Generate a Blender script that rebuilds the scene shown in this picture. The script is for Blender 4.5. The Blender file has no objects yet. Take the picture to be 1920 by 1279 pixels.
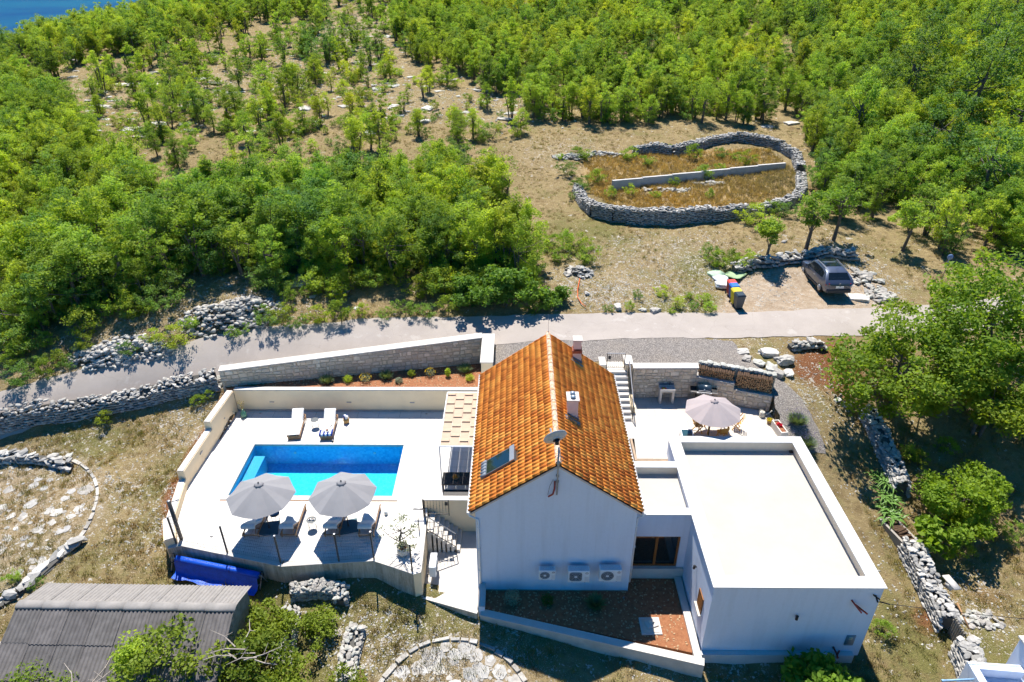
import bpy, bmesh, math, random
import numpy as np
from mathutils import Vector, Matrix, Euler
from mathutils.geometry import delaunay_2d_cdt
R = math.radians
random.seed(7); rng = np.random.default_rng(11)
S = bpy.context.scene
COL = S.collection
# ------------------------------------------------------------------ camera, sky, sun, exposure
CAM_H = 23.2; FPX = 1280.0; PITCH = R(30.2); YAW = R(0.387)
cd = bpy.data.cameras.new('camera'); cam = bpy.data.objects.new('camera', cd); COL.objects.link(cam)
cd.sensor_width = 36; cd.lens = 24; cd.clip_end = 20000; cd.clip_start = 0.5
cam.location = (0, 0, CAM_H); cam.rotation_euler = (math.pi / 2 - PITCH, 0, YAW)
S.camera = cam
SUN_EL = R(62); SUN_AZ = R(-11)          # azimuth measured from +Y towards +X
wd = bpy.data.worlds.new('World'); S.world = wd; wd.use_nodes = True
wn = wd.node_tree.nodes; wl = wd.node_tree.links
bg = wn['Background']; sky = wn.new('ShaderNodeTexSky'); sky.sky_type = 'NISHITA'
sky.sun_disc = False; sky.sun_elevation = SUN_EL; sky.sun_rotation = SUN_AZ
sky.altitude = 100; sky.air_density = 0.85; sky.dust_density = 0.25; sky.ozone_density = 4.0
hs_ = wn.new('ShaderNodeHueSaturation'); hs_.inputs['Saturation'].default_value = 2.1; wl.new(sky.outputs[0], hs_.inputs['Color']); wl.new(hs_.outputs[0], bg.inputs[0]); bg.inputs[1].default_value = 0.09
sd = bpy.data.lights.new('sun', 'SUN'); sd.energy = 5.0; sd.angle = R(0.53); sd.color = (1.0, 0.955, 0.88)
sun = bpy.data.objects.new('sun', sd); COL.objects.link(sun)
sv = Vector((math.sin(SUN_AZ) * math.cos(SUN_EL), math.cos(SUN_AZ) * math.cos(SUN_EL), math.sin(SUN_EL)))
sun.rotation_euler = sv.to_track_quat('Z', 'Y').to_euler(); sun.location = sv * 100
S.view_settings.view_transform = 'Standard'; S.view_settings.look = 'None'
S.view_settings.exposure = 0.82; S.view_settings.gamma = 1.0; S.view_settings.use_curve_mapping = False
S.render.engine = 'CYCLES'; S.render.resolution_x = 1024; S.render.resolution_y = 682
S.cycles.max_bounces = 5; S.cycles.diffuse_bounces = 3; S.cycles.glossy_bounces = 3; S.cycles.transmission_bounces = 4; S.cycles.transparent_max_bounces = 8; S.cycles.use_adaptive_sampling = True; S.cycles.adaptive_threshold = 0.03; S.cycles.caustics_reflective = False; S.cycles.caustics_refractive = False

# ------------------------------------------------------------------ survey helper: sight line of the photograph -> point in the place
_fw = np.array([-math.sin(YAW) * math.cos(PITCH), math.cos(YAW) * math.cos(PITCH), -math.sin(PITCH)])
_rt = np.array([math.cos(YAW), math.sin(YAW), 0.0]); _up = np.cross(_rt, _fw); _C = np.array([0, 0, CAM_H])
def sight(px, py): return _fw + _rt * (px - 960) / FPX - _up * (py - 639.5) / FPX
def at(px, py, z=None, Y=None, X=None):
    d = sight(px, py)
    t = (z - CAM_H) / d[2] if z is not None else (Y / d[1] if Y is not None else X / d[0])
    return _C + d * t

# ------------------------------------------------------------------ terrain height
def hill(X, Y):
    z = 3.8 + 0.10 * (Y - 52)
    z = z + 0.00035 * np.clip(X, 0, 90) * np.clip(Y - 60, 0, 120)
    cr = np.minimum(-69 + 0.26 * (Y - 112), -49)
    d = np.clip(cr - X, 0, None)
    z = z - 0.012 * d * d / (1 + d * 0.012) - 0.22 * d
    z = z + 0.5 * np.sin(X * .09 + 1) * np.sin(Y * .075) * np.clip((Y - 55) / 30, 0, 1)
    return np.maximum(z, -120)
CP = [(0,765,.9),(100,737,1.2),(233,703,1.6),(333,688,1.8),(500,665,2.1),(633,645,2.3),(800,628,2.5),(930,622,2.6),(1100,620,2.65),(1300,618,2.7),(1570,610,2.8),
 (1020,655,2.6),(1200,660,2.6),(1370,665,2.55),(1460,715,2.25),(1520,790,1.4),(1530,830,.9),(1430,660,2.5),(1520,690,2.2),(1560,760,1.3),(1580,850,.3),(1600,920,-.4),
 (1640,1000,-1.0),(1680,1100,-1.6),(1650,1200,-2.0),(1750,1240,-2.0),(1850,1150,-1.7),(1870,1000,-1.0),(1850,850,.2),(1900,700,1.8),(1700,800,.6),(1750,900,-.4),
 (1500,1279,-2.3),(1300,1275,-2.3),(1060,1240,-2.2),(900,1190,-1.95),(800,1140,-1.55),(700,1090,-1.1),(620,1100,-1.1),(500,1105,-1.1),(330,1090,-1.1),(300,1000,-.8),
 (250,900,-.6),(330,830,-.1),(400,750,.6),(280,762,.2),(130,790,-.1),(0,818,-.4),(100,840,-.45),(100,950,-.8),(150,1080,-1.1),(0,1200,-1.3),(300,1200,-1.4),(600,1200,-1.5),
 (600,1279,-1.7),(800,1279,-2.1),(100,690,1.8),(300,640,2.6),(500,620,2.9),(700,600,3.0),(900,590,2.9),(1100,575,3.15),(1300,575,3.0),(1350,540,3.0),(1480,570,2.95),
 (1560,540,3.1),(1600,500,3.4),(1540,462,4.1),(1400,470,3.9),(1250,480,3.6),(1100,480,3.7),(1700,560,3.0),(1800,500,3.5),(1950,590,3.0)]
_cw = [tuple(at(a, b, z=c)) for a, b, c in CP]
_cw += [(x, y, float(hill(np.array(float(x)), np.array(float(y))))) for y in (56, 66, 80) for x in range(-70, 71, 20)]
_cw += [(-45, 36, -.4), (-45, 24, -1.4), (-50, 48, 2.0), (45, 38, 3.2), (48, 24, .3), (40, 14, -1.8), (-38, 12, -1.8), (0, 8, -2.6), (20, 8, -2.6), (-20, 8, -2.2), (-60, -30, -5), (60, -30, -5), (0, -40, -5), (80, 10, 0), (-80, 10, -8), (-5, 27, .2), (5, 27, .2), (11, 22, -.6), (-12, 27, -.2), (2, 22, -1.4)]
_cw = np.array(_cw)
def _tps(r2): return np.where(r2 > 1e-9, r2 * np.log(np.maximum(r2, 1e-9)), 0) * .5
_n = len(_cw); _A = np.zeros((_n + 3, _n + 3)); _d = _cw[:, None, :2] - _cw[None, :, :2]
_A[:_n, :_n] = _tps((_d ** 2).sum(-1)) + np.eye(_n) * 2.0
_A[:_n, _n] = 1; _A[:_n, _n + 1:] = _cw[:, :2]; _A[_n, :_n] = 1; _A[_n + 1:, :_n] = _cw[:, :2].T
_w = np.linalg.solve(_A, np.concatenate([_cw[:, 2], np.zeros(3)]))
def smooth(a, b, x):
    t = np.clip((x - a) / (b - a), 0, 1); return t * t * (3 - 2 * t)
ROAD = [(-46,24.5),(-38,27.6),(-29.2,30.4),(-24.6,32.3),(-20.2,33.7),(-15.5,34.9),(-9,36.0),(-3,36.55),(4,36.75),(12,37.1),(20.5,37.6),(28,38.3),(40,40)]
ROADW = [3.0, 2.8, 2.5, 2.5, 2.6, 2.7, 2.8, 2.9, 2.7, 2.8, 2.9, 2.9, 3]
_rp = np.array(ROAD)
def road_dist(X, Y):
    best = np.full(np.shape(X), 1e9)
    for i in range(len(_rp) - 1):
        a = _rp[i]; b = _rp[i + 1]; ab = b - a; t = np.clip(((X - a[0]) * ab[0] + (Y - a[1]) * ab[1]) / (ab @ ab), 0, 1)
        best = np.minimum(best, np.hypot(X - a[0] - t * ab[0], Y - a[1] - t * ab[1]))
    return best
def gz(X, Y, fine=True):
    X = np.asarray(X, float); Y = np.asarray(Y, float); sh = np.broadcast(X, Y).shape
    x = np.broadcast_to(X, sh).ravel(); y = np.broadcast_to(Y, sh).ravel()
    z = np.full(x.shape, _w[_n])
    xc = np.clip(x, -80, 80); yc = np.clip(y, -40, 84)
    z = z + _w[_n + 1] * xc + _w[_n + 2] * yc
    for i in range(_n):
        z = z + _w[i] * _tps((xc - _cw[i, 0]) ** 2 + (yc - _cw[i, 1]) ** 2)
    k = smooth(50, 64, y) ; k = np.maximum(k, smooth(38, 60, np.abs(x)) * smooth(30, 50, y))
    z = z * (1 - k) + hill(x, y) * k
    if fine:
        rd = road_dist(x, y); a = np.clip((rd - 1.6) / 2.5, 0.02, 1)
        z = z + a * (.07 * np.sin(x * 1.3 + 2 * np.sin(y * .7)) * np.sin(y * 1.1 + 1.3 * np.sin(x * .8)) + .03 * np.sin(x * 3.1 + y) * np.sin(y * 2.7 - x * .6))
    return z.reshape(sh)
_gx0, _gy0, _gs = -42.0, 6.0, .2
_gg = gz(*np.meshgrid(np.arange(_gx0, 42.2, _gs), np.arange(_gy0, 72.2, _gs)))
def g1(x, y):
    u = (x - _gx0) / _gs; v = (y - _gy0) / _gs
    if not (0 <= u < _gg.shape[1] - 1 and 0 <= v < _gg.shape[0] - 1): return float(gz(np.array([x]), np.array([y]))[0])
    i = int(u); j = int(v); a = u - i; b = v - j
    return float((_gg[j, i] * (1 - a) + _gg[j, i + 1] * a) * (1 - b) + (_gg[j + 1, i] * (1 - a) + _gg[j + 1, i + 1] * a) * b)
def ground_many(pts):
    """sight lines hitting the terrain (vectorised march)"""
    D = np.array([sight(a, b) for a, b in pts]); n = len(D); t0 = np.full(n, 18.0); done = np.zeros(n, bool); t1 = np.full(n, 400.0)
    t = np.full(n, 18.0)
    for s in range(150):
        t = np.where(done, t, t * 1.022)
        P = _C + D * t[:, None]; h = P[:, 2] - gz(P[:, 0], P[:, 1], False)
        hit = (h < 0) & ~done; t1 = np.where(hit, t, t1); t0 = np.where(hit, t / 1.022, t0); done |= hit
        if done.all(): break
    for s in range(12):
        tm = (t0 + t1) / 2; P = _C + D * tm[:, None]; h = P[:, 2] - gz(P[:, 0], P[:, 1], False)
        t1 = np.where(h < 0, tm, t1); t0 = np.where(h < 0, t0, tm)
    P = _C + D * t1[:, None]; P[:, 2] = gz(P[:, 0], P[:, 1]); return P
def ground(px, py): return ground_many([(px, py)])[0]
def inpoly(X, Y, poly):
    X = np.asarray(X); Y = np.asarray(Y); c = np.zeros(X.shape, bool); n = len(poly)
    for i in range(n):
        x0, y0 = poly[i][:2]; x1, y1 = poly[(i + 1) % n][:2]
        if y0 == y1: continue
        c ^= ((y0 > Y) != (y1 > Y)) & (X < (x1 - x0) * (Y - y0) / (y1 - y0) + x0)
    return c

# ------------------------------------------------------------------ mesh and object helpers
class MB:
    def __init__(s): s.v = []; s.f = []; s.m = []
    def add(s, vs, fs, mi=0):
        o = len(s.v); s.v += [tuple(v) for v in vs]; s.f += [tuple(i + o for i in f) for f in fs]; s.m += [mi] * len(fs); return s
    def box(s, a, b, mi=0):
        x0, y0, z0 = a; x1, y1, z1 = b
        return s.add([(x0,y0,z0),(x1,y0,z0),(x1,y1,z0),(x0,y1,z0),(x0,y0,z1),(x1,y0,z1),(x1,y1,z1),(x0,y1,z1)],
              [(0,3,2,1),(4,5,6,7),(0,1,5,4),(1,2,6,5),(2,3,7,6),(3,0,4,7)], mi)
    def bbox(s, a, b, r=.02, mi=0):
        """box with chamfered vertical and top edges"""
        x0, y0, z0 = a; x1, y1, z1 = b
        def ring(i, z): return [(x0+i+r,y0+i,z),(x1-i-r,y0+i,z),(x1-i,y0+i+r,z),(x1-i,y1-i-r,z),(x1-i-r,y1-i,z),(x0+i+r,y1-i,z),(x0+i,y1-i-r,z),(x0+i,y0+i+r,z)]
        vs = ring(0, z0) + ring(0, z1 - r) + ring(r, z1); fs = [tuple(range(7, -1, -1)), tuple(range(16, 24))]
        for k in (0, 8):
            for i in range(8): j = (i + 1) % 8; fs.append((k+i, k+j, k+8+j, k+8+i))
        return s.add(vs, fs, mi)
    def obox(s, c, sz, rz=0, rx=0, ry=0, mi=0):
        m = Matrix.Translation(c) @ Euler((rx, ry, rz)).to_matrix().to_4x4(); hx, hy, hz = [q / 2 for q in sz]
        vs = [m @ Vector(q) for q in [(-hx,-hy,-hz),(hx,-hy,-hz),(hx,hy,-hz),(-hx,hy,-hz),(-hx,-hy,hz),(hx,-hy,hz),(hx,hy,hz),(-hx,hy,hz)]]
        return s.add(vs, [(0,3,2,1),(4,5,6,7),(0,1,5,4),(1,2,6,5),(2,3,7,6),(3,0,4,7)], mi)
    def bar(s, a, b, w, h, mi=0):
        """rectangular bar from a to b"""
        a = Vector(a); b = Vector(b); d = (b - a); L = d.length
        q = d.to_track_quat('X', 'Z').to_matrix().to_4x4(); m = Matrix.Translation((a + b) / 2) @ q
        vs = [m @ Vector((x * L / 2, y * w / 2, z * h / 2)) for x, y, z in [(-1,-1,-1),(1,-1,-1),(1,1,-1),(-1,1,-1),(-1,-1,1),(1,-1,1),(1,1,1),(-1,1,1)]]
        return s.add(vs, [(0,3,2,1),(4,5,6,7),(0,1,5,4),(1,2,6,5),(2,3,7,6),(3,0,4,7)], mi)
    def tube(s, pts, r, n=8, cap=True, mi=0):
        pts = [Vector(p) for p in pts]; k = len(pts); rr = r if isinstance(r, (list, tuple)) else [r] * k
        vs = []; ref = None
        for i, p in enumerate(pts):
            d = (pts[min(i + 1, k - 1)] - pts[max(i - 1, 0)]).normalized()
            if ref is None: ref = d.orthogonal().normalized()
            u = (ref - d * ref.dot(d)); u = u.normalized() if u.length > 1e-6 else d.orthogonal().normalized(); ref = u; w = d.cross(u)
            vs += [p + (u * math.cos(2*math.pi*j/n) + w * math.sin(2*math.pi*j/n)) * rr[i] for j in range(n)]
        fs = [(i*n+j, i*n+(j+1)%n, (i+1)*n+(j+1)%n, (i+1)*n+j) for i in range(k - 1) for j in range(n)]
        if cap: fs += [tuple(range(n - 1, -1, -1)), tuple(range((k - 1) * n, k * n))]
        return s.add(vs, fs, mi)
    def lathe(s, prof, c=(0, 0, 0), n=16, mi=0, cap=True):
        vs = [(c[0] + r * math.cos(2*math.pi*j/n), c[1] + r * math.sin(2*math.pi*j/n), c[2] + z) for r, z in prof for j in range(n)]; k = len(prof)
        fs = [(i*n+j, i*n+(j+1)%n, (i+1)*n+(j+1)%n, (i+1)*n+j) for i in range(k - 1) for j in range(n)]
        if cap: fs += [tuple(range(n - 1, -1, -1)), tuple(range((k - 1) * n, k * n))]
        return s.add(vs, fs, mi)
    def prism(s, poly, z0, z1, mi=0):
        """poly: list of (x, y); z0/z1 numbers or per-vertex lists"""
        n = len(poly); a = z0 if isinstance(z0, (list, tuple)) else [z0] * n; b = z1 if isinstance(z1, (list, tuple)) else [z1] * n
        ar = sum(poly[i][0]*poly[(i+1)%n][1] - poly[(i+1)%n][0]*poly[i][1] for i in range(n))
        if ar < 0: poly = poly[::-1]; a = a[::-1]; b = b[::-1]
        vs = [(p[0], p[1], a[i]) for i, p in enumerate(poly)] + [(p[0], p[1], b[i]) for i, p in enumerate(poly)]
        return s.add(vs, [tuple(range(n - 1, -1, -1)), tuple(range(n, 2 * n))] + [(i, (i+1) % n, n + (i+1) % n, n + i) for i in range(n)], mi)
    def mesh(s, name, mats, smooth=False):
        me = bpy.data.meshes.new(name); me.from_pydata(s.v, [], s.f)
        for m in (mats if isinstance(mats, (list, tuple)) else [mats]): me.materials.append(m)
        if any(s.m): me.polygons.foreach_set('material_index', s.m)
        if smooth: me.polygons.foreach_set('use_smooth', [True] * len(s.f))
        me.update(); return me
def link(name, me, parent=None, loc=None, rz=0):
    o = bpy.data.objects.new(name, me); COL.objects.link(o)
    if parent: o.parent = parent
    if loc is not None: o.location = loc
    if rz: o.rotation_euler[2] = rz
    return o
def part(name, mb, mats, parent=None, smooth=False, label=None, stuff=False):
    o = link(name, mb.mesh(name, mats, smooth), parent)
    if label: o['label'] = label
    if stuff: o['kind'] = 'stuff'
    return o
def tag(o, label, cat, group=None):
    o['label'] = label; o['category'] = cat
    if group: o['group'] = group
    return o
def thing(name, label, cat, loc=(0, 0, 0), rz=0, group=None):
    o = bpy.data.objects.new(name, None); COL.objects.link(o); o.location = loc; o.rotation_euler = (0, 0, rz); o.empty_display_size = .2
    return tag(o, label, cat, group)
def struct(name, mb_or_me, mats=None, smooth=False):
    me = mb_or_me.mesh(name, mats, smooth) if isinstance(mb_or_me, MB) else mb_or_me
    o = link(name, me); o['kind'] = 'structure'; return o
def copy_tree(o, parent=None):
    c = o.copy(); COL.objects.link(c); c.parent = parent
    for ch in list(o.children): copy_tree(ch, c)
    return c
def np_mesh(name, V, F, mats, smooth=False, attr=None, mi=None):
    """fast mesh from arrays; F is (n, k)"""
    me = bpy.data.meshes.new(name); V = np.asarray(V, np.float32); F = np.asarray(F, np.int32); n, k = F.shape
    me.vertices.add(len(V)); me.vertices.foreach_set('co', V.ravel())
    me.loops.add(n * k); me.loops.foreach_set('vertex_index', F.ravel())
    me.polygons.add(n); me.polygons.foreach_set('loop_start', np.arange(0, n * k, k, dtype=np.int32)); me.polygons.foreach_set('loop_total', np.full(n, k, np.int32))
    for m in (mats if isinstance(mats, (list, tuple)) else [mats]): me.materials.append(m)
    if mi is not None: me.polygons.foreach_set('material_index', np.asarray(mi, np.int32))
    if smooth: me.polygons.foreach_set('use_smooth', np.ones(n, bool))
    if attr:
        for an, av in attr.items():
            a = me.attributes.new(an, 'FLOAT', 'POINT'); a.data.foreach_set('value', np.asarray(av, np.float32))
    me.update(calc_edges=True); return me

# ------------------------------------------------------------------ materials
def _nodes(name):
    m = bpy.data.materials.new(name); m.use_nodes = True; nt = m.node_tree
    return m, nt, nt.nodes, nt.links, nt.nodes['Principled BSDF']
def mixc(nt, a, b, f, mode='MIX'):
    n = nt.nodes.new('ShaderNodeMix'); n.data_type = 'RGBA'; n.blend_type = mode
    for sock, v in ((n.inputs[0], f), (n.inputs[6], a), (n.inputs[7], b)):
        if hasattr(v, 'links') or hasattr(v, 'is_linked'): nt.links.new(v, sock)
        elif isinstance(v, (tuple, list)): sock.default_value = (*v[:3], 1)
        else: sock.default_value = v
    return n.outputs[2]
def math_n(nt, op, a, b=None, clamp=False):
    n = nt.nodes.new('ShaderNodeMath'); n.operation = op; n.use_clamp = clamp
    for i, v in enumerate((a, b)):
        if v is None: continue
        if isinstance(v, (int, float)): n.inputs[i].default_value = v
        else: nt.links.new(v, n.inputs[i])
    return n.outputs[0]
def noise_n(nt, scale, detail=4, rough=.55, vec=None, dist=0):
    n = nt.nodes.new('ShaderNodeTexNoise'); n.inputs['Scale'].default_value = scale; n.inputs['Detail'].default_value = detail
    n.inputs['Roughness'].default_value = rough; n.inputs['Distortion'].default_value = dist
    if vec is not None: nt.links.new(vec, n.inputs['Vector'])
    return n.outputs['Fac']
def ramp_n(nt, fac, lo, hi):
    n = nt.nodes.new('ShaderNodeMapRange'); n.inputs[1].default_value = lo; n.inputs[2].default_value = hi; n.clamp = True
    nt.links.new(fac, n.inputs[0]); return n.outputs[0]
def pos_n(nt): return nt.nodes.new('ShaderNodeNewGeometry').outputs['Position']
def obj_n(nt): return nt.nodes.new('ShaderNodeTexCoord').outputs['Object']
def bump_n(nt, bsdf, h, strength=.3, dist=.02):
    b = nt.nodes.new('ShaderNodeBump'); b.inputs['Strength'].default_value = strength; b.inputs['Distance'].default_value = dist
    nt.links.new(h, b.inputs['Height']); nt.links.new(b.outputs[0], bsdf.inputs['Normal'])
def M(name, col, rough=.8, var=.15, scale=3., bump=0., bscale=40., spec=.3, rnd=0., metal=0., col2=None, local=False):
    m, nt, N, L, P = _nodes(name)
    P.inputs['Roughness'].default_value = rough; P.inputs['Specular IOR Level'].default_value = spec; P.inputs['Metallic'].default_value = metal
    v = obj_n(nt) if local else pos_n(nt)
    c2 = col2 or tuple(min(1, c * (1 + var)) for c in col); c1 = col if col2 else tuple(c * (1 - var) for c in col)
    f = ramp_n(nt, noise_n(nt, scale, 6, .6, v), .3, .7); c = mixc(nt, c1, c2, f)
    if rnd:
        oi = N.new('ShaderNodeObjectInfo').outputs['Random']
        k = math_n(nt, 'ADD', math_n(nt, 'MULTIPLY', oi, 2 * rnd), 1 - rnd)
        cb = N.new('ShaderNodeCombineColor')
        for i in range(3): L.new(k, cb.inputs[i])
        c = mixc(nt, c, cb.outputs[0], 1.0, 'MULTIPLY')
    L.new(c, P.inputs['Base Color'])
    if bump: bump_n(nt, P, noise_n(nt, bscale, 5, .6, v), bump)
    return m
# ------------------------------------------------------------------ terrain sheet
def spans(a, b, st): return list(np.arange(a, b, st))
xs = np.array(spans(-900, -200, 50) + spans(-200, -110, 6) + spans(-110, -34, 1.6) + spans(-34, 30, .3) + spans(30, 110, 1.6) + spans(110, 200, 6) + spans(200, 901, 50))
ys = np.array(spans(-400, -60, 40) + spans(-60, 9, 3) + spans(9, 46, .3) + spans(46, 64, .45) + spans(64, 170, 1.4) + spans(170, 300, 5) + spans(300, 1001, 50))
GX, GY = np.meshgrid(xs, ys); GZ = gz(GX, GY)
HOUSE_FOOT = [(-15.7, 31.4), (-15.8, 25.5), (-15.0, 22.4), (-10.1, 21.0), (-6.1, 21.3), (-4.5, 20.7), (-3.6, 20.9), (-1.4, 20.0), (7.4, 17.5), (7.9, 18.1), (13.7, 18.1), (13.7, 26.4), (13.9, 30.8), (10.05, 32.1), (6.5, 32.4), (5.0, 32.4), (-1.4, 32.4), (-1.6, 35.2), (-16.7, 32.5)]
GZ = np.where(inpoly(GX, GY, HOUSE_FOOT), -3.2, GZ)
nx, ny = len(xs), len(ys)
idx = np.arange(nx * ny).reshape(ny, nx)
F = np.stack([idx[:-1, :-1].ravel(), idx[:-1, 1:].ravel(), idx[1:, 1:].ravel(), idx[1:, :-1].ravel()], 1)
def blob_field(bl):
    a = np.zeros(GX.shape); P = ground_many([(b[0], b[1]) for b in bl])
    for (px, py, r, s), p in zip(bl, P):
        q = np.exp(-(((GX - p[0]) ** 2 + (GY - p[1]) ** 2) / (r * r))) * s; a = np.maximum(a, q)
    return a
def poly_field(pix, soft=.5, poly=None):
    pw = [tuple(p[:2]) for p in ground_many(pix)] if poly is None else poly
    d = np.full(GX.shape, 1e9)
    for i in range(len(pw)):
        a = np.array(pw[i]); b = np.array(pw[(i + 1) % len(pw)]); ab = b - a
        t = np.clip(((GX - a[0]) * ab[0] + (GY - a[1]) * ab[1]) / (ab @ ab + 1e-9), 0, 1)
        d = np.minimum(d, np.hypot(GX - a[0] - t * ab[0], GY - a[1] - t * ab[1]))
    sd_ = np.where(inpoly(GX, GY, pw), d, -d); return np.clip(.5 + sd_ / (2 * soft), 0, 1)
z_floor = np.clip(1.3 - np.hypot(GX + 25.9, GY - 23.2) / 5.3, 0, 1) * 2; z_floor = np.maximum(z_floor, np.clip(1.3 - np.hypot(GX + 2.35, GY - 15.2) / 3.1, 0, 1) * 2)
z_dirt = poly_field([(1335,592),(1358,560),(1392,520),(1450,502),(1520,498),(1600,505),(1668,548),(1650,592),(1500,600)], .9)
z_red = np.maximum(poly_field([(1478,700),(1495,650),(1572,636),(1612,720),(1580,752),(1530,722)], 1.2), poly_field(None, .45, [(-16.3, 33.1), (-16.9, 32.2), (-17.4, 28.5), (-17.6, 25.5), (-16.6, 23.0), (-16.0, 23), (-16.0, 32)]))
z_red = np.maximum(z_red, blob_field([(1560, 690, 2.2, .8), (1680, 900, 1.5, .35), (1740, 1165, .9, .7), (1850, 1120, 1.5, .4)]))
z_stone = blob_field([(120,870,3.5,.35),(370,800,1.8,.8),(330,770,1.6,.6),(250,930,3,.5),(280,1000,2,.45),(900,1260,3.2,.8),(720,1240,2.,.8),(660,1200,1.5,.7),(830,1170,2.5,.35),
   (1150,540,3,.9),(1250,560,4,.7),(1280,480,4,.75),(1180,480,3,.6),(1080,520,2,.9),(1120,560,2,.8),(420,590,4,.9),(480,570,3,.9),(250,640,3,.8),(150,670,3,.6),(1400,540,3,.6),(1600,520,3,.75),(1640,560,2,.8),(1560,480,3,.6),
   (1400,640,1.2,.7),(1540,740,2,.6),(1850,1150,1.5,.7),(1820,1180,1,.6),(650,60,9,.9),(700,40,8,.9),(660,120,8,.7),(820,60,8,.5),(520,140,9,.55),(200,170,7,.5),(400,150,6,.6),(1000,80,9,.4),(1180,150,10,.45),(800,190,6,.45),(950,200,6,.5),(1060,290,4,.6),(1260,370,3,.5),(1300,1265,2.5,.5),(1480,1275,2,.4)])
z_green = blob_field([(150,840,2.5,.5),(300,900,2.,.4),(330,960,2,.55),(450,1110,3,.75),(330,1110,2,.6),(830,1130,2.5,.7),(760,1110,2,.5),(1680,1190,2.5,.75),(1720,1060,2,.3),(1550,1270,3,.7),(1870,1230,2.5,.6),(500,1250,5,.9),(620,1200,2,.7),(1340,500,3,.8),(1300,570,4,.6),(1080,440,4,.6),(60,1060,2.5,.5),(1150,380,3,.7),(1440,650,2,.5)])
z_red2 = poly_field([(1090,290),(1200,285),(1300,280),(1440,275),(1490,320),(1495,370),(1400,392),(1160,395),(1105,360),(1085,330)], 1.0)
z_dirt = np.maximum(z_dirt, np.clip(z_floor, 0, .42)); z_stone = np.maximum(z_stone, np.clip(z_floor, 0, .55))
zone = np.stack([z_dirt, z_red, z_stone, np.ones_like(z_red)], -1); zone2 = np.stack([z_green, z_red2, np.zeros_like(z_red), np.ones_like(z_red)], -1)

gm, nt, N, L, P = _nodes('hillside_ground'); ps = pos_n(nt)
za = N.new('ShaderNodeVertexColor'); za.layer_name = 'zone'; zb = N.new('ShaderNodeVertexColor'); zb.layer_name = 'zone2'
sa = N.new('ShaderNodeSeparateColor'); L.new(za.outputs[0], sa.inputs[0]); sb_ = N.new('ShaderNodeSeparateColor'); L.new(zb.outputs[0], sb_.inputs[0])
n1 = noise_n(nt, .35, 6, .62, ps); n2 = noise_n(nt, 2.6, 7, .68, ps); n3 = noise_n(nt, 17, 5, .7, ps); n4 = noise_n(nt, .9, 5, .6, ps, .6)
dry = mixc(nt, (.175, .125, .058), (.34, .26, .13), ramp_n(nt, n2, .30, .68))
dry = mixc(nt, dry, (.38, .29, .17), ramp_n(nt, n3, .55, .74))
dry = mixc(nt, dry, (.14, .09, .042), math_n(nt, 'MULTIPLY', ramp_n(nt, n4, .54, .72), .7))
grn = mixc(nt, (.075, .08, .02), (.19, .185, .055), ramp_n(nt, n3, .3, .7))
gf = math_n(nt, 'ADD', math_n(nt, 'MULTIPLY', n1, .9), math_n(nt, 'ADD', math_n(nt, 'MULTIPLY', n2, .8), math_n(nt, 'MULTIPLY', sb_.outputs[0], .42)))
c = mixc(nt, dry, grn, math_n(nt, 'MULTIPLY', ramp_n(nt, gf, .86, 1.16), .8))
c = mixc(nt, c, mixc(nt, (.30, .20, .085), (.44, .32, .16), n3), math_n(nt, 'MULTIPLY', ramp_n(nt, math_n(nt, 'ADD', sb_.outputs[1], math_n(nt, 'MULTIPLY', n2, .9)), .85, 1.25), .85))
red = mixc(nt, (.13, .045, .018), (.26, .12, .055), ramp_n(nt, n3, .35, .65))
c = mixc(nt, c, red, ramp_n(nt, math_n(nt, 'ADD', sa.outputs[1], math_n(nt, 'MULTIPLY', n2, .9)), .72, 1.15))
dirt = mixc(nt, (.30, .215, .135), (.47, .375, .28), ramp_n(nt, n2, .3, .7)); dirt = mixc(nt, dirt, (.22, .165, .10), math_n(nt, 'MULTIPLY', ramp_n(nt, n3, .52, .75), .6))
c = mixc(nt, c, dirt, ramp_n(nt, math_n(nt, 'ADD', sa.outputs[0], math_n(nt, 'MULTIPLY', n2, .8)), .72, 1.05))
# limestone chips and small outcrops
vo = N.new('ShaderNodeTexVoronoi'); vo.inputs['Scale'].default_value = 4.2; vo.inputs['Randomness'].default_value = 1
wv = N.new('ShaderNodeVectorMath'); wv.operation = 'ADD'; L.new(ps, wv.inputs[0])
nz = N.new('ShaderNodeTexNoise'); nz.inputs['Scale'].default_value = 5; L.new(ps, nz.inputs['Vector']); L.new(nz.outputs['Color'], wv.inputs[1]); L.new(wv.outputs[0], vo.inputs['Vector'])
sepc = N.new('ShaderNodeSeparateColor'); L.new(vo.outputs['Color'], sepc.inputs[0])
has = math_n(nt, 'GREATER_THAN', math_n(nt, 'ADD', math_n(nt, 'MULTIPLY', sa.outputs[2], .62), math_n(nt, 'ADD', .0, math_n(nt, 'MULTIPLY', n1, .06))), sepc.outputs[0])
sz = math_n(nt, 'LESS_THAN', vo.outputs['Distance'], math_n(nt, 'MULTIPLY', sepc.outputs[1], .62))
st = mixc(nt, (.33, .30, .255), (.58, .53, .46), ramp_n(nt, n3, .25, .75))
c = mixc(nt, c, st, math_n(nt, 'MULTIPLY', has, sz))
vo2 = N.new('ShaderNodeTexVoronoi'); vo2.inputs['Scale'].default_value = 13; L.new(wv.outputs[0], vo2.inputs['Vector'])
s2 = N.new('ShaderNodeSeparateColor'); L.new(vo2.outputs['Color'], s2.inputs[0])
h2 = math_n(nt, 'GREATER_THAN', math_n(nt, 'ADD', math_n(nt, 'MULTIPLY', sa.outputs[2], .6), math_n(nt, 'MULTIPLY', ramp_n(nt, n4, .35, .75), .10)), s2.outputs[0])
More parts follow.
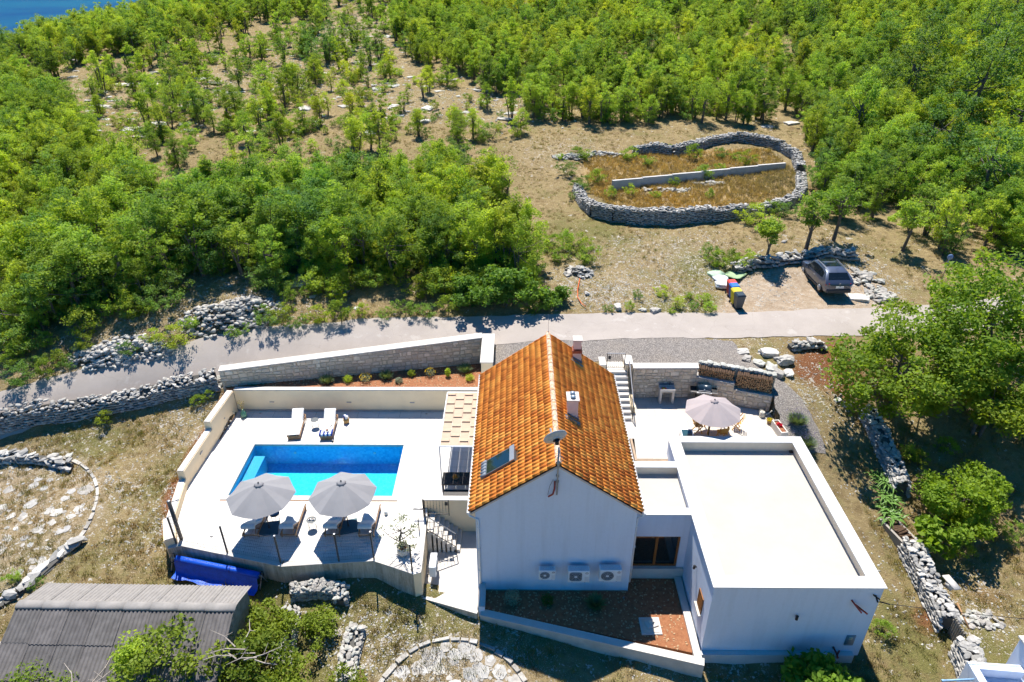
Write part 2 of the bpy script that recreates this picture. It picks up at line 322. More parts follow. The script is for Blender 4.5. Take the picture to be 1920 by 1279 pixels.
c = mixc(nt, c, (.50, .43, .34), math_n(nt, 'MULTIPLY', h2, math_n(nt, 'LESS_THAN', vo2.outputs['Distance'], .38)))
L.new(c, P.inputs['Base Color']); P.inputs['Roughness'].default_value = .95; P.inputs['Specular IOR Level'].default_value = .1
bump_n(nt, P, math_n(nt, 'ADD', n3, math_n(nt, 'MULTIPLY', n2, 1.5)), .9, .09)
gme = np_mesh('ground', np.stack([GX.ravel(), GY.ravel(), GZ.ravel()], 1), F, gm, True)
for nm, arr in (('zone', zone), ('zone2', zone2)):
    a = gme.color_attributes.new(nm, 'FLOAT_COLOR', 'POINT'); a.data.foreach_set('color', arr.reshape(-1, 4).astype(np.float32).ravel())
struct('ground', gme)

# ------------------------------------------------------------------ draped sheets: road, gravel drive
def drape(name, poly, mat, lift, step=.5, jit=.0, fine=False):
    rr = random.Random(3); out = []
    for i in range(len(poly)):
        a = Vector(poly[i][:2]); b = Vector(poly[(i + 1) % len(poly)][:2]); n = max(1, int((b - a).length / step)); nn = Vector((-(b - a).y, (b - a).x)).normalized()
        for k in range(n): out.append(a.lerp(b, k / n) + nn * (rr.uniform(-jit, jit)))
    x = [p.x for p in out]; y = [p.y for p in out]; pts = list(out); n = len(out)
    gx, gy = np.meshgrid(np.arange(min(x), max(x), step), np.arange(min(y), max(y), step)); ins = inpoly(gx, gy, [(p.x, p.y) for p in out])
    pts += [Vector((float(a), float(b))) for a, b in zip(gx[ins], gy[ins])]
    r = delaunay_2d_cdt(pts, [(i, (i + 1) % n) for i in range(n)], [], 1, 1e-4)
    vx = np.array([p.x for p in r[0]]); vy = np.array([p.y for p in r[0]])
    return struct(name, np_mesh(name, np.stack([vx, vy, gz(vx, vy, True) + lift], 1), np.array([f for f in r[2] if len(f) == 3]), mat, True))
ro, nt, N, L, P = _nodes('worn_asphalt'); ps = pos_n(nt)
a1 = noise_n(nt, .5, 6, .65, ps); a2 = noise_n(nt, 3, 6, .7, ps); a3 = noise_n(nt, 45, 4, .7, ps)
c = mixc(nt, (.33, .285, .248), (.385, .335, .295), ramp_n(nt, a1, .35, .68)); c = mixc(nt, c, (.40, .355, .305), math_n(nt, 'MULTIPLY', ramp_n(nt, a2, .6, .72), .7)); c = mixc(nt, c, (.17, .15, .135), math_n(nt, 'MULTIPLY', ramp_n(nt, a3, .5, .8), .6)); mpr = N.new('ShaderNodeMapping'); mpr.inputs['Rotation'].default_value = (0, 0, -.08); mpr.inputs['Scale'].default_value = (.10, 1.6, 1); L.new(ps, mpr.inputs[0]); trk = noise_n(nt, 1.3, 5, .6, mpr.outputs[0]); c = mixc(nt, c, (.20, .178, .16), math_n(nt, 'MULTIPLY', ramp_n(nt, trk, .55, .75), .10)); c = mixc(nt, c, (.44, .40, .36), math_n(nt, 'MULTIPLY', ramp_n(nt, noise_n(nt, .9, 5, .7, ps), .60, .66), .55))
vc = N.new('ShaderNodeTexVoronoi'); vc.feature = 'DISTANCE_TO_EDGE'; vc.inputs['Scale'].default_value = .35
wv = N.new('ShaderNodeVectorMath'); wv.operation = 'ADD'; nz = N.new('ShaderNodeTexNoise'); nz.inputs['Scale'].default_value = 1.2; L.new(ps, nz.inputs['Vector']); L.new(ps, wv.inputs[0]); L.new(nz.outputs['Color'], wv.inputs[1]); L.new(wv.outputs[0], vc.inputs['Vector'])
c = mixc(nt, c, (.10, .088, .078), math_n(nt, 'MULTIPLY', math_n(nt, 'LESS_THAN', vc.outputs['Distance'], .004), .16))
L.new(c, P.inputs['Base Color']); P.inputs['Roughness'].default_value = .9; bump_n(nt, P, a3, .4, .01)
def offset(pts, w, sgn):
    o = []
    for i, p in enumerate(pts):
        a = Vector(pts[max(i - 1, 0)]); b = Vector(pts[min(i + 1, len(pts) - 1)]); d = (b - a).normalized(); n = Vector((-d.y, d.x)); q = Vector(p) + n * sgn * w[i] / 2; o.append((q.x, q.y))
    return o
drape('road', offset(ROAD, ROADW, 1) + offset(ROAD, ROADW, -1)[::-1], ro, .035, .5, .07)
gr, nt, N, L, P = _nodes('crushed_gravel'); ps = pos_n(nt)
b1 = noise_n(nt, .7, 5, .6, ps); b3 = noise_n(nt, 26, 3, .8, ps)
vg = N.new('ShaderNodeTexVoronoi'); vg.inputs['Scale'].default_value = 19; L.new(ps, vg.inputs['Vector']); sg = N.new('ShaderNodeSeparateColor'); L.new(vg.outputs['Color'], sg.inputs[0])
c = mixc(nt, (.16, .14, .125), (.36, .32, .285), sg.outputs[0]); c = mixc(nt, c, (.33, .28, .23), math_n(nt, 'MULTIPLY', ramp_n(nt, b1, .45, .7), .6)); c = mixc(nt, c, (.09, .08, .07), math_n(nt, 'MULTIPLY', ramp_n(nt, vg.outputs['Distance'], .35, .7), .7))
L.new(c, P.inputs['Base Color']); P.inputs['Roughness'].default_value = .95; bump_n(nt, P, vg.outputs['Distance'], .8, .03)
GRAVEL = [tuple(p[:2]) for p in ground_many([(1370, 640), (1395, 662), (1425, 690), (1465, 712), (1502, 748), (1530, 800), (1548, 850), (1512, 850)])]
GRAVEL = [(-1.3, 35.3), (4, 35.5), (10, 35.75)] + GRAVEL + [(13.9, 28.0), (13.9, 30.6), (10.0, 31.9), (6.9, 31.9), (6.6, 33.3), (4.4, 33.4), (-1.2, 31.2)]
drape('gravel_drive', GRAVEL, gr, .018, .4, .12)
# sea far below the hillside
sm, nt, N, L, P = _nodes('sea_water'); ps = pos_n(nt)
s1 = noise_n(nt, .004, 5, .6, ps); c = mixc(nt, (.004, .045, .13), (.008, .085, .15), ramp_n(nt, s1, .35, .65)); L.new(c, P.inputs['Base Color']); P.inputs['Roughness'].default_value = .5; P.inputs['Specular IOR Level'].default_value = .03; bump_n(nt, P, noise_n(nt, .12, 4, .7, ps), .5, 2)
struct('sea', MB().add([(-9000, -3000, -90), (9000, -3000, -90), (9000, 14000, -90), (-9000, 14000, -90)], [(0, 1, 2, 3)]), sm)

# ------------------------------------------------------------------ foliage
def leaf_mat(name, c1, c2, c3, rnd=.35, trans=.38):
    m, nt, N, L, P = _nodes(name); oi = N.new('ShaderNodeObjectInfo').outputs['Random']
    at_ = N.new('ShaderNodeAttribute'); at_.attribute_name = 'tint'
    c = mixc(nt, c1, c2, at_.outputs['Fac']); c = mixc(nt, c, c3, math_n(nt, 'MULTIPLY', oi, .75))
    k = math_n(nt, 'ADD', math_n(nt, 'MULTIPLY', math_n(nt, 'FRACT', math_n(nt, 'MULTIPLY', oi, 7.31)), rnd), 1 - rnd * .55)
    cb = N.new('ShaderNodeCombineColor'); [L.new(k, cb.inputs[i]) for i in range(3)]; c = mixc(nt, c, cb.outputs[0], 1.0, 'MULTIPLY')
    pz = noise_n(nt, .055, 3, .5, pos_n(nt)); c = mixc(nt, c, mixc(nt, c, (.72, .84, 1.05), 1.0, 'MULTIPLY'), ramp_n(nt, pz, .52, .68)); c = mixc(nt, c, mixc(nt, c, (1.25, 1.1, .8), 1.0, 'MULTIPLY'), ramp_n(nt, pz, .46, .34))
    P.inputs['Roughness'].default_value = .62; P.inputs['Specular IOR Level'].default_value = .22
    L.new(c, P.inputs['Base Color']); t = N.new('ShaderNodeBsdfTranslucent'); L.new(mixc(nt, c, (1.35, 1.25, .5), 1.0, 'MULTIPLY'), t.inputs[0])
    mx = N.new('ShaderNodeMixShader'); mx.inputs[0].default_value = trans; L.new(P.outputs[0], mx.inputs[1]); L.new(t.outputs[0], mx.inputs[2]); L.new(mx.outputs[0], N['Material Output'].inputs[0])
    return m
LEAF = leaf_mat('oak_leaves', (.125, .25, .028), (.35, .49, .06), (.34, .46, .07), .55, .5)
LEAF2 = leaf_mat('ash_leaves', (.17, .30, .028), (.41, .54, .06), (.44, .51, .065), .5, .52)
LEAFD = leaf_mat('dark_leaves', (.07, .16, .034), (.19, .33, .065), (.22, .34, .065), .45, .46)
LEAFF = leaf_mat('broad_leaves', (.09, .19, .018), (.24, .38, .04), (.20, .32, .035), .1, .5)
LEAFG = leaf_mat('grey_leaves', (.17, .20, .13), (.34, .37, .27), (.26, .30, .20), .2, .25)
LEAFL = leaf_mat('lavender_leaves', (.09, .145, .065), (.20, .27, .13), (.17, .24, .12), .2, .3)
BARK = M('bark', (.13, .105, .085), .9, .3, 6, .5, 20)
DEAD = M('grey_dead_wood', (.36, .31, .26), .9, .25, 6)
def leaves(C, size, rg, up=1.0, aspect=.6):
    """diamond leaves at centres C"""
    n = len(C); d = rg.normal(size=(n, 3)); d[:, 2] *= .6; d /= np.linalg.norm(d, axis=1)[:, None]
    w = rg.normal(size=(n, 3)); w[:, 2] += up; nn = np.cross(d, w); nn /= np.linalg.norm(nn, axis=1)[:, None] + 1e-9
    s = (size * rg.uniform(.65, 1.35, n))[:, None]
    V = np.stack([C - d * s * .5, C + nn * s * aspect * .5, C + d * s * .5, C - nn * s * aspect * .5], 1).reshape(-1, 3)
    return V, np.arange(n * 4).reshape(n, 4)
def crown_points(rg, h, cr, z0, ncl, nlf, csize=.55, low=1.0, lop=.35):
    """leaf centres in clumps through an uneven crown; returns centres and clump centres"""
    cen = []; ph = rg.uniform(0, 6.28, 4)
    while len(cen) < ncl:
        q = rg.normal(size=3); q /= np.linalg.norm(q); r = rg.uniform(.25, 1) ** .55
        a = math.atan2(q[1], q[0]); lob = 1 + lop * math.sin(2 * a + ph[0]) * .6 + lop * math.sin(3 * a + ph[1]) * .6
        zz = z0 + (h - z0) * (.5 + .5 * q[2] * r); tz = (zz - z0) / (h - z0)
        rad = cr * lob * (1 - .22 * max(0, tz - .6) * 2.5 * low) * (.8 + .2 * min(1, tz * 2.2))
        cen.append((q[0] * r * rad, q[1] * r * rad, zz))
    cen = np.array(cen); ci = rg.integers(0, ncl, nlf); cs = csize * rg.uniform(.6, 1.35, ncl)
    o = rg.normal(size=(nlf, 3)); o /= np.linalg.norm(o, axis=1)[:, None]; o *= (rg.uniform(0, 1, nlf) ** .45)[:, None]; o[:, 2] *= .62
    return cen[ci] + o * cs[ci][:, None], cen, ci
def tree_meshes(name, seed, h=5., cr=1.7, z0=1.3, ncl=34, nlf=3600, lsize=.17, csize=.55, mat=None, stems=1, lop=.35):
    rg = np.random.default_rng(seed); C, cen, ci = crown_points(rg, h, cr, z0, ncl, nlf, csize, lop=lop)
    V, Fq = leaves(C, lsize, rg); tn = np.clip(rg.uniform(0, 1, ncl)[ci] * .6 + rg.uniform(0, .4, len(C)), 0, 1)
    cm = np_mesh(name + '_crown', V, Fq, mat or LEAF, False, {'tint': np.repeat(tn, 4)})
    mb = MB(); order = np.argsort(rg.uniform(size=ncl))
    for s in range(stems):
        b = np.array([rg.uniform(-.25, .25), rg.uniform(-.25, .25), -.25]) * (1 if stems > 1 else .3); b[2] = -.25
        top = np.array([b[0] * 3 + rg.uniform(-.3, .3) * cr * .4, b[1] * 3 + rg.uniform(-.3, .3) * cr * .4, z0 + (h - z0) * .55]); r0 = .035 * h / stems ** .5
        mid = (b + top) / 2 + np.array([rg.uniform(-.15, .15), rg.uniform(-.15, .15), 0]); mb.tube([b, mid, top], [r0, r0 * .7, r0 * .3], 6, False)
        for k in order[s::stems][:10 if stems == 1 else 5]:
            f = rg.uniform(.35, .95); st = mid + (top - mid) * f if f > .5 else b + (mid - b) * (f + .5); e = cen[k]; m2 = (st + e) / 2 + np.array([0, 0, -.1])
            mb.tube([st, m2, e], [r0 * .35, r0 * .22, r0 * .08], 4, False)
    return cm, mb.mesh(name + '_trunk', BARK)
OAK = [tree_meshes('oak', 100 + i, 5., random.uniform(1.4, 2.0), .25 + .25 * (i % 2), 54 + 8 * i, 4600, .13, .36 + .03 * i, LEAF, 1 + i % 3, .55) for i in range(6)]
ASH = [tree_meshes('ash', 200 + i, 5.2, random.uniform(.95, 1.5), .3 + .2 * (i % 3), 40 + 8 * i, 3700, .135, .34 + .03 * i, LEAF2, 1 + i % 3, .65) for i in range(6)]
DRK = [tree_meshes('holm_oak', 300 + i, 5., random.uniform(1.6, 2.1), .2, 70, 4800, .125, .40, LEAFD, 2, .5) for i in range(3)]
BSH = [tree_meshes('shrub', 400 + i, 1.5, random.uniform(.8, 1.1), .02, 28, 1700, .095, .28, [LEAF, LEAF2, LEAFD][i % 3], 3) for i in range(6)]
KIND = {}
for v_ in OAK: KIND[v_[0].name] = 'olive green'
for v_ in ASH: KIND[v_[0].name] = 'yellow green'
for v_ in DRK: KIND[v_[0].name] = 'dark green'
def gbush(name): return name
def put_tree(variant, p, sc, label, cat='tree', group=None, name='tree', rz=None, szx=None):
    cm, tm = variant; o = thing(name, label, cat, (p[0], p[1], p[2] - .03), rz if rz is not None else random.uniform(0, 6.28), group)
    o.scale = (sc * (szx or random.uniform(.8, 1.2)), sc * (szx or random.uniform(.8, 1.2)), sc)
    link('crown' if name != 'shrub' else 'foliage', cm, o); link('trunk' if name != 'shrub' else 'stem', tm, o); return o
# zones of wood on the slope, given by the ground outline of each stand
ZN = {
 'left':  ([(-60,180),(0,165),(120,200),(175,270),(280,320),(295,375),(245,435),(240,490),(330,520),(330,585),(260,615),(170,640),(60,665),(-60,700)], 1.75, 'the left thicket', [OAK, OAK, ASH, DRK], (.45, 1.1)),
 'mid':   ([(372,405),(470,390),(560,355),(690,375),(745,335),(850,340),(945,380),(950,420),(905,450),(985,490),(1000,545),(940,575),(800,585),(700,590),(610,575),(540,585),(500,545),(400,520),(310,520),(300,490),(360,440)], 1.62, 'the middle thicket', [OAK, ASH, OAK, DRK, ASH], (.45, 1.05)),
 'top':   ([(-20,95),(140,60),(290,20),(420,-6),(620,-8),(600,40),(500,60),(400,75),(300,95),(190,110),(110,150),(0,190)], 2.3, 'the crest below the sea', [OAK, OAK, ASH, DRK], (.4, .9)),
 'open':  ([(130,225),(200,120),(330,100),(480,80),(600,45),(640,-6),(740,-6),(720,90),(760,130),(960,210),(990,270),(860,290),(740,270),(690,325),(560,300),(470,335),(365,345),(300,370),(290,275)], 3.9, 'the dry open grass slope', [OAK, ASH, OAK], (.3, .8)),
 'rtop':  ([(745,-8),(1240,-8),(1400,-8),(1480,120),(1500,235),(1400,235),(1290,230),(1170,235),(1000,228),(960,190),(800,130),(730,90)], 2.3, 'the slope above the enclosure', [ASH, ASH, OAK], (.4, .9)),
 'right': ([(1410,-8),(1960,-8),(2050,480),(1900,500),(1720,470),(1670,400),(1600,425),(1530,400),(1525,300),(1500,245),(1490,110)], 2.1, 'the wood right of the enclosure', [OAK, ASH, OAK, ASH, DRK], (.5, 1.15)),
}
cand = []
for zi, (zn, (pix, sep, lab, vs, sr)) in enumerate(ZN.items()):
    pw = [tuple(p[:2]) for p in ground_many(pix)]; x = [p[0] for p in pw]; y = [p[1] for p in pw]; rg = np.random.default_rng(50 + zi)
    n = int((max(x) - min(x)) * (max(y) - min(y)) / (sep * sep) * 6); q = np.stack([rg.uniform(min(x), max(x), n), rg.uniform(min(y), max(y), n)], 1)
    q = q[inpoly(q[:, 0], q[:, 1], pw)]; q = q[(q[:, 1] < 215) & (road_dist(q[:, 0], q[:, 1]) > 5.4)]; cell = {}
    for a in q:
        s2 = sep * .7 * (1 + max(0, a[1] - 70) * .004) * rg.uniform(.7, 1.5); fld = .5 + .5 * math.sin(a[0] * .33 + 1.7 * math.sin(a[1] * .21 + zi)) * math.sin(a[1] * .27 + 1.3 * math.sin(a[0] * .19)); k = (int(a[0] // s2), int(a[1] // s2))
        if any((a[0] - b[0]) ** 2 + (a[1] - b[1]) ** 2 < s2 * s2 for i in (-1, 0, 1, -2, 2) for j in (-1, 0, 1, -2, 2) for b in cell.get((k[0] + i, k[1] + j), [])): continue
        
        if rg.random() > (.3 + .5 * fld if zn == 'mid' else .05 + .5 * fld if zn == 'open' else .12 + .62 * fld): continue
        cell.setdefault(k, []).append(a); cand.append((zn, a[0], a[1]))
# woods go on beyond the frame
rg = np.random.default_rng(9)
for k in range(900):
    a = (rg.uniform(-150, 190), rg.uniform(25, 290)); u = a[0] / max(a[1], 1)
    if (a[1] > 190 or abs(u) > .95) and road_dist(np.array(a[0]), np.array(a[1])) > 4 and not (a[0] > 0 and a[1] < 36): cand.append(('beyond', *a))
cx = np.array([c[1] for c in cand]); cy = np.array([c[2] for c in cand]); czz = gz(cx, cy)
order = np.argsort([(1e6 if c[0] == 'beyond' else 0) + math.hypot(c[1], c[2]) for c in cand])
far = []; near = []
for k, i in enumerate(order):
    zn, x, y = cand[i]
    (near if k < 285 and zn != 'beyond' else far).append((zn, x, y, czz[i]))
far = [f[1:] for f in far]; zb_ = {}
for zn in ZN:
    q = np.array([n_[1:3] for n_ in near if n_[0] == zn])
    if len(q): zb_[zn] = (np.quantile(q[:, 0], [.2, .4, .6, .8]), np.quantile(q[:, 1], [.33, .67]))
for zn, x, y, z in near:
    pix, sep, lab, vs, sr = ZN[zn]; v = random.choice(random.choice(vs)); sc = random.uniform(*sr); e = zb_[zn]
    size = ('small', 'middling', 'tall')[min(2, int(3 * (sc - sr[0]) / (sr[1] - sr[0])))]; cx5 = ('far left', 'left', 'middle', 'right', 'far right')[int(np.searchsorted(e[0], x))]; row = ('front', 'middle', 'back')[int(np.searchsorted(e[1], y))]
    sz_ = random.uniform(1.1, 1.5) if zn == 'open' else None
    lb = '%s %s tree, %s row, %s of %s' % (size, KIND[v[0].name], row, cx5, lab); put_tree(v, (x, y, z), sc, lb, 'tree', 'trees in ' + lab, szx=sz_)
for k, (px_, py_, sc) in enumerate([(1600, 275, 1.5), (1690, 215, 1.9), (1790, 250, 2.1), (1860, 190, 2.0), (1905, 300, 1.7), (1730, 140, 1.8), (1835, 120, 1.9), (1645, 125, 1.5), (1520, 70, 1.5), (1900, 80, 2.0), (1745, 330, 1.6), (1850, 400, 1.6)]):
    put_tree(DRK[k % 3] if k % 4 else OAK[k % 6], ground(px_, py_), sc, 'large dark round tree standing above the right wood, %s from the left' % ['fourth', 'sixth', 'eighth', 'tenth', 'twelfth', 'seventh', 'ninth', 'third', 'first', 'eleventh', 'second', 'fifth'][k], 'tree', 'large dark trees in the right wood')
def gn_scatter(name, pts, scale, sources, rot=None, label=None, cat=None, tilt=0):
    """uncountable ground cover: one object that instances a few meshes on points"""
    coll = bpy.data.collections.new(name + '_kinds')
    for i, me in enumerate(sources): o = bpy.data.objects.new('%s_kind_%02d' % (name, i), me); coll.objects.link(o)
    n = len(pts); me = bpy.data.meshes.new(name); me.vertices.add(n); me.vertices.foreach_set('co', np.asarray(pts, np.float32).ravel())
    rg = np.random.default_rng(n); a = me.attributes.new('turn', 'FLOAT_VECTOR', 'POINT'); rv = np.stack([rg.uniform(-tilt, tilt, n), rg.uniform(-tilt, tilt, n), rg.uniform(0, 6.28, n)], 1) if rot is None else rot
    a.data.foreach_set('vector', rv.astype(np.float32).ravel()); a = me.attributes.new('size', 'FLOAT', 'POINT'); a.data.foreach_set('value', np.asarray(scale, np.float32))
    a = me.attributes.new('pick', 'INT', 'POINT'); a.data.foreach_set('value', rg.integers(0, len(sources), n).astype(np.int32))
    o = link(name, me); o['kind'] = 'stuff'
    if label: tag(o, label, cat)
    ng = bpy.data.node_groups.new(name, 'GeometryNodeTree'); ng.interface.new_socket('Geometry', in_out='INPUT', socket_type='NodeSocketGeometry'); ng.interface.new_socket('Geometry', in_out='OUTPUT', socket_type='NodeSocketGeometry')
    N = ng.nodes; L = ng.links; gi = N.new('NodeGroupInput'); go = N.new('NodeGroupOutput'); ip = N.new('GeometryNodeInstanceOnPoints'); ci = N.new('GeometryNodeCollectionInfo')
    ci.inputs['Collection'].default_value = coll; ci.inputs['Separate Children'].default_value = True; ci.inputs['Reset Children'].default_value = True; ip.inputs['Pick Instance'].default_value = True
    def na(nm, ty): q = N.new('GeometryNodeInputNamedAttribute'); q.data_type = ty; q.inputs['Name'].default_value = nm; return q.outputs[0]
    er = N.new('FunctionNodeEulerToRotation'); L.new(na('turn', 'FLOAT_VECTOR'), er.inputs[0])
    L.new(gi.outputs[0], ip.inputs['Points']); L.new(ci.outputs[0], ip.inputs['Instance']); L.new(na('pick', 'INT'), ip.inputs['Instance Index']); L.new(er.outputs[0], ip.inputs['Rotation']); L.new(na('size', 'FLOAT'), ip.inputs['Scale'])
    L.new(ip.outputs[0], go.inputs[0]); md = o.modifiers.new('scatter', 'NODES'); md.node_group = ng; return o
def joined(cm, tm):
    bm = bmesh.new(); bm.from_mesh(cm); k = len(bm.faces); bm.from_mesh(tm); bm.faces.ensure_lookup_table()
    for f in bm.faces[k:]: f.material_index = 1
    me = bpy.data.meshes.new(cm.name + '_whole'); bm.to_mesh(me); bm.free(); me.materials.append(cm.materials[0]); me.materials.append(BARK); return me
FARK = [joined(*v) for v in OAK[:4] + ASH[:5] + DRK[:1]]
gn_scatter('far_woodland', far, np.random.default_rng(4).uniform(.35, .95, len(far)), FARK, None, 'green woodland covering the far hillside below the sea', 'woodland')
rgu = np.random.default_rng(77); und = []
for zn, m_ in (('left', 520), ('mid', 620), ('right', 520), ('rtop', 420), ('top', 260), ('open', 300)):
    pw = [tuple(p[:2]) for p in ground_many(ZN[zn][0])]; x = [p[0] for p in pw]; y = [p[1] for p in pw]; q = np.stack([rgu.uniform(min(x), max(x), m_ * 3), rgu.uniform(min(y), max(y), m_ * 3)], 1); q = q[inpoly(q[:, 0], q[:, 1], pw)]; q = q[road_dist(q[:, 0], q[:, 1]) > 3.3][:m_]; und.append(np.column_stack([q, gz(q[:, 0], q[:, 1])]))
und = np.concatenate(und); gn_scatter('undergrowth', und, rgu.uniform(.45, 1.25, len(und)), [joined(*v) for v in BSH], None, 'low leafy undergrowth filling the gaps under the trees', 'undergrowth')
print('TREES', len(cand), 'far', len(far))
# ------------------------------------------------------------------ building materials
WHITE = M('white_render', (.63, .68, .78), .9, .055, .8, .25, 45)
def streaked(name, col, dirt, amt, sc=(1.6, 1.6, .12), lo=.48, hi=.72, rough=.9, ns=1.3):
    m, nt, N, L, P = _nodes(name); ps = pos_n(nt); mp = N.new('ShaderNodeMapping'); mp.inputs['Scale'].default_value = sc; L.new(ps, mp.inputs[0])
    f = math_n(nt, 'MULTIPLY', ramp_n(nt, noise_n(nt, ns, 6, .65, mp.outputs[0]), lo, hi), amt); c = mixc(nt, col, dirt, f); f2 = math_n(nt, 'MULTIPLY', ramp_n(nt, noise_n(nt, 7, 6, .7, ps), .45, .8), amt * .5); c = mixc(nt, c, dirt, f2)
    L.new(c, P.inputs['Base Color']); P.inputs['Roughness'].default_value = rough; P.inputs['Specular IOR Level'].default_value = .25; bump_n(nt, P, noise_n(nt, 55, 4, .6, ps), .2, .01); return m
WHITE = streaked('white_render_wall', (.65, .70, .80), (.44, .46, .50), .30)  # white walls; blue of their shaded faces is mixed into the colour
CREAM = M('cream_render', (.88, .70, .455), .9, .05, 1.5, .2, 60)
ROOFW = streaked('flat_roof_screed', (.43, .405, .365), (.34, .30, .25), .24, (.5, .5, .5), .45, .68, .85, 1.0)
STONEW = M('pale_limestone_slab', (.56, .52, .465), .8, .08, 4, .15, 40)
PAVE = M('pale_paving', (.54, .50, .45), .75, .06, 2.5, .1, 30)
CONC = M('weathered_concrete', (.33, .295, .255), .92, .25, 1.6, .3, 30)
SOIL = M('red_soil', (.21, .078, .034), .95, .3, 6, .8, 25, col2=(.34, .15, .07))
WOODB = M('brown_timber', (.22, .085, .022), .5, .25, 9)
TEAK = M('teak', (.34, .19, .09), .6, .2, 12)
PINE = M('orange_pine', (.58, .28, .05), .5, .15, 10)
STEEL = M('grey_steel', (.32, .32, .33), .4, .08, 5, metal=.6)
BLACK = M('black_metal', (.02, .02, .022), .5, .1)
IRON = M('wrought_iron', (.055, .048, .042), .6, .2, 20)
POST = M('fence_post_grey', (.075, .068, .062), .55, .15, 8)
WHITEP = M('white_plastic', (.72, .73, .74), .45, .04)
GREYP = M('grey_plastic', (.22, .235, .25), .5, .06)
REDC = M('red_conduit', (.34, .05, .035), .6, .1)
BRICK = M('red_brick', (.28, .10, .06), .9, .25, 14)
FABRIC = M('pale_cushion', (.74, .715, .67), .95, .04, 8, .2, 80)
GLASSD, nt, N, L, P = _nodes('dark_window_glass'); P.inputs['Base Color'].default_value = (.012, .018, .02, 1); P.inputs['Roughness'].default_value = .04; P.inputs['Specular IOR Level'].default_value = .8
TILE, nt, N, L, P = _nodes('clay_roof_tile'); oi = N.new('ShaderNodeObjectInfo').outputs['Random']; ta = N.new('ShaderNodeAttribute'); ta.attribute_name = 'tint'
tt = math_n(nt, 'FRACT', math_n(nt, 'ADD', math_n(nt, 'MULTIPLY', oi, 3.7), ta.outputs['Fac']))
cr_ = N.new('ShaderNodeValToRGB'); L.new(tt, cr_.inputs[0]); e = cr_.color_ramp.elements; e[0].color = (.50, .135, .022, 1); e[1].color = (.86, .385, .075, 1); q = e.new(.25); q.color = (.68, .215, .034, 1); q = e.new(.6); q.color = (.79, .285, .046, 1)
nn = noise_n(nt, 14, 5, .7, pos_n(nt)); c = mixc(nt, cr_.outputs[0], (.46, .15, .022), math_n(nt, 'MULTIPLY', ramp_n(nt, nn, .5, .75), .45)); L.new(c, P.inputs['Base Color']); P.inputs['Roughness'].default_value = .85; P.inputs['Specular IOR Level'].default_value = .25
RIDGEM = M('mortared_ridge_tile', (.40, .17, .05), .9, .2, 9, .4, 30, col2=(.62, .52, .42))
SHEET = M('roof_underlay', (.10, .05, .025), .9)

# ------------------------------------------------------------------ main house
HX0, HX1, HY0, HY1, HB, EZ, RX, RZ = -1.65, 5.0, 20.69, 31.0, -1.75, 3.13, 1.675, 5.52
house = thing('main_house', 'white gabled house with orange clay tile roof beside the pool', 'house', (RX, HY0, HB))
def hpart(*a, **k):
    o = part(*a, **k); o.matrix_parent_inverse = Matrix.Translation((-RX, -HY0, -HB)) if o.parent == house else o.matrix_parent_inverse; return o
w = MB(); gp = [(HX0, HB), (HX1, HB), (HX1, EZ), (RX, RZ), (HX0, EZ)]
w.add([(x, HY0, z) for x, z in gp] + [(x, HY1, z) for x, z in gp], [(0, 1, 2, 3, 4), (9, 8, 7, 6, 5), (1, 0, 5, 6), (2, 1, 6, 7), (0, 4, 9, 5), (3, 2, 7, 8), (4, 3, 8, 9)])
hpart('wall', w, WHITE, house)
w = MB().box((HX0 - .02, HY0 - .03, HB), (HX1 + .01, HY0, HB + .12)); hpart('plinth_strip', w, CONC, house)
SL = (RZ - EZ) / (RX - HX0); AL = math.atan(SL); OV = 3.52; RT = RZ + .075
r = MB()
for s in (-1, 1):
    a = (RX, RT); b = (RX + s * OV, RT - SL * OV); q = [(RX, HY0 - .05, a[1]), (b[0], HY0 - .05, b[1]), (b[0], HY1 + .05, b[1]), (RX, HY1 + .05, a[1])]
    r.add(q + [(x, y, z - .06) for x, y, z in q], [(0, 1, 2, 3) if s > 0 else (3, 2, 1, 0), (7, 6, 5, 4) if s > 0 else (4, 5, 6, 7), (0, 4, 5, 1), (1, 5, 6, 2), (2, 6, 7, 3)])
roof = hpart('roof', r, SHEET, house)
for s in (-1, 1):
    v = MB().bar((RX, HY0 - .045, RT - .09), (RX + s * (OV - .02), HY0 - .045, RT - .09 - SL * (OV - .02)), .05, .07); o = part('verge_mortar', v, M('verge_mortar_%d' % s, (.62, .52, .44), .9), roof)
    o.matrix_parent_inverse = Matrix.Identity(4)
prof = [(0, .004), (.066, 0), (.082, .014), (.103, .048), (.142, .066), (.178, .05), (.203, .014), (.225, .006)]; TLEN = .405
tv = [(0, a, b + .012) for a, b in prof] + [(TLEN, a, b + .042) for a, b in prof] + [(TLEN, a, b + .02) for a, b in prof]
tf = [(i, i + 8, i + 9, i + 1) for i in range(7)] + [(i + 8, i + 16, i + 17, i + 9) for i in range(7)]
tme = np_mesh('tile', tv, np.array(tf), TILE, False, {'tint': np.zeros(24)})
NC = 12; LS = OV / math.cos(AL); GA = (LS - .05) / NC; NR = 46; TW = (HY1 - HY0 + .08) / NR; TV = np.array(tv) * np.array([1, TW / .225, 1]); tw_s = TW / .225
stV = []; stF = []; stT = []; nb = 0; rt_ = random.Random(5)
CHIM = [(2.29, 24.5, .48, .62), (2.95, 30.0, .46, .46)]
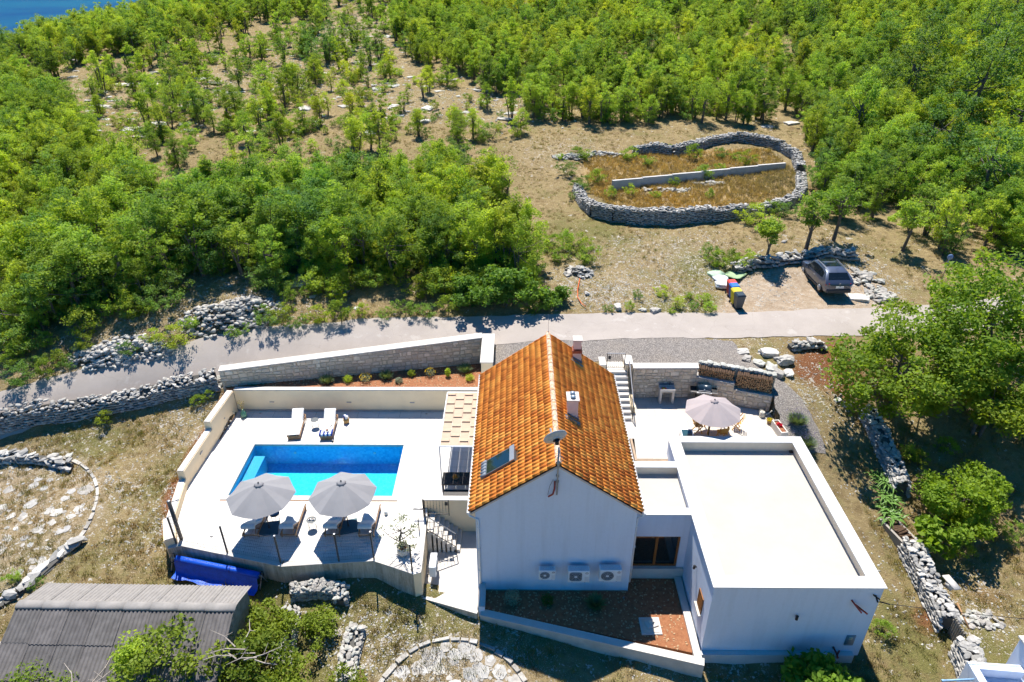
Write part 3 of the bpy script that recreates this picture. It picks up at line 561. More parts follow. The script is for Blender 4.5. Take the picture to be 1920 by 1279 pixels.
for s in (-1, 1):
    ca, sa_ = math.cos(AL), math.sin(AL); u = np.array([s * ca, 0, -sa_]); vv = np.array([0, s * 1.0, 0]); nv = np.array([s * sa_, 0, ca])
    for i in range(NC):
        for j in range(NR):
            yy = HY0 - .04 + (j if s > 0 else j + 1) * TW; u0 = .06 + i * GA + rt_.uniform(-.012, .012); org = np.array([RX, yy, RT]) + u * u0 + nv * .002
            cxx = org + u * .2; yc = HY0 + (j + .5) * TW
            if s < 0 and -1.36 < cxx[0] < .02 and 22.28 < yc < 23.1: continue
            mt = np.column_stack([u, vv * tw_s, nv])
            if j < 13 and (i + j * NC) < 148:
                o = link('tile', tme, roof); m4 = Matrix.Identity(4)
                for a in range(3):
                    for b in range(3): m4[a][b] = mt[a, b]
                    m4[a][3] = org[a]
                o.matrix_local = m4
            else:
                stV.append(np.array(tv) @ mt.T + org); stF.append(np.array(tf) + nb); stT.append(np.full(24, rt_.random())); nb += 24
o = link('tile_field', np_mesh('tile_field', np.concatenate(stV), np.concatenate(stF), TILE, False, {'tint': np.concatenate(stT)}), roof); o['kind'] = 'stuff'
rm = MB(); n = 9
for k, (yy, rr) in enumerate(((0, .125), (.43, .11))): rm.v += [(math.cos(math.pi * i / (n - 1)) * rr, yy, math.sin(math.pi * i / (n - 1)) * rr * .85) for i in range(n)]
rm.f = [(i, i + 1, n + i + 1, n + i) for i in range(n - 1)] + [tuple(range(n))]; rm.m = [0] * len(rm.f); rme = rm.mesh('ridge_tile', RIDGEM, True)
k = 0; y = HY0 - .05
while y < HY1 - .3: o = link('ridge_tile', rme, roof, (RX, y, RT + .045 + .008 * (k % 2))); y += .385; k += 1
for s in (-1, 1):
    g = MB(); ex = RX + s * (OV + .01); ez = RT - SL * OV - .03; pr = [(0, 0), (.01, -.09), (.06, -.11), (.13, -.09), (.14, .0), (.128, .0), (.118, -.08), (.06, -.098), (.02, -.08), (.012, 0)]
    yv = (HY0 - .06, HY1 + .06); m_ = len(pr); vs = [(ex + s * a, yy, ez + b) for yy in yv for a, b in pr]; g.add(vs, [(i, (i + 1) % m_, m_ + (i + 1) % m_, m_ + i) for i in range(m_)])
    for e_ in (0, 1): g.add([(ex + s * a, yv[e_], ez + b) for a, b in pr[:5]], [(0, 1, 2, 3, 4)])
    hpart('gutter', g, WHITEP, house)
    xx = RX + s * (OV + .07); wx = (HX0 + .12 if s < 0 else HX1 + .06)
    d = MB().tube([(xx, HY0 + .05, ez - .1), (xx - s * .03, HY0 - .0, ez - .22), (wx, HY0 - .06 if s < 0 else HY0 + .1, ez - .38), (wx, HY0 - .06 if s < 0 else HY0 + .1, -1.2)], .045, 8)
    if s < 0: d.tube([(wx, HY0 - .06, -1.2), (wx, HY0 - .16, -1.3)], .045, 8)
    hpart('downpipe', d, WHITEP, house, True)
    for zz in (2.2, 1.0, -.3): hpart('pipe_clip', MB().obox((wx, HY0 - .05 if s < 0 else HY0 + .1, zz), (.12, .12, .03)), WHITEP, house)
def on_roof(x, s): return RT - SL * abs(x - RX)
def chimney(x, y, w_, d_, top, kind):
    b = MB().box((x, y, on_roof(x + w_, 1) - .25), (x + w_, y + d_, top)); ch = hpart('chimney', b, M('chimney_render_' + kind, (.66, .58, .54), .9, .05), house)
    f = MB(); zl = on_roof(x + w_, 1)
    f.add([(x - .1, y - .1, on_roof(x - .1, 1) + .09), (x + w_ + .12, y - .1, on_roof(x + w_ + .12, 1) + .09), (x + w_ + .12, y - .35, on_roof(x + w_ + .12, 1) + .09), (x - .1, y - .35, on_roof(x - .1, 1) + .09)], [(3, 2, 1, 0)])
    f.bar((x - .04, y - .02, on_roof(x, 1) + .1), (x + w_ + .04, y - .02, on_roof(x + w_, 1) + .1), .05, .16); f.bar((x + w_ + .02, y, zl + .1), (x + w_ + .02, y + d_, zl + .1), .06, .2)
    part('flashing', f, M('lead_flashing_' + kind, (.16, .17, .2), .5, .2, 6), ch)
    if kind == 'vent':
        part('cap_slab', MB().bbox((x - .05, y - .06, top), (x + w_ + .05, y + d_ + .05, top + .06), .012), STONEW, ch)
        for yy in (y + .16, y + .45):
            part('vent_cowl', MB().lathe([(.07, 0), (.07, .05), (.12, .05), (.12, .08), (.03, .13)], (x + w_ / 2, yy, top + .06), 14), M('cowl_grey', (.35, .42, .47), .35, .1, metal=.5), ch, True)
    else:
        part('brick_band', MB().box((x - .04, y - .04, top), (x + w_ + .04, y + d_ + .04, top + .16)), BRICK, ch)
        for a, b_ in ((0, 0), (.3, 0), (0, .3), (.3, .3)): part('brick', MB().box((x + a + .01, y + b_ + .01, top + .162), (x + a + .15, y + b_ + .15, top + .23)), BRICK, ch)
        part('flue', MB().box((x + .02, y + .02, top + .232), (x + w_ - .02, y + d_ - .02, top + .66)), M('flue_render', (.66, .58, .54), .9, .05), ch)
        part('cap_slab', MB().box((x - .03, y - .04, top + .70), (x + w_ + .03, y + d_ + .04, top + .78)), STONEW, ch); part('flue_gap', MB().box((x + .05, y + .05, top + .662), (x + w_ - .05, y + d_ - .05, top + .698)), BLACK, ch)
chimney(2.28, 24.45, .46, .6, 5.95, 'vent'); chimney(2.93, 29.95, .42, .42, 5.05, 'brick')
def roof_pt(x, y, h): return Vector((x, y, on_roof(x, -1))) + Vector((-math.sin(AL), 0, math.cos(AL))) * h
def slab_roof(x0, x1, y0, y1, h0, h1):
    vs = [roof_pt(x, y, h) for h in (h0, h1) for x, y in ((x0, y0), (x1, y0), (x1, y1), (x0, y1))]; return MB().add(vs, [(0, 3, 2, 1), (4, 5, 6, 7), (0, 1, 5, 4), (1, 2, 6, 5), (2, 3, 7, 6), (3, 0, 4, 7)])
skl = hpart('skylight', slab_roof(-1.18, .02, 22.22, 23.16, -.02, .16), M('skylight_frame', (.13, .15, .17), .45, .08, metal=.4), house)
part('pane', slab_roof(-1.14, -.16, 22.27, 23.11, .161, .172), GLASSD, skl); part('hood', slab_roof(-.15, .04, 22.2, 23.18, .161, .20), M('skylight_hood', (.38, .39, .41), .4, .05, metal=.5), skl)
ap = MB()
for i in range(5): ap.tube([roof_pt(-1.4, 22.3 + i * .2, .1), roof_pt(-1.18, 22.3 + i * .2, .13)], .1, 8)
part('lead_apron', ap, M('lead_apron', (.17, .2, .24), .5, .15), skl, True)
# satellite dish on the gable top
dish = thing('satellite_dish', 'grey satellite dish on a pole at the near gable peak', 'satellite dish', (1.65, 20.6, 5.0))
GALV = M('galvanised', (.36, .37, .38), .45, .15, 8, metal=.5)
def dpart(nm, mb, mt, sm=False):
    o = part(nm, mb, mt, dish, sm); o.matrix_parent_inverse = Matrix.Translation((-1.65, -20.6, -5.0)); return o
dpart('mast', MB().tube([(1.66, 20.58, 4.1), (1.66, 20.58, 6.5)], .032, 8), GALV, True)
for zz in (4.75, 5.05): dpart('wall_bracket', MB().bar((1.66, 20.7, zz), (1.66, 20.55, zz), .12, .03), GALV)
dm = MB(); rr_ = [0, .15, .3, .42, .5]; nn_ = 28
ax = Vector((-.28, .86, .42)).normalized(); qd = ax.to_track_quat('Z', 'Y').to_matrix(); dc = Vector((1.56, 20.66, 6.78))
for k, rr in enumerate(rr_[1:]): dm.v += [tuple(dc + qd @ Vector((math.cos(6.2832 * j / nn_) * rr * .94, math.sin(6.2832 * j / nn_) * rr * 1.04, rr * rr * .62))) for j in range(nn_)]
dm.v.append(tuple(dc)); dm.f = [(k * nn_ + j, k * nn_ + (j + 1) % nn_, (k + 1) * nn_ + (j + 1) % nn_, (k + 1) * nn_ + j) for k in range(3) for j in range(nn_)] + [(4 * nn_, j, (j + 1) % nn_) for j in range(nn_)]; dm.m = [0] * len(dm.f)
o = dpart('reflector', dm, M('dish_paint', (.46, .47, .46), .5, .06), True); sm_ = o.modifiers.new('solid', 'SOLIDIFY'); sm_.thickness = .015
dpart('feed_arm', MB().tube([dc + qd @ Vector((0, -.5, .1)), dc + qd @ Vector((0, -.25, .62))], .015, 6), GALV); dpart('receiver_head', MB().tube([dc + qd @ Vector((0, -.27, .52)), dc + qd @ Vector((0, -.2, .66))], .04, 8), WHITEP)
dpart('back_mount', MB().obox(dc - ax * .07, (.14, .14, .22), 0, .3), BLACK); cc = [(1.72 + .12 * math.cos(a), 20.56, 5.95 + .16 * math.sin(a)) for a in np.linspace(1.5, 7.5, 14)]
dpart('cable_loop', MB().tube([(1.68, 20.56, 6.4)] + cc + [(1.67, 20.55, 5.4)], .014, 6), GALV, True)
cdt = thing('red_conduit', 'short dark red conduit and black cable hanging below the gable peak', 'conduit', (1.55, 20.66, 4.3))
o = part('pipe', MB().tube([(1.56, 20.64, 4.75), (1.56, 20.6, 4.4), (1.5, 20.6, 4.1), (1.32, 20.6, 3.97)], .035, 8), REDC, cdt, True); o.matrix_parent_inverse = Matrix.Translation((-1.55, -20.66, -4.3))
o = part('cable', MB().tube([(1.5, 20.64, 4.85), (1.36, 20.62, 4.5), (1.3, 20.62, 4.05)], .008, 5), BLACK, cdt, True); o.matrix_parent_inverse = Matrix.Translation((-1.55, -20.66, -4.3))
# air conditioners
FANM = M('fan_shadow', (.07, .085, .10), .6, .1); GRIL = M('fan_grille', (.38, .41, .43), .5, .05)
def ac_unit(loc, rz, w_, h_, d_, label, sq=False):
    """front faces local -Y"""
    t = thing('air_conditioner', label, 'air conditioner', loc, rz, 'outdoor air conditioning units')
    part('casing', MB().bbox((-w_ / 2, -d_ / 2, 0), (w_ / 2, d_ / 2, h_), .02), WHITEP, t); fx = -w_ * .14; r_ = min(h_ * .40, w_ * .3); yf = -d_ / 2
    f = MB(); ng = 24
    def rp(a, k, yy):
        c_, s_ = math.cos(a), math.sin(a); q = 1 if not sq else min(1.25, 1 / max(abs(c_), abs(s_)))
        return (fx + c_ * r_ * k * q, yy, h_ * .5 + s_ * r_ * k * q)
    f.add([rp(6.2832 * i / ng, 1, yf - .004) for i in range(ng)], [tuple(range(ng))]); fan = part('fan_opening', f, FANM, t)
    gq = MB()
    for k in (.3, .5, .7, .86, 1.0): gq.tube([rp(6.2832 * i / ng, k, yf - .014) for i in range(ng + 1)], .007, 4, False)
    for i in range(0, ng, 3): gq.tube([rp(6.2832 * i / ng, .12, yf - .014), rp(6.2832 * i / ng, 1, yf - .014)], .005, 4, False)
    part('grille', gq, GRIL, t); part('hub', MB().obox((fx, yf - .018, h_ * .5), (.11, .012, .09)), WHITEP, t)
    part('service_panel', MB().box((w_ * .27, yf - .006, .06), (w_ * .47, yf - .0005, h_ * .5)), M('panel_grey', (.6, .61, .62), .5, .03), t)
    part('badge', MB().tube([(w_ * .37 + .05 * math.cos(a), yf - .006, h_ * .82 + .035 * math.sin(a)) for a in np.linspace(-.3, 3.4, 8)], .012, 5), BLACK, t); part('badge_line', MB().box((w_ * .31, yf - .004, h_ * .72), (w_ * .43, yf - .0008, h_ * .735)), REDC, t)
    for sx in (-1, 1): part('bracket', MB().bar((sx * w_ * .3, d_ / 2 + .12, -.02), (sx * w_ * .3, yf + .02, -.02), .04, .04).bar((sx * w_ * .3, d_ / 2 + .12, -.02), (sx * w_ * .3, d_ / 2 + .12, -.22), .04, .03), BLACK, t)
    for k in range(5): part('vent_rib', MB().box((-w_ / 2 + .05, yf + .05 + k * d_ * .16, h_ + .0005), (w_ / 2 - .05, yf + .065 + k * d_ * .16, h_ + .006)), GRIL, t)
    return t
ac_unit((1.37, HY0 - .32, -.45), 0, .70, .54, .28, 'smallest air conditioner on the gable wall, left of the other two')
ac_unit((2.72, HY0 - .34, -.53), 0, .92, .66, .33, 'air conditioner with squared fan grille, middle of three on gable wall', True)
ac_unit((4.07, HY0 - .34, -.48), 0, .94, .68, .33, 'large air conditioner with round fan nearest the gable corner and glass door')
ac_unit((-3.66, 21.35, -1.12), R(90), .86, .6, .30, 'air conditioner standing on the side of the pool deck by the stairs')

# ------------------------------------------------------------------ flat annex and link
AX0, AX1, AY0, AY1, AT, AB = 7.56, 13.98, 17.72, 26.75, 2.15, -1.9
annex = thing('flat_annex', 'white flat-roofed annex with parapet on the right of the house', 'building', (AX0, AY0, AB))
def apart(nm, mb, mt, par=None, **k):
    o = part(nm, mb, mt, par or annex, **k)
    if par is None: o.matrix_parent_inverse = Matrix.Translation((-AX0, -AY0, -AB))
    return o
w = MB(); T = .36
w.box((AX0, AY0, AB), (AX1, AY0 + T, AT)); w.box((AX0, AY1 - T, AB), (AX1, AY1, AT)); w.box((AX0, AY0 + T, AB), (AX0 + T, AY1 - T, AT)); w.box((AX1 - T, AY0 + T, AB), (AX1, AY1 - T, AT))
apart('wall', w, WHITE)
apart('roof', MB().box((AX0 + T, AY0 + T, 1.35), (AX1 - T, AY1 - T, 1.63)), ROOFW)
cp = MB(); o_ = .07; q_ = .50
for a, b in (((AX0 - o_, AY0 - o_), (AX1 + o_, AY0 + q_)), ((AX0 - o_, AY1 - q_ + .1), (AX1 + o_, AY1 + o_)), ((AX0 - o_, AY0 + q_), (AX0 + q_, AY1 - q_ + .1)), ((AX1 - q_, AY0 + q_), (AX1 + o_, AY1 - q_ + .1))): cp.box((*a, AT), (*b, AT + .045))
apart('parapet_cap', cp, M('white_coping', (.58, .57, .55), .7, .02))
apart('plinth', MB().box((AX0 - .02, AY0 - .22, AB - .5), (AX1 - .3, AY0 - .01, -1.62)), M('plinth_render', (.55, .54, .53), .9, .06))
ins = MB()
for a, b in (((AX0 + T, AY1 - T - .015), (AX1 - T, AY1 - T - .002)),): ins.box((*a, 1.63), (*b, AT - .001))
ins.box((AX1 - T - .015, AY0 + T, 1.63), (AX1 - T - .002, AY1 - T - .02, AT - .001)); apart('parapet_lining', ins, M('parapet_lining', (.78, .66, .50), .9, .06))  # inner parapet faces coloured pale tan to imitate light bounced off the roof
apart('drain', MB().box((AX1 - T - .2, AY1 - T - .16, 1.631), (AX1 - T - .03, AY1 - T - .03, 1.70)), BLACK)
# window in the wall facing the garden
wn_ = apart('window', MB().box((AX0 - .012, 18.45, -.32), (AX0 + .03, 19.02, .5)), M('window_reveal', (.12, .05, .015), .7)); 
fr = MB()
for a, b in (((18.43, -.35), (19.04, -.28)), ((18.43, .45), (19.04, .52)), ((18.43, -.28), (18.5, .45)), ((18.97, -.28), (19.04, .45))): fr.box((AX0 - .05, a[0], a[1]), (AX0 - .013, b[0], b[1]))
part('frame', fr, WOODB, wn_); part('sill', MB().box((AX0 - .14, 18.36, -.42), (AX0 - .001, 19.1, -.36)), STONEW, wn_)
for k in range(8): part('shutter_slat', MB().obox((AX0 - .026, 18.735, -.24 + k * .088), (.02, .46, .06), 0, 0, .5), WOODB, wn_)
# link with glass door
LX1, LY0, LY1 = AX0, 21.5, 24.85
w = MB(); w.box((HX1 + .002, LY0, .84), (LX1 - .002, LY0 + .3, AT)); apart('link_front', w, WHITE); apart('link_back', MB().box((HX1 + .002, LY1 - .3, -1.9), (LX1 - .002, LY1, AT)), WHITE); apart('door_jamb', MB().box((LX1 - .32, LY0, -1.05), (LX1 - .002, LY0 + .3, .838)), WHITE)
apart('link_roof', MB().box((HX1 + .002, LY0 + .3, 1.5), (LX1 - .002, LY1 - .3, 1.72)), ROOFW)
cp = MB().box((HX1 + .2, LY0 - .06, AT), (LX1 - .072, LY0 + .36, AT + .04)).box((HX1 + .2, LY1 - .36, AT), (LX1 - .072, LY1 + .06, AT + .04)); apart('link_coping', cp, M('link_coping', (.58, .57, .55), .7, .02))
apart('link_lining', MB().box((HX1 + .2, LY1 - .315, 1.72), (LX1 - .01, LY1 - .302, AT - .001)), M('link_lining', (.78, .66, .50), .9, .06))  # pale tan colour imitates bounced light on this inner face
apart('door_step', MB().box((HX1 + .05, LY0 - .12, -1.9), (LX1 - .01, LY0 + .3, -1.06)), STONEW)
apart('room_floor', MB().box((HX1 + .01, LY0 + .31, -1.2), (LX1 - .01, LY1 - .31, -1.08)), M('room_floor', (.25, .2, .15), .6))
gd = apart('glass_door', MB().box((HX1 + .06, LY0 + .12, -1.03), (LX1 - .33, LY0 + .14, .83)), GLASSD)
fr = MB()
for x0, x1, z0, z1 in ((HX1 + .03, HX1 + .11, -1.055, .835), (LX1 - .41, LX1 - .325, -1.055, .835), (6.18, 6.29, -.97, .76), (HX1 + .11, LX1 - .41, -1.055, -.97), (HX1 + .11, LX1 - .41, .76, .835)): fr.box((x0, LY0 + .06, z0), (x1, LY0 + .119, z1))
part('frame', fr, WOODB, gd)
# small fittings on the annex
def fit(name, label, cat, mbs, at_):
    t = thing(name, label, cat, at_)
    for nm, mb, mt in mbs: o = part(nm, mb, mt, t, True); o.matrix_parent_inverse = Matrix.Translation([-q for q in at_])
    return t
fit('wall_lamp', 'black cylinder wall lamp on the shaded front of the annex', 'wall lamp', [('shade', MB().lathe([(.055, 0), (.055, .2)], (10.97, AY0 - .1, .42), 12), BLACK), ('arm', MB().bar((10.97, AY0, .52), (10.97, AY0 - .1, .52), .04, .04), BLACK)], (10.97, AY0, .5))
fit('wall_lamp', 'black wall lamp on the annex side facing the red soil bed', 'wall lamp', [('shade', MB().lathe([(.05, 0), (.05, .18)], (AX0 - .1, 19.9, .66), 12), BLACK), ('arm', MB().bar((AX0, 19.9, .76), (AX0 - .1, 19.9, .76), .04, .04), BLACK)], (AX0, 19.9, .75))
fit('meter_box', 'grey meter box set in the annex front near its right corner', 'meter box', [('door', MB().obox((13.42, AY0 - .01, -.92), (.36, .04, .58)), GREYP), ('window', MB().obox((13.42, AY0 - .035, -.8), (.14, .012, .16)), M('meter_glass', (.5, .45, .3), .3)), ('frame', MB().bar((13.25, AY0 - .02, -1.2), (13.59, AY0 - .02, -1.2), .05, .03), STEEL)], (13.42, AY0, -1.2))
fit('red_conduit', 'forked red conduit ends sticking out high on the annex front', 'conduit', [('pipe', MB().tube([(12.9, AY0, 1.45), (13.0, AY0 - .12, 1.35), (13.25, AY0 - .3, 1.08)], .035, 8), REDC), ('second_pipe', MB().tube([(13.05, AY0 - .1, 1.3), (13.3, AY0 - .25, 1.16), (13.45, AY0 - .35, 1.08)], .035, 8), REDC)], (12.9, AY0, 1.4))
fit('red_conduit', 'forked red conduit ends low on the annex front behind the bush', 'conduit', [('pipe', MB().tube([(12.85, AY0, -1.35), (12.95, AY0 - .15, -1.5), (13.05, AY0 - .25, -1.72)], .035, 8), REDC), ('second_pipe', MB().tube([(13.1, AY0 - .1, -1.45), (13.0, AY0 - .2, -1.55), (13.0, AY0 - .28, -1.7)], .035, 8), REDC)], (12.85, AY0, -1.5))
fit('power_bracket', 'black power cable bracket at the annex corner with a cable running right', 'bracket', [('hook', MB().bar((13.75, AY0, 1.72), (13.75, AY0 - .25, 1.62), .05, .05).bar((13.62, AY0 - .05, 1.8), (13.9, AY0 - .1, 1.6), .04, .04), BLACK), ('clamp', MB().tube([(13.85, AY0 - .2, 1.6), (14.25, AY0 - .22, 1.48)], .025, 6), BLACK),
   ('cable', MB().tube([(14.2, AY0 - .22, 1.5)] + [(14.2 + k * 1.7, AY0 - .22 - k * .12, 1.5 - .16 * math.sin(math.pi * k / 10) * 5 + k * .1) for k in range(1, 11)], .012, 5), BLACK)], (13.8, AY0, 1.6))
# ------------------------------------------------------------------ pool terrace
PX0, PX1, PY0, PY1 = -13.98, -5.98, 24.82, 28.74
DECK = [(-15.95, 31.8), (-16.1, 28.7), (-16.2, 25.5), (-15.7, 23.1), (-15.35, 22.05), (-15.42, 21.45), (-14.9, 21.62), (-10.08, 20.48), (-6.17, 20.82), (-4.33, 20.1), (-4.03, 20.22), (-4.12, 23.4), (-4.2, 24.05), (HX0 - .002, 24.05), (HX0 - .002, 31.8)]
dk, nt, N, L, P = _nodes('deck_tiles'); ps = pos_n(nt); mp = N.new('ShaderNodeMapping'); L.new(ps, mp.inputs[0]); bt = N.new('ShaderNodeTexBrick'); L.new(mp.outputs[0], bt.inputs[0])
bt.offset = .5; bt.inputs['Scale'].default_value = 1; bt.inputs['Brick Width'].default_value = 1.2; bt.inputs['Row Height'].default_value = .6; bt.inputs['Mortar Size'].default_value = .009; bt.inputs['Color1'].default_value = (.67, .635, .585, 1); bt.inputs['Color2'].default_value = (.62, .585, .535, 1); bt.inputs['Mortar'].default_value = (.33, .295, .26, 1)
c = mixc(nt, bt.outputs[0], (.50, .465, .42), math_n(nt, 'MULTIPLY', ramp_n(nt, noise_n(nt, 1.1, 6, .65, ps), .5, .75), .5)); L.new(c, P.inputs['Base Color']); P.inputs['Roughness'].default_value = .6
def flat_sheet(poly, hole, z):
    pts = [Vector(p) for p in poly]; n = len(pts); ed = [(i, (i + 1) % n) for i in range(n)]
    if hole: x0, y0, x1, y1 = hole; pts += [Vector(p) for p in ((x0, y0), (x1, y0), (x1, y1), (x0, y1))]; ed += [(n + i, n + (i + 1) % 4) for i in range(4)]
    r = delaunay_2d_cdt(pts, ed, [], 1, 1e-5); fs = []
    for f in r[2]:
        c_ = sum((r[0][i] for i in f), Vector((0, 0))) / len(f)
        if hole and x0 < c_.x < x1 and y0 < c_.y < y1: continue
        fs.append(tuple(f))
    return MB().add([(p.x, p.y, z) for p in r[0]], fs)
struct('pool_deck', flat_sheet(DECK, (PX0 - .1, PY0 - .1, PX1 + .1, PY1 + .1), 0.0), dk)
pool = thing('swimming_pool', 'rectangular blue swimming pool with entry ledge set in the white deck', 'swimming pool', (-9.98, 26.78, 0))
def ppart(nm, mb, mt, **k):
    o = part(nm, mb, mt, pool, **k); o.matrix_parent_inverse = Matrix.Translation((9.98, -26.78, 0)); return o
BL, nt, N, L, P = _nodes('pool_mosaic'); ps = pos_n(nt); vo = N.new('ShaderNodeTexVoronoi'); vo.distance = 'CHEBYCHEV'; vo.inputs['Randomness'].default_value = 0; vo.inputs['Scale'].default_value = 9; L.new(ps, vo.inputs[0]); sp = N.new('ShaderNodeSeparateColor'); L.new(vo.outputs['Color'], sp.inputs[0])
wn3 = N.new('ShaderNodeTexWhiteNoise'); L.new(vo.outputs['Position'], wn3.inputs[0]); c = mixc(nt, (.02, .46, .76), (.10, .68, .90), wn3.outputs['Value']); L.new(c, P.inputs['Base Color']); P.inputs['Roughness'].default_value = .35  # mosaic tile tones, spread wide to imitate sparkling light in the pool
D_ = -1.35; b = MB(); i_ = [(PX0, PY0), (PX1, PY0), (PX1, PY1), (PX0, PY1)]
b.add([(x, y, D_) for x, y in i_] + [(x, y, -.002) for x, y in i_], [(0, 1, 2, 3), (0, 4, 5, 1), (1, 5, 6, 2), (2, 6, 7, 3), (3, 7, 4, 0)]); ppart('basin', b, BL)
BL2 = M('pool_ledge_mosaic', (.22, .42, .56), .4, .1, 30)
ppart('entry_ledge', MB().box((PX0 + .01, PY0 + .25, D_), (PX0 + .62, PY1 - .45, -.42)), BL2); ppart('low_step', MB().box((PX0 + .01, PY0 + .01, D_), (PX0 + .85, PY0 + .24, -.30)), BL2)
WT, nt, N, L, P = _nodes('pool_water'); ps = pos_n(nt); N.remove(P); tr = N.new('ShaderNodeBsdfTransparent'); tr.inputs[0].default_value = (.42, .84, .96, 1); gl = N.new('ShaderNodeBsdfGlossy'); gl.inputs[1].default_value = .03
bp = N.new('ShaderNodeBump'); bp.inputs['Strength'].default_value = .8; bp.inputs['Distance'].default_value = .07; L.new(noise_n(nt, 7, 3, .6, ps, .6), bp.inputs['Height']); L.new(bp.outputs[0], gl.inputs['Normal'])
fz = N.new('ShaderNodeFresnel'); fz.inputs[0].default_value = 1.33; L.new(bp.outputs[0], fz.inputs['Normal']); mx = N.new('ShaderNodeMixShader'); L.new(math_n(nt, 'MULTIPLY', fz.outputs[0], .35), mx.inputs[0]); L.new(tr.outputs[0], mx.inputs[1]); L.new(gl.outputs[0], mx.inputs[2]); L.new(mx.outputs[0], N['Material Output'].inputs[0])
o = struct('water', MB().add([(x, y, -.11) for x, y in i_], [(0, 1, 2, 3)]), WT)
CW = .30
def slabs(x0, x1, y0, y1, along, n):
    for k in range(n):
        if along == 'x': a, b_ = x0 + (x1 - x0) * k / n, x0 + (x1 - x0) * (k + 1) / n; ppart('coping_slab', MB().bbox((a + .003, y0, -.1), (b_ - .003, y1, .028), .008), STONEW)
        else: a, b_ = y0 + (y1 - y0) * k / n, y0 + (y1 - y0) * (k + 1) / n; ppart('coping_slab', MB().bbox((x0, a + .003, -.1), (x1, b_ - .003, .028), .008), STONEW)
slabs(PX0 - CW, PX1 + CW, PY0 - CW, PY0 + .01, 'x', 14); slabs(PX0 - CW, PX1 + CW, PY1 - .01, PY1 + CW, 'x', 14); slabs(PX0 - CW, PX0 + .01, PY0 + .012, PY1 - .012, 'y', 6); slabs(PX1 - .01, PX1 + CW, PY0 + .012, PY1 - .012, 'y', 6)
part('gully', MB().box((PX0 - CW, PY0 - CW - .06, .001), (PX1 + CW, PY0 - CW - .002, .004)), M('gully_brown', (.33, .2, .12), .8), pool).matrix_parent_inverse = Matrix.Translation((9.98, -26.78, 0))  # brown strip paints the shadow of the raised coping on the deck
for px_ in (-11.9, -7.6): ppart('pool_inlet', MB().tube([(px_, PY1 - .001, -.55), (px_, PY1 - .03, -.55)], .07, 10), WHITEP)
# walls round the deck
def wall_run(name, label, segs, mat, cap_mat, cap=.05, cap_o=.03, cat='wall'):
    """segs: (p0, p1, thickness, z_bottom, z_top0, z_top1); thickness grows to the left of p0->p1"""
    p0 = segs[0][0]; t = thing(name, label, cat, (p0[0], p0[1], segs[0][3]))
    for a, b_, th, zb, z0, z1 in segs:
        a = Vector(a); b_ = Vector(b_); d = (b_ - a).normalized(); n_ = Vector((-d.y, d.x)); q = [a, b_, b_ + n_ * th, a + n_ * th]
        o = part('wall_body', MB().prism([(v.x, v.y) for v in q], zb, [z0, z1, z1, z0]), mat, t); o.matrix_parent_inverse = Matrix.Translation((-p0[0], -p0[1], -segs[0][3]))
        if cap_mat:
            q = [a - n_ * cap_o, b_ - n_ * cap_o, b_ + n_ * (th + cap_o), a + n_ * (th + cap_o)]; o = part('coping', MB().prism([(v.x, v.y) for v in q], [z0 + .001, z1 + .001, z1 + .001, z0 + .001], [z0 + cap, z1 + cap, z1 + cap, z0 + cap]), cap_mat, t); o.matrix_parent_inverse = Matrix.Translation((-p0[0], -p0[1], -segs[0][3]))
    return t
CAPW = M('coping_stone', (.56, .525, .475), .8, .04, 3)
bw = wall_run('garden_wall', 'long cream rendered wall behind the two upper sun loungers', [((HX0 - .01, 31.8), (-15.95, 31.8), -.36, -.3, 1.42, 1.38)], CREAM, CAPW)
lw = wall_run('garden_wall', 'cream rendered wall stepping down along the left side of the pool deck', [((-15.95, 31.76), (-16.1, 28.85), -.38, -1.4, 1.38, 1.38), ((-16.1, 28.845), (-16.2, 25.5), -.36, -1.4, .92, .92), ((-16.2, 25.495), (-15.7, 23.0), -.36, -1.4, .42, .40), ((-15.7, 22.995), (-15.1, 21.75), -.50, -1.4, .40, .36)], CREAM, CAPW)
for t, pts in ((bw, [(-13.9, 31.79), (-9.5, 31.79), (-5.9, 31.79)]), (lw, [(-16.04, 30.3), (-16.13, 27.3)])):
    for x, y in pts:
        o = part('recessed_light', MB().obox((x, y, .62), (.26, .03, .07), 0 if t is bw else R(90)), STEEL, t); o.matrix_parent_inverse = Matrix.Translation([-q for q in t.location])
sk = part('skirting', MB().box((-15.93, 31.74, 0), (HX0 - .02, 31.795, .10)), M('skirting_tile', (.45, .38, .33), .7), bw); sk.matrix_parent_inverse = Matrix.Translation([-q for q in bw.location])
# streaked concrete retaining wall along the front of the deck
CONS, nt, N, L, P = _nodes('streaked_concrete'); ps = pos_n(nt); mp = N.new('ShaderNodeMapping'); mp.inputs['Scale'].default_value = (3.2, 3.2, .35); L.new(ps, mp.inputs[0]); s1 = noise_n(nt, 1.6, 6, .7, mp.outputs[0]); s2 = noise_n(nt, 9, 5, .7, ps)
c = mixc(nt, (.33, .26, .18), (.62, .53, .41), ramp_n(nt, s1, .35, .65)); c = mixc(nt, c, (.70, .64, .55), math_n(nt, 'MULTIPLY', ramp_n(nt, s2, .52, .75), .5)); L.new(c, P.inputs['Base Color']); P.inputs['Roughness'].default_value = .93; bump_n(nt, P, s2, .4, .02)
fw_ = [(-15.42, 21.45), (-14.9, 21.62), (-10.08, 20.48), (-6.17, 20.82), (-4.33, 20.1)]
rw = thing('retaining_wall', 'streaked concrete retaining wall under the front edge of the pool deck', 'wall', (-10, 20.5, -1.5))
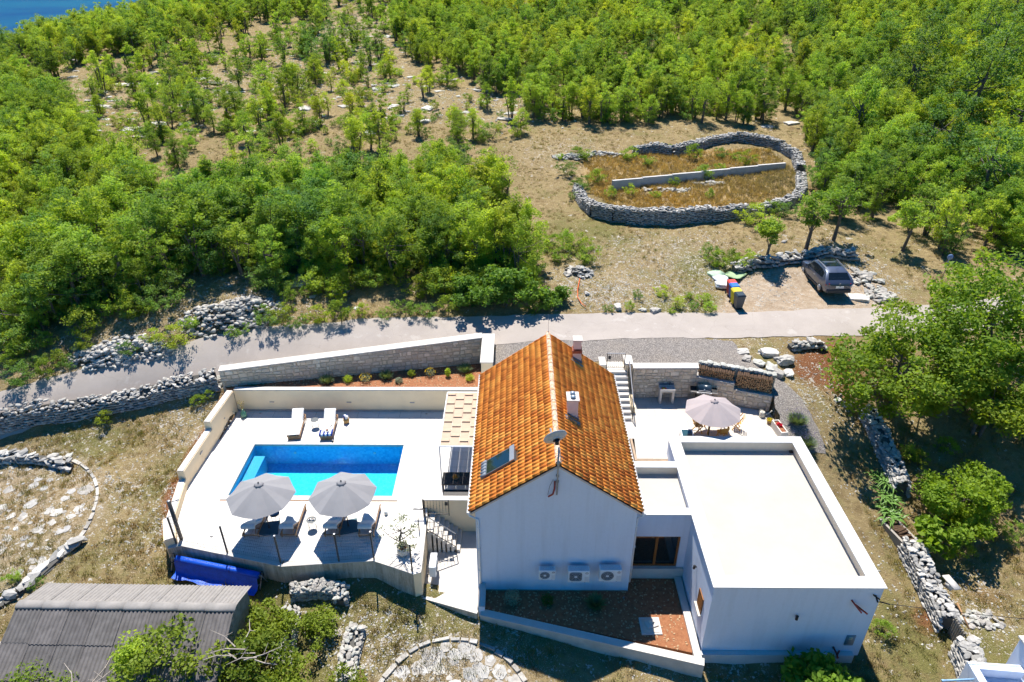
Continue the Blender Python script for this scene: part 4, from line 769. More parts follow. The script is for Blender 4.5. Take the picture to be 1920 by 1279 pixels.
for a, b_ in zip(fw_[:-1], fw_[1:]):
    a = Vector(a); b_ = Vector(b_); d = (b_ - a).normalized(); n_ = Vector((-d.y, d.x)); q = [a - d * .01, b_ + d * .01, b_ + n_ * .3 + d * .01, a + n_ * .3 - d * .01]
    o = part('wall_body', MB().prism([(v.x, v.y) for v in q], -2.2, -.012), CONS, rw); o.matrix_parent_inverse = Matrix.Translation((10, -20.5, 1.5))
    q = [a - n_ * .02, b_ - n_ * .02, b_ + n_ * .32, a + n_ * .32]; o = part('edge_slab', MB().prism([(v.x, v.y) for v in q], -.011, .012), PAVE, rw); o.matrix_parent_inverse = Matrix.Translation((10, -20.5, 1.5))
sw = wall_run('retaining_wall', 'cream side wall of the pool deck above the lower path', [((-4.03, 20.22), (-4.12, 23.1), .32, -1.7, -.012, -.012), ((-4.33, 20.08), (-4.03, 20.2), .3, -1.9, -.013, -.013)], CREAM, PAVE, .03, .02)
nw = wall_run('retaining_wall', 'cream wall with white coping under the shaded dining corner', [((-4.35, 24.03), (HX0 - .003, 24.03), .24, -1.7, .50, .50)], CREAM, CAPW, .05, .03)
struct('lower_path', MB().prism([(-4.02, 20.15), (-1.62, 19.4), (-1.62, 24.02), (-4.1, 24.02)], -2.4, -1.5), PAVE)
pw_ = wall_run('retaining_wall', 'pale wall edging the lower white path above the dry lawn', [((-4.25, 20.12), (-1.62, 19.28), .12, -2.5, -1.47, -1.47)], CONS, PAVE, .03, .02)
# stairs from deck to path
st = thing('stairs', 'pale stone stairs going down from the deck beside the shaded corner', 'stairs', (-4.1, 23.3, -1.5))
for k in range(7):
    z1 = -.19 * (k + 1) + .0; x0 = -4.1 + k * .205; o = part('step', MB().bbox((x0, 22.7, -1.5), (x0 + (.30 if k < 6 else .28), 24.02, z1), .012), STONEW, st); o.matrix_parent_inverse = Matrix.Translation((4.1, -23.3, 1.5))
def railing(name, label, a, b, h=.95, n=7, cat='railing', drop=0, beads=True, sub=None):
    """a, b: feet (x, y, z)"""
    t = thing(name, label, cat, a); a = Vector(a); b = Vector(b); up = Vector((0, 0, h)); 
    def rp(nm, mb, mt=IRON): o = part(nm, mb, mt, t); o.matrix_parent_inverse = Matrix.Translation(-a); return o
    rp('handrail', MB().bar(a + up, b + up, .045, .03), STEEL); rp('bottom_rail', MB().bar(a + up * .1, b + up * .1, .03, .025))
    for p in (a, b): rp('post', MB().bar(p - Vector((0, 0, drop if p is b else .12)), p + up, .04, .04))
    for k in range(1, n):
        p = a.lerp(b, k / n); m_ = MB().tube([p + up * .1, p + up * .98], .008, 5)
        if beads: m_.lathe([(.004, -.03), (.02, 0), (.004, .03)], p + up * (.45 + .16 * (k % 2)), 6)
        rp('baluster', m_)
    return t
railing('railing', 'sloping wrought iron railing on the open side of the deck stairs', (-4.05, 22.66, -.1), (-2.75, 22.66, -1.2), .95, 8, drop=.3)
gt = railing('iron_gate', 'open wrought iron gate at the head of the deck stairs', (-4.22, 23.5, .06), (-3.1, 23.5, .06), .98, 8, 'gate')
for nm, mb in (('lock_plate', MB().obox((-3.2, 23.48, .82), (.14, .03, .2))), ('hinge_post', MB().bar((-4.28, 23.5, -.1), (-4.28, 23.5, 1.05), .06, .06))): o = part(nm, mb, BLACK, gt); o.matrix_parent_inverse = Matrix.Translation((4.22, -23.5, -.06))
fit('latch_post', 'short dark post at the deck edge beside the stairs', 'post', [('post', MB().bar((-4.4, 22.6, 0), (-4.4, 22.6, .75), .04, .04), IRON), ('rail', MB().bar((-4.75, 23.45, .5), (-4.25, 23.45, .5), .05, .06), STEEL)], (-4.4, 22.6, 0))
# fence along the front edge
fn = thing('mesh_fence', 'wire mesh fence with dark grey posts along the front of the deck', 'fence', (-10, 20.7, 0))
fp = [(-15.15, 21.72), (-12.68, 21.22), (-10.16, 20.66), (-7.66, 20.78), (-6.16, 20.92), (-4.4, 20.25)]
WIRE = M('mesh_wire', (.10, .09, .085), .6)
for k, p in enumerate(fp):
    o = part('post', MB().box((p[0] - .03, p[1] - .03, 0), (p[0] + .03, p[1] + .03, 1.62)), POST, fn); o.matrix_parent_inverse = Matrix.Translation((10, -20.7, 0))
    o = part('post_cap', MB().box((p[0] - .035, p[1] - .035, 1.62), (p[0] + .035, p[1] + .035, 1.65)), STEEL, fn); o.matrix_parent_inverse = Matrix.Translation((10, -20.7, 0))
    if k + 1 < len(fp):
        a = Vector((*p, 0)); b_ = Vector((*fp[k + 1], 0)); m_ = MB(); nl = int((b_ - a).length / .1)
        for i in range(1, nl): q = a.lerp(b_, i / nl); m_.bar(q + Vector((0, 0, .08)), q + Vector((0, 0, 1.5)), .004, .004)
        for zz in (.08, .28, .48, .68, .88, 1.08, 1.28, 1.5): m_.bar(a + Vector((0, 0, zz)), b_ + Vector((0, 0, zz)), .007, .007)
        o = part('mesh_panel', m_, WIRE, fn); o.matrix_parent_inverse = Matrix.Translation((10, -20.7, 0))
fit('deck_lamp_post', 'thick dark shower post leaning against the left end of the deck', 'post', [('pole', MB().tube([(-15.05, 22.0, 0), (-15.05, 22.0, 2.3)], .085, 12), POST), ('top_cap', MB().lathe([(.087, 0), (.06, .03)], (-15.05, 22.0, 2.3), 12), STEEL), ('shower_head', MB().tube([(-15.05, 22.0, 2.2), (-14.75, 22.12, 2.25)], .02, 6).lathe([(.07, 0), (.07, .02)], (-14.72, 22.13, 2.22), 10), STEEL)], (-15.05, 22.0, 0))
# dining corner: woven canopy, table
cnp = thing('woven_canopy', 'flat canopy of woven tan strips fixed to the left wall of the house', 'canopy', (-2.6, 28, 2.4))
TAN = M('tan_canvas', (.47, .35, .255), .9, .06, 3); TAN2 = M('tan_canvas_underside', (.36, .19, .09), .9, .06, 3)
def cpart(nm, mb, mt): o = part(nm, mb, mt, cnp); o.matrix_parent_inverse = Matrix.Translation((2.6, -28, -2.4)); return o
CX = [-3.62, -3.18, -2.72, -2.27, -1.82]; CYs = np.linspace(25.75, 30.2, 13)
for i in range(4):
    m_ = MB().box((CX[i] + .004, 25.75, 2.404 + .004 * (i % 2)), (CX[i + 1] - .004, 30.2, 2.412 + .004 * (i % 2))); ph = i % 2
    cpart('strip', m_, TAN)
    for k in range(7):
        yb = 26.0 + k * .78 + (.39 if ph else 0)
        if yb < 30.0: cpart('cross_strip', MB().add([(CX[i] + .02, yb, 2.417), (CX[i + 1] - .02, yb, 2.417), (CX[i + 1] - .02, yb + .01, 2.475), (CX[i] + .02, yb + .01, 2.475), (CX[i + 1] - .02, yb + .3, 2.419), (CX[i] + .02, yb + .3, 2.419)], [(0, 1, 2, 3), (3, 2, 4, 5)]), TAN)
for a, b_ in (((-3.66, 25.7, 2.38), (-3.66, 30.25, 2.38)), ((-3.66, 25.7, 2.38), (HX0, 25.7, 2.38)), ((-3.66, 30.25, 2.38), (HX0, 30.25, 2.38))): cpart('frame_bar', MB().bar(a, b_, .05, .07), WHITEP)
for y_ in (25.75, 30.2): cpart('post', MB().bar((-3.66, y_, 0), (-3.66, y_, 2.38), .06, .06), WHITEP)
dt = thing('dining_table', 'dark slatted outdoor table under the woven canopy', 'table', (-2.86, 25.3, 0))
DK = M('charcoal_slats', (.045, .04, .038), .5, .15, 8)
for k in range(7): part('slat', MB().box((-.70, -.43 + k * .125, .72), (.70, -.43 + k * .125 + .115, .75)), DK, dt)
part('table_frame', MB().box((-.68, -.41, .66), (.68, .43, .718)), DK, dt)
for sx in (-1, 1):
    for sy in (-1, 1): part('leg', MB().box((sx * .62 - .035, sy * .36 - .035, 0), (sx * .62 + .035, sy * .36 + .035, .66)), DK, dt)
bn = thing('bench', 'dark bench along the low wall behind the dining table', 'bench', (-2.85, 24.62, 0)); part('seat', MB().bbox((-.6, -.2, .40), (.6, .2, .46), .01), DK, bn)
for sx in (-.5, .5): part('leg', MB().box((sx - .04, -.16, 0), (sx + .04, .16, .40)), DK, bn)
tr_ = thing('fruit_tray', 'oval wooden tray of oranges on the dark table', 'tray', (-2.92, 25.35, .75)); part('tray', MB().lathe([(.16, 0), (.2, .05), (.185, .05), (.15, .015)], (0, 0, 0), 18), TEAK, tr_)
OR = M('orange_fruit', (.62, .22, .015), .5, .1)
for k in range(8): a = k * 2.4; part('orange', MB().lathe([(.004, -.042), (.03, -.03), (.042, 0), (.03, .03), (.004, .042)], (.035 * k ** .6 * math.cos(a), .035 * k ** .6 * math.sin(a), .06 + .03 * (k < 3)), 8), OR, tr_, True)
# umbrellas
def umbrella(label, loc, rad, rim, top, col, base, rz=.2, group=None):
    t = thing('parasol', label, 'parasol', loc, rz, group); m_ = MB(); K = 8; rings = [(.13, 0), (.3, .05), (.55, .2), (.8, .55), (1.0, 1.0)]; n_ = K * 4
    for fr_, _ in rings:
        for j in range(n_):
            a = 6.28318 * j / n_; tq = abs(((j / 4) % 1) - .5) * 2; sag = (1 - tq) * (1 - tq) ; rr = rad * fr_ * (1 - .075 * (1 - (2 * abs(((j % 4) / 4) - .5)) ** 2) * fr_)
            zz = top - (top - rim) * (fr_ ** 1.12) - .10 * fr_ * (1 - abs((j % 4) / 2 - 1)) * .6 * (1 if j % 4 else 0)
            m_.v.append((rr * math.cos(a), rr * math.sin(a), zz))
    m_.f = [(k * n_ + j, k * n_ + (j + 1) % n_, (k + 1) * n_ + (j + 1) % n_, (k + 1) * n_ + j) for k in range(len(rings) - 1) for j in range(n_)]; m_.m = [0] * len(m_.f)
    cn = part('canopy', m_, col, t)
    part('vent_cap', MB().lathe([(.24, top - .10), (.12, top - .01), (.012, top + .055)], (0, 0, 0), 16), col, cn, True); part('finial', MB().lathe([(.03, top + .05), (.035, top + .08), (.01, top + .1)], (.0, 0, 0), 8), BLACK, t)
    for j in range(K):
        a = 6.28318 * j / K; e_ = (rad * .985 * math.cos(a), rad * .985 * math.sin(a), rim - .012); part('rib', MB().bar((.03 * math.cos(a), .03 * math.sin(a), top - .06), e_, .02, .014), STEEL, t)
        part('stretcher', MB().bar((.05 * math.cos(a), .05 * math.sin(a), top - .75), (rad * .5 * math.cos(a), rad * .5 * math.sin(a), top - (top - rim) * .5 - .04), .012, .012), STEEL, t)
    part('pole', MB().tube([(0, 0, .05), (0, 0, top)], .024, 10), POST, t, True)
    if base: part('base', MB().bbox((-.42, -.42, 0), (.42, .42, .07), .02), M('teal_grey_base', (.05, .11, .14), .7, .1), t); part('collar', MB().lathe([(.05, 0), (.04, .2)], (0, 0, .07), 10), POST, t)
    return t
UMG = M('grey_parasol_cloth', (.25, .245, .25), .9, .04, 2.5, .1, 30); UMB = M('taupe_parasol_cloth', (.35, .30, .295), .9, .03, 2.5, .1, 30)
umbrella('grey octagonal parasol over the deck, left one by the pool', (-11.28, 22.66, 0), 1.5, 2.05, 2.72, UMG, True, .17, 'grey parasols by the pool')
umbrella('grey octagonal parasol over the deck, right one by the pool', (-7.68, 22.8, 0), 1.5, 2.05, 2.72, UMG, True, .28, 'grey parasols by the pool')
umbrella('taupe octagonal parasol over the wooden table on the upper terrace', (10.0, 28.22, 1.1), 1.45, 2.74 - 1.1, 3.36 - 1.1, UMB, False, .1)
# loungers
CUSH = M('tufted_cushion', (.76, .74, .70), .95, .05, 5, .15, 60)
def cushion_strip(rows, w_):
    """rows: (y, z) centre line; quilted top"""
    m_ = MB(); nx_ = 13; nr = len(rows)
    for r_, (y, z) in enumerate(rows):
        a = rows[max(r_ - 1, 0)]; b_ = rows[min(r_ + 1, nr - 1)]; d = Vector((b_[0] - a[0], b_[1] - a[1])).normalized(); n_ = Vector((-d.y, d.x))
        for i in range(nx_):
            x = (i / (nx_ - 1) - .5) * w_; edge = 1 if (0 < i < nx_ - 1 and 0 < r_ < nr - 1) else 0
            tuft = (.5 + .5 * math.cos(6.283 * i / 3)) * (.5 + .5 * math.cos(6.283 * r_ / 3)); h = .035 + .045 * edge - .032 * tuft * edge
            m_.v.append((x, y + n_.x * h, z + n_.y * h))
    m_.f = [(r_ * nx_ + i, r_ * nx_ + i + 1, (r_ + 1) * nx_ + i + 1, (r_ + 1) * nx_ + i) for r_ in range(nr - 1) for i in range(nx_ - 1)]
    o = len(m_.v); 
    for r_, (y, z) in enumerate(rows): m_.v += [(-w_ / 2, y, z + .004), (w_ / 2, y, z + .004)]
    m_.f += [(o + 2 * r_ + 1, o + 2 * r_, o + 2 * r_ + 2, o + 2 * r_ + 3) for r_ in range(nr - 1)]; m_.f += [(o + 2 * r_, r_ * nx_, (r_ + 1) * nx_, o + 2 * r_ + 2) for r_ in range(nr - 1)] + [(r_ * nx_ + nx_ - 1, o + 2 * r_ + 1, o + 2 * r_ + 3, (r_ + 1) * nx_ + nx_ - 1) for r_ in range(nr - 1)]
    m_.m = [0] * len(m_.f); return m_
def lounger(label, loc, rz, fold=False):
    t = thing('sun_lounger', label, 'sun lounger', loc, rz, 'sun loungers on the pool deck'); W_ = .33; HB_ = (1.22, .31); HT = (1.86, .74)
    for sx in (-1, 1):
        part('side_rail', MB().box((sx * W_ - .018, 0, .22), (sx * W_ + .018, 1.95, .30)), TEAK, t); part('leg', MB().box((sx * W_ - .022, .12, 0), (sx * W_ + .022, .17, .219)), TEAK, t); part('leg', MB().box((sx * W_ - .022, 1.78, 0), (sx * W_ + .022, 1.83, .219)), TEAK, t)
        part('back_rail', MB().bar((sx * (W_ - .04), HB_[0], HB_[1] - .01), (sx * (W_ - .04), HT[0], HT[1] - .01), .03, .04), TEAK, t); part('back_prop', MB().bar((sx * (W_ - .08), HT[0] - .12, HT[1] - .1), (sx * (W_ - .08), 1.9, .27), .025, .03), TEAK, t)
    for k in range(9): part('slat', MB().box((-W_ + .02, .03 + k * .135, .301), (W_ - .02, .03 + k * .135 + .08, .318)), TEAK, t)
    for yy in (.0, 1.92, 1.5): part('cross_bar', MB().box((-W_ + .019, yy, .225), (W_ - .019, yy + .03, .285)), TEAK, t)
    part('foot_board', MB().box((-W_ + .019, .005, .03), (W_ - .019, .028, .22)), TEAK, t)
    part('back_slat', MB().bar((0, HB_[0] + .02, HB_[1]), (0, HT[0], HT[1]), .52, .02), TEAK, t)
    rows = [(y, .322) for y in np.linspace(.02, 1.2, 14)] + [(1.22 + (HT[0] - 1.22) * k / 9, .33 + (HT[1] - .31) * k / 9 + .012) for k in range(1, 10)]
    if fold: rows += [(HT[0] + .05, HT[1] + .02), (HT[0] + .08, HT[1] - .08)]
    part('cushion', cushion_strip(rows, .64), CUSH, t, True); return t
for sx, x in ((0, -11.97), (1, -10.22)): lounger(['white cushioned wooden lounger against the cream wall, left of the pair', 'white cushioned wooden lounger with striped towel against the cream wall'][sx], (x, 29.12, 0), R(5.5 if sx == 0 else 4))
for x, yy, a, lab in ((-11.95, 23.95, 181, 'wooden lounger mostly under the left parasol, leftmost of the front row'), (-10.25, 23.98, 181, 'wooden lounger just right of the left parasol base'), (-8.3, 24.0, 181, 'wooden lounger under the right parasol, left of its base'), (-6.72, 24.0, 180, 'wooden lounger right of the right parasol base near the glass lantern')): lounger(lab, (x, yy, 0), R(a), True)
tw = thing('striped_towel', 'blue and white striped towel across the foot of the lounger', 'towel', (-10.22, 29.12, 0), R(4)); NAVY = M('navy_cloth', (.02, .045, .22), .9, .08); WCL = M('white_cloth', (.78, .77, .75), .95, .03)
for k in range(7): part('stripe', MB().add([(-.36 + k * .103, -.02, .30), (-.36 + (k + 1) * .103, -.02, .30), (-.36 + (k + 1) * .103, -.005, .418), (-.36 + k * .103, -.005, .418), (-.36 + k * .103, .42, .425), (-.36 + (k + 1) * .103, .42, .425)], [(0, 1, 2, 3), (3, 2, 5, 4)]), NAVY if k % 2 == 0 else WCL, tw)
ht = thing('serving_plate', 'small white plate with a bowl on the striped towel', 'plate', (-10.2, 29.42, .435)); part('plate', MB().lathe([(.05, 0), (.15, .02), (.14, .025), (.04, .008)], (0, 0, 0), 18), WCL, ht, True); part('bowl', MB().lathe([(.04, .01), (.08, .06), (.07, .06), (.03, .02)], (0, 0, 0), 14), M('dark_bowl', (.25, .14, .1), .5), ht, True)
hk = thing('book', 'brown book lying on the lounger cushion above the towel', 'book', (-10.15, 29.95, .42), .6); part('cover', MB().box((-.08, -.11, 0), (.08, .11, .025)), M('book_cover', (.4, .26, .12), .7), hk); part('pages', MB().box((-.075, -.105, .0255), (.078, .105, .03)), WCL, hk)
bk = thing('basket', 'wicker basket holding a rolled navy and white towel by the wall', 'basket', (-9.48, 30.72, 0)); part('body', MB().lathe([(.14, 0), (.17, .15), (.165, .3), (.15, .3), (.13, .03)], (0, 0, 0), 18), M('wicker', (.48, .30, .12), .85, .25, 40, .5, 60), bk, True)
for k in range(5): a = k * 1.26; part('rolled_towel', MB().tube([(.07 * math.cos(a), .07 * math.sin(a), .2), (.08 * math.cos(a), .08 * math.sin(a), .44 + .02 * k)], .06, 10), NAVY if k % 2 else WCL, bk, True)
def side_table(label, loc, kind):
    t = thing('side_table', label, 'side table', loc, group='round wire side tables'); part('top', MB().lathe([(.215, .49), (.225, .51), (.215, .51), (.205, .497)], (0, 0, 0), 24), M('table_top_' + kind, (.10, .11, .115), .4, .1), t)
    for k in range(6): a = k * math.pi / 3; part('leg', MB().tube([(.2 * math.cos(a), .2 * math.sin(a), .49), (.17 * math.cos(a), .17 * math.sin(a), 0)], .006, 5), BLACK, t)
    part('ring', MB().tube([(.185 * math.cos(a), .185 * math.sin(a), .06) for a in np.linspace(0, 6.283, 20)], .006, 5), BLACK, t); return t
side_table('empty round wire table between the two loungers by the wall', (-11.1, 30.3, 0), 'a'); side_table('round wire table with a dark tray under the left parasol', (-11.1, 23.1, 0), 'b'); side_table('round wire table with two cups between the parasols', (-9.3, 22.72, 0), 'c')
ty = thing('dark_tray', 'dark blue tray lying on the wire table under the left parasol', 'tray', (-11.1, 23.1, .512), .5); part('tray', MB().bbox((-.19, -.15, 0), (.19, .15, .02), .01), M('tray_blue', (.03, .06, .09), .25), ty); part('tablet_screen', MB().box((-.14, -.11, .0205), (.14, .11, .026)), M('tray_inner', (.10, .16, .22), .2), ty)
for dx, lb in ((-.08, 'white coffee cup on wire table, left of the two'), (.08, 'white coffee cup on wire table, right of the two')): cpz = thing('cup', lb, 'cup', (-9.3 + dx, 22.74, .512)); part('saucer', MB().lathe([(.03, 0), (.075, .012), (.03, .006)], (0, 0, 0), 14), WCL, cpz, True); part('cup', MB().lathe([(.025, .01), (.04, .06), (.034, .06), (.02, .02)], (0, 0, 0), 12), M('cup_dark' + str(dx), (.35, .3, .27), .5), cpz, True)
dj = thing('demijohn', 'green glass demijohn with dried stems in the deck corner', 'vase', (-15.4, 31.2, 0)); GG, nt, N, L, P = _nodes('green_glass'); P.inputs['Base Color'].default_value = (.18, .50, .34, 1); P.inputs['Roughness'].default_value = .08; P.inputs['Transmission Weight'].default_value = .55
part('bottle', MB().lathe([(.12, 0), (.17, .1), (.16, .28), (.07, .4), (.05, .5), (.06, .52)], (0, 0, 0), 18), GG, dj, True)
for k in range(7): part('dried_stem', MB().tube([(0, 0, .3), (.05 * math.cos(k), .05 * math.sin(k), .6), (.16 * math.cos(k * 1.7), .12 * math.sin(k * 1.7), .9 + .03 * k)], .006, 4).lathe([(.004, 0), (.03, .03), (.004, .06)], (.16 * math.cos(k * 1.7), .12 * math.sin(k * 1.7), .88 + .03 * k), 6), M('dried_flower%d' % k, (.42, .30, .06), .9), dj)
ln = thing('lantern', 'small white glass lantern beside the rightmost front lounger', 'lantern', (-6.08, 23.6, 0)); part('body', MB().lathe([(.06, 0), (.09, .05), (.085, .16), (.05, .2)], (0, 0, 0), 12), M('frosted_glass', (.6, .62, .6), .2), ln, True); part('handle', MB().tube([(.06 * math.cos(a), 0, .19 + .12 * math.sin(a)) for a in np.linspace(0, 3.14, 8)], .005, 5), STEEL, ln)
for lb, x, y in (('small black speaker on the far edge of the pool coping', -9.85, 28.98),): fit('speaker', lb, 'speaker', [('body', MB().lathe([(.05, 0), (.06, .05), (.05, .1)], (x, y, .03), 12), BLACK), ('top_ring', MB().lathe([(.045, 0), (.03, .012)], (x, y, .13), 12), STEEL)], (x, y, .03))
for lb, x, y in (('small drain cover on the deck near the thick post', -13.75, 22.15), ('tiny dark outlet at the foot of the cream wall, left', -14.6, 31.55), ('tiny dark outlet at the foot of the cream wall, right', -5.1, 31.55)): fit('drain_cover', lb, 'drain cover', [('grate', MB().box((x - .06, y - .03, .002), (x + .06, y + .03, .012)), GREYP), ('slot', MB().box((x - .04, y - .01, .0125), (x + .04, y + .01, .016)), BLACK)], (x, y, 0))
# potted olive
def sprig_tree(name, label, cat, loc, h, cr, nlf, mat, lsize, z0, seed, parts=None, stems=1, csize=.2, ncl=26):
    t = thing(name, label, cat, loc); cm, tm = tree_meshes(name, seed, h, cr, z0, ncl, nlf, lsize, csize, mat, stems, .5); link('crown', cm, t); link('trunk', tm, t); return t
ol = sprig_tree('potted_olive_tree', 'thin olive tree in a white pot at the right front corner of the deck', 'potted tree', (-4.92, 21.25, 0), 2.1, .85, 520, LEAFG, .085, .55, 61, ncl=34)
part('pot', MB().lathe([(.2, 0), (.27, .12), (.28, .34), (.25, .42), (.22, .42), (.22, .3)], (0, 0, 0), 20), M('white_pot', (.62, .58, .52), .8, .1, 8), ol, True); part('pot_soil', MB().lathe([(.22, .36), (.02, .4)], (0, 0, 0), 14, cap=False), SOIL, ol)
part('pot_plants', MB().add(*[x.tolist() for x in leaves(np.random.default_rng(3).normal(size=(120, 3)) * [.13, .13, .06] + [0, 0, .48], .11, np.random.default_rng(4))]), LEAFG, ol)
# solar cover roller
BLU = M('blue_solar_cover', (.012, .085, .52), .35, .18, 5, .5, 45); cr0 = thing('pool_cover_reel', 'blue bubble pool cover on a roller below the deck front', 'pool cover', (-13.1, 20.6, -.9))
A_ = Vector((-15.05, 21.25, -.42)); B_ = Vector((-11.1, 20.38, -.46))
def rpart(nm, mb, mt, sm=False): o = part(nm, mb, mt, cr0, sm); o.matrix_parent_inverse = Matrix.Translation((13.1, -20.6, .9)); return o
rpart('roll', MB().tube([A_.lerp(B_, t_) for t_ in np.linspace(0, 1, 9)], .155, 18), BLU, True); rpart('axle', MB().tube([A_ - (B_ - A_) * .06, B_ + (B_ - A_) * .04], .03, 8), STEEL, True)
sh = MB(); nn_ = Vector((-(B_ - A_).y, (B_ - A_).x, 0)).normalized() * -1
if nn_.y > 0: nn_ = -nn_
for i in range(25):
    p = A_.lerp(B_, i / 24)
    for k, (o_, dz) in enumerate(((.17, .02), (.21, -.2), (.24, -.45), (.34, -.56), (.46, -.55 + .03 * math.sin(i)), (.6 + .05 * math.sin(i * .9), -.56 + .02 * math.sin(i * 2)))): q = p + nn_ * o_; sh.v.append((q.x, q.y, q.z + dz))
sh.f = [(i * 6 + k, i * 6 + k + 1, (i + 1) * 6 + k + 1, (i + 1) * 6 + k) for i in range(24) for k in range(5)]; sh.m = [0] * len(sh.f); rpart('loose_sheet', sh, BLU, True)
rpart('strap', MB().tube([A_.lerp(B_, .66) + Vector((0, math.cos(a) * .16, math.sin(a) * .16)) for a in np.linspace(0, 6.28, 14)], .02, 6), M('navy_strap', (.01, .03, .2), .6), True)
for p in (A_ - (B_ - A_) * .05, B_ + (B_ - A_) * .03):
    rpart('stand', MB().bar(p, p + Vector((-.1, -.22, -.6)), .04, .03).bar(p, p + Vector((.1, .2, -.6)), .04, .03), STEEL); rpart('hand_wheel', MB().tube([p + Vector((0, math.cos(a) * .2, math.sin(a) * .2)) for a in np.linspace(0, 6.28, 16)], .015, 6), BLACK); rpart('castor', MB().lathe([(.06, -.03), (.06, .03)], p + Vector((-.1, -.22, -.62)), 10), BLACK)
# ------------------------------------------------------------------ cut stone walls
STN = [M('cut_stone_%d' % i, c, .9, .14, 5, .4, 25, rnd=.14) for i, c in enumerate([(.64, .52, .385), (.55, .46, .36), (.70, .60, .47)])]
MORT = M('lime_mortar', (.50, .41, .30), .95, .15, 6, .3, 30)
def stone_face(t, a, b, zb, zt, seed, proud=.035, size=.3, skip=None, off=(0, 0, 0)):
    """irregular squared stones on the vertical face from a to b (face looks to the right of a->b)"""
    rg = random.Random(seed); a = Vector(a); b = Vector(b); L_ = (b - a).length; d = (b - a).normalized(); n_ = Vector((d.y, -d.x, 0))
    def zt_(s): return zt[0] + (zt[1] - zt[0]) * s / L_ if isinstance(zt, (tuple, list)) else zt
    def zb_(s): return zb[0] + (zb[1] - zb[0]) * s / L_ if isinstance(zb, (tuple, list)) else zb
    rows = max(1, round((max(zt_(0), zt_(L_)) - min(zb_(0), zb_(L_))) / (size * .68))); z0 = min(zb_(0), zb_(L_)); rh = (max(zt_(0), zt_(L_)) - z0) / rows
    cols = []
    for r_ in range(rows):
        s = rg.uniform(-.15, 0); 
        while s < L_:
            w_ = size * rg.uniform(.5, 1.6); e = min(s + w_, L_)
            if L_ - e < .12: e = L_
            s0 = max(s, 0); wv = lambda rr: (.05 * math.sin(s0 * 2.3 + rr * 1.9) + rg.uniform(-.02, .02)) * (0 < rr < rows); lo = z0 + r_ * rh + wv(r_); hi = z0 + (r_ + 1) * rh + .05 * math.sin(s0 * 2.3 + (r_ + 1) * 1.9) * (r_ + 1 < rows) - .012; hi_ = min(hi, zt_((s0 + e) / 2)); lo_ = max(lo, zb_((s0 + e) / 2) - .05)
            if e - s0 > .06 and hi_ - lo_ > .06:
                j = lambda: rg.uniform(-.045, .045); g = .008; pr = proud * rg.uniform(.6, 1.35)
                q = [(s0 + g + abs(j()), lo_ + g + abs(j())), (e - g - abs(j()), lo_ + g + abs(j())), (e - g - abs(j()), hi_ - g - abs(j())), ((s0 + e) / 2 + j(), hi_ - g), (s0 + g + abs(j()), hi_ - g - abs(j()))]
                cxm = sum(p[0] for p in q) / 5; czm = sum(p[1] for p in q) / 5; vs = []
                for k, (sc, out) in enumerate(((1, 0), (.97, pr * .7), (.82, pr))): vs += [a + d * (cxm + (p[0] - cxm) * sc) + n_ * out + Vector((0, 0, czm + (p[1] - czm) * sc - a.z)) for p in q]
                fs = [(k * 5 + i, k * 5 + (i + 1) % 5, k * 5 + 5 + (i + 1) % 5, k * 5 + 5 + i) for k in (0, 1) for i in range(5)] + [(10, 11, 12, 13, 14)]
                o = part('stone', MB().add([v + n_ * .001 for v in vs], fs), rg.choice(STN), t); o.matrix_parent_inverse = Matrix.Translation([-q_ for q_ in t.location])
            s = e if e > s else s + .1
# road-side wall behind the planting bed
WA, WB = (-16.75, 32.3), (-1.95, 35.0)
rsw = thing('stone_wall', 'coursed limestone wall with white top between road and planting bed', 'wall', (WA[0], WA[1], 1.0))
def rsp(nm, mb, mt): o = part(nm, mb, mt, rsw); o.matrix_parent_inverse = Matrix.Translation((-WA[0], -WA[1], -1.0)); return o
dA = (Vector(WB) - Vector(WA)).normalized(); nA = Vector((-dA.y, dA.x))
q = [Vector(WA), Vector(WB), Vector(WB) + nA * .5, Vector(WA) + nA * .5]; rsp('core', MB().prism([(v.x, v.y) for v in q], 0.2, [2.33, 3.02, 3.02, 2.33]), MORT)
q = [Vector(WA) - nA * .04 - dA * .03, Vector(WB) - nA * .04, Vector(WB) + nA * .55, Vector(WA) + nA * .55 - dA * .03]; rsp('coping', MB().prism([(v.x, v.y) for v in q], [2.331, 3.021, 3.021, 2.331], [2.40, 3.09, 3.09, 2.40]), STONEW)
stone_face(rsw, (WA[0], WA[1], 0), (WB[0], WB[1], 0), (.7, 1.25), (2.32, 3.0), 21, .035, .34)
rsp('return_wall', MB().box((-1.95, 32.3, 0), (-1.32, 35.45, 2.98)), CREAM); rsp('return_coping', MB().box((-2.0, 32.25, 2.981), (-1.27, 35.5, 3.05)), STONEW); rsp('return_step', MB().box((-1.6, 31.4, 0), (-1.3, 32.25, 2.3)), CREAM)
struct('planting_bed', MB().prism([(-16.5, 32.15), (-2.0, 32.15), (-2.0, 34.95), (-16.6, 32.35)], .6, 1.30), SOIL)
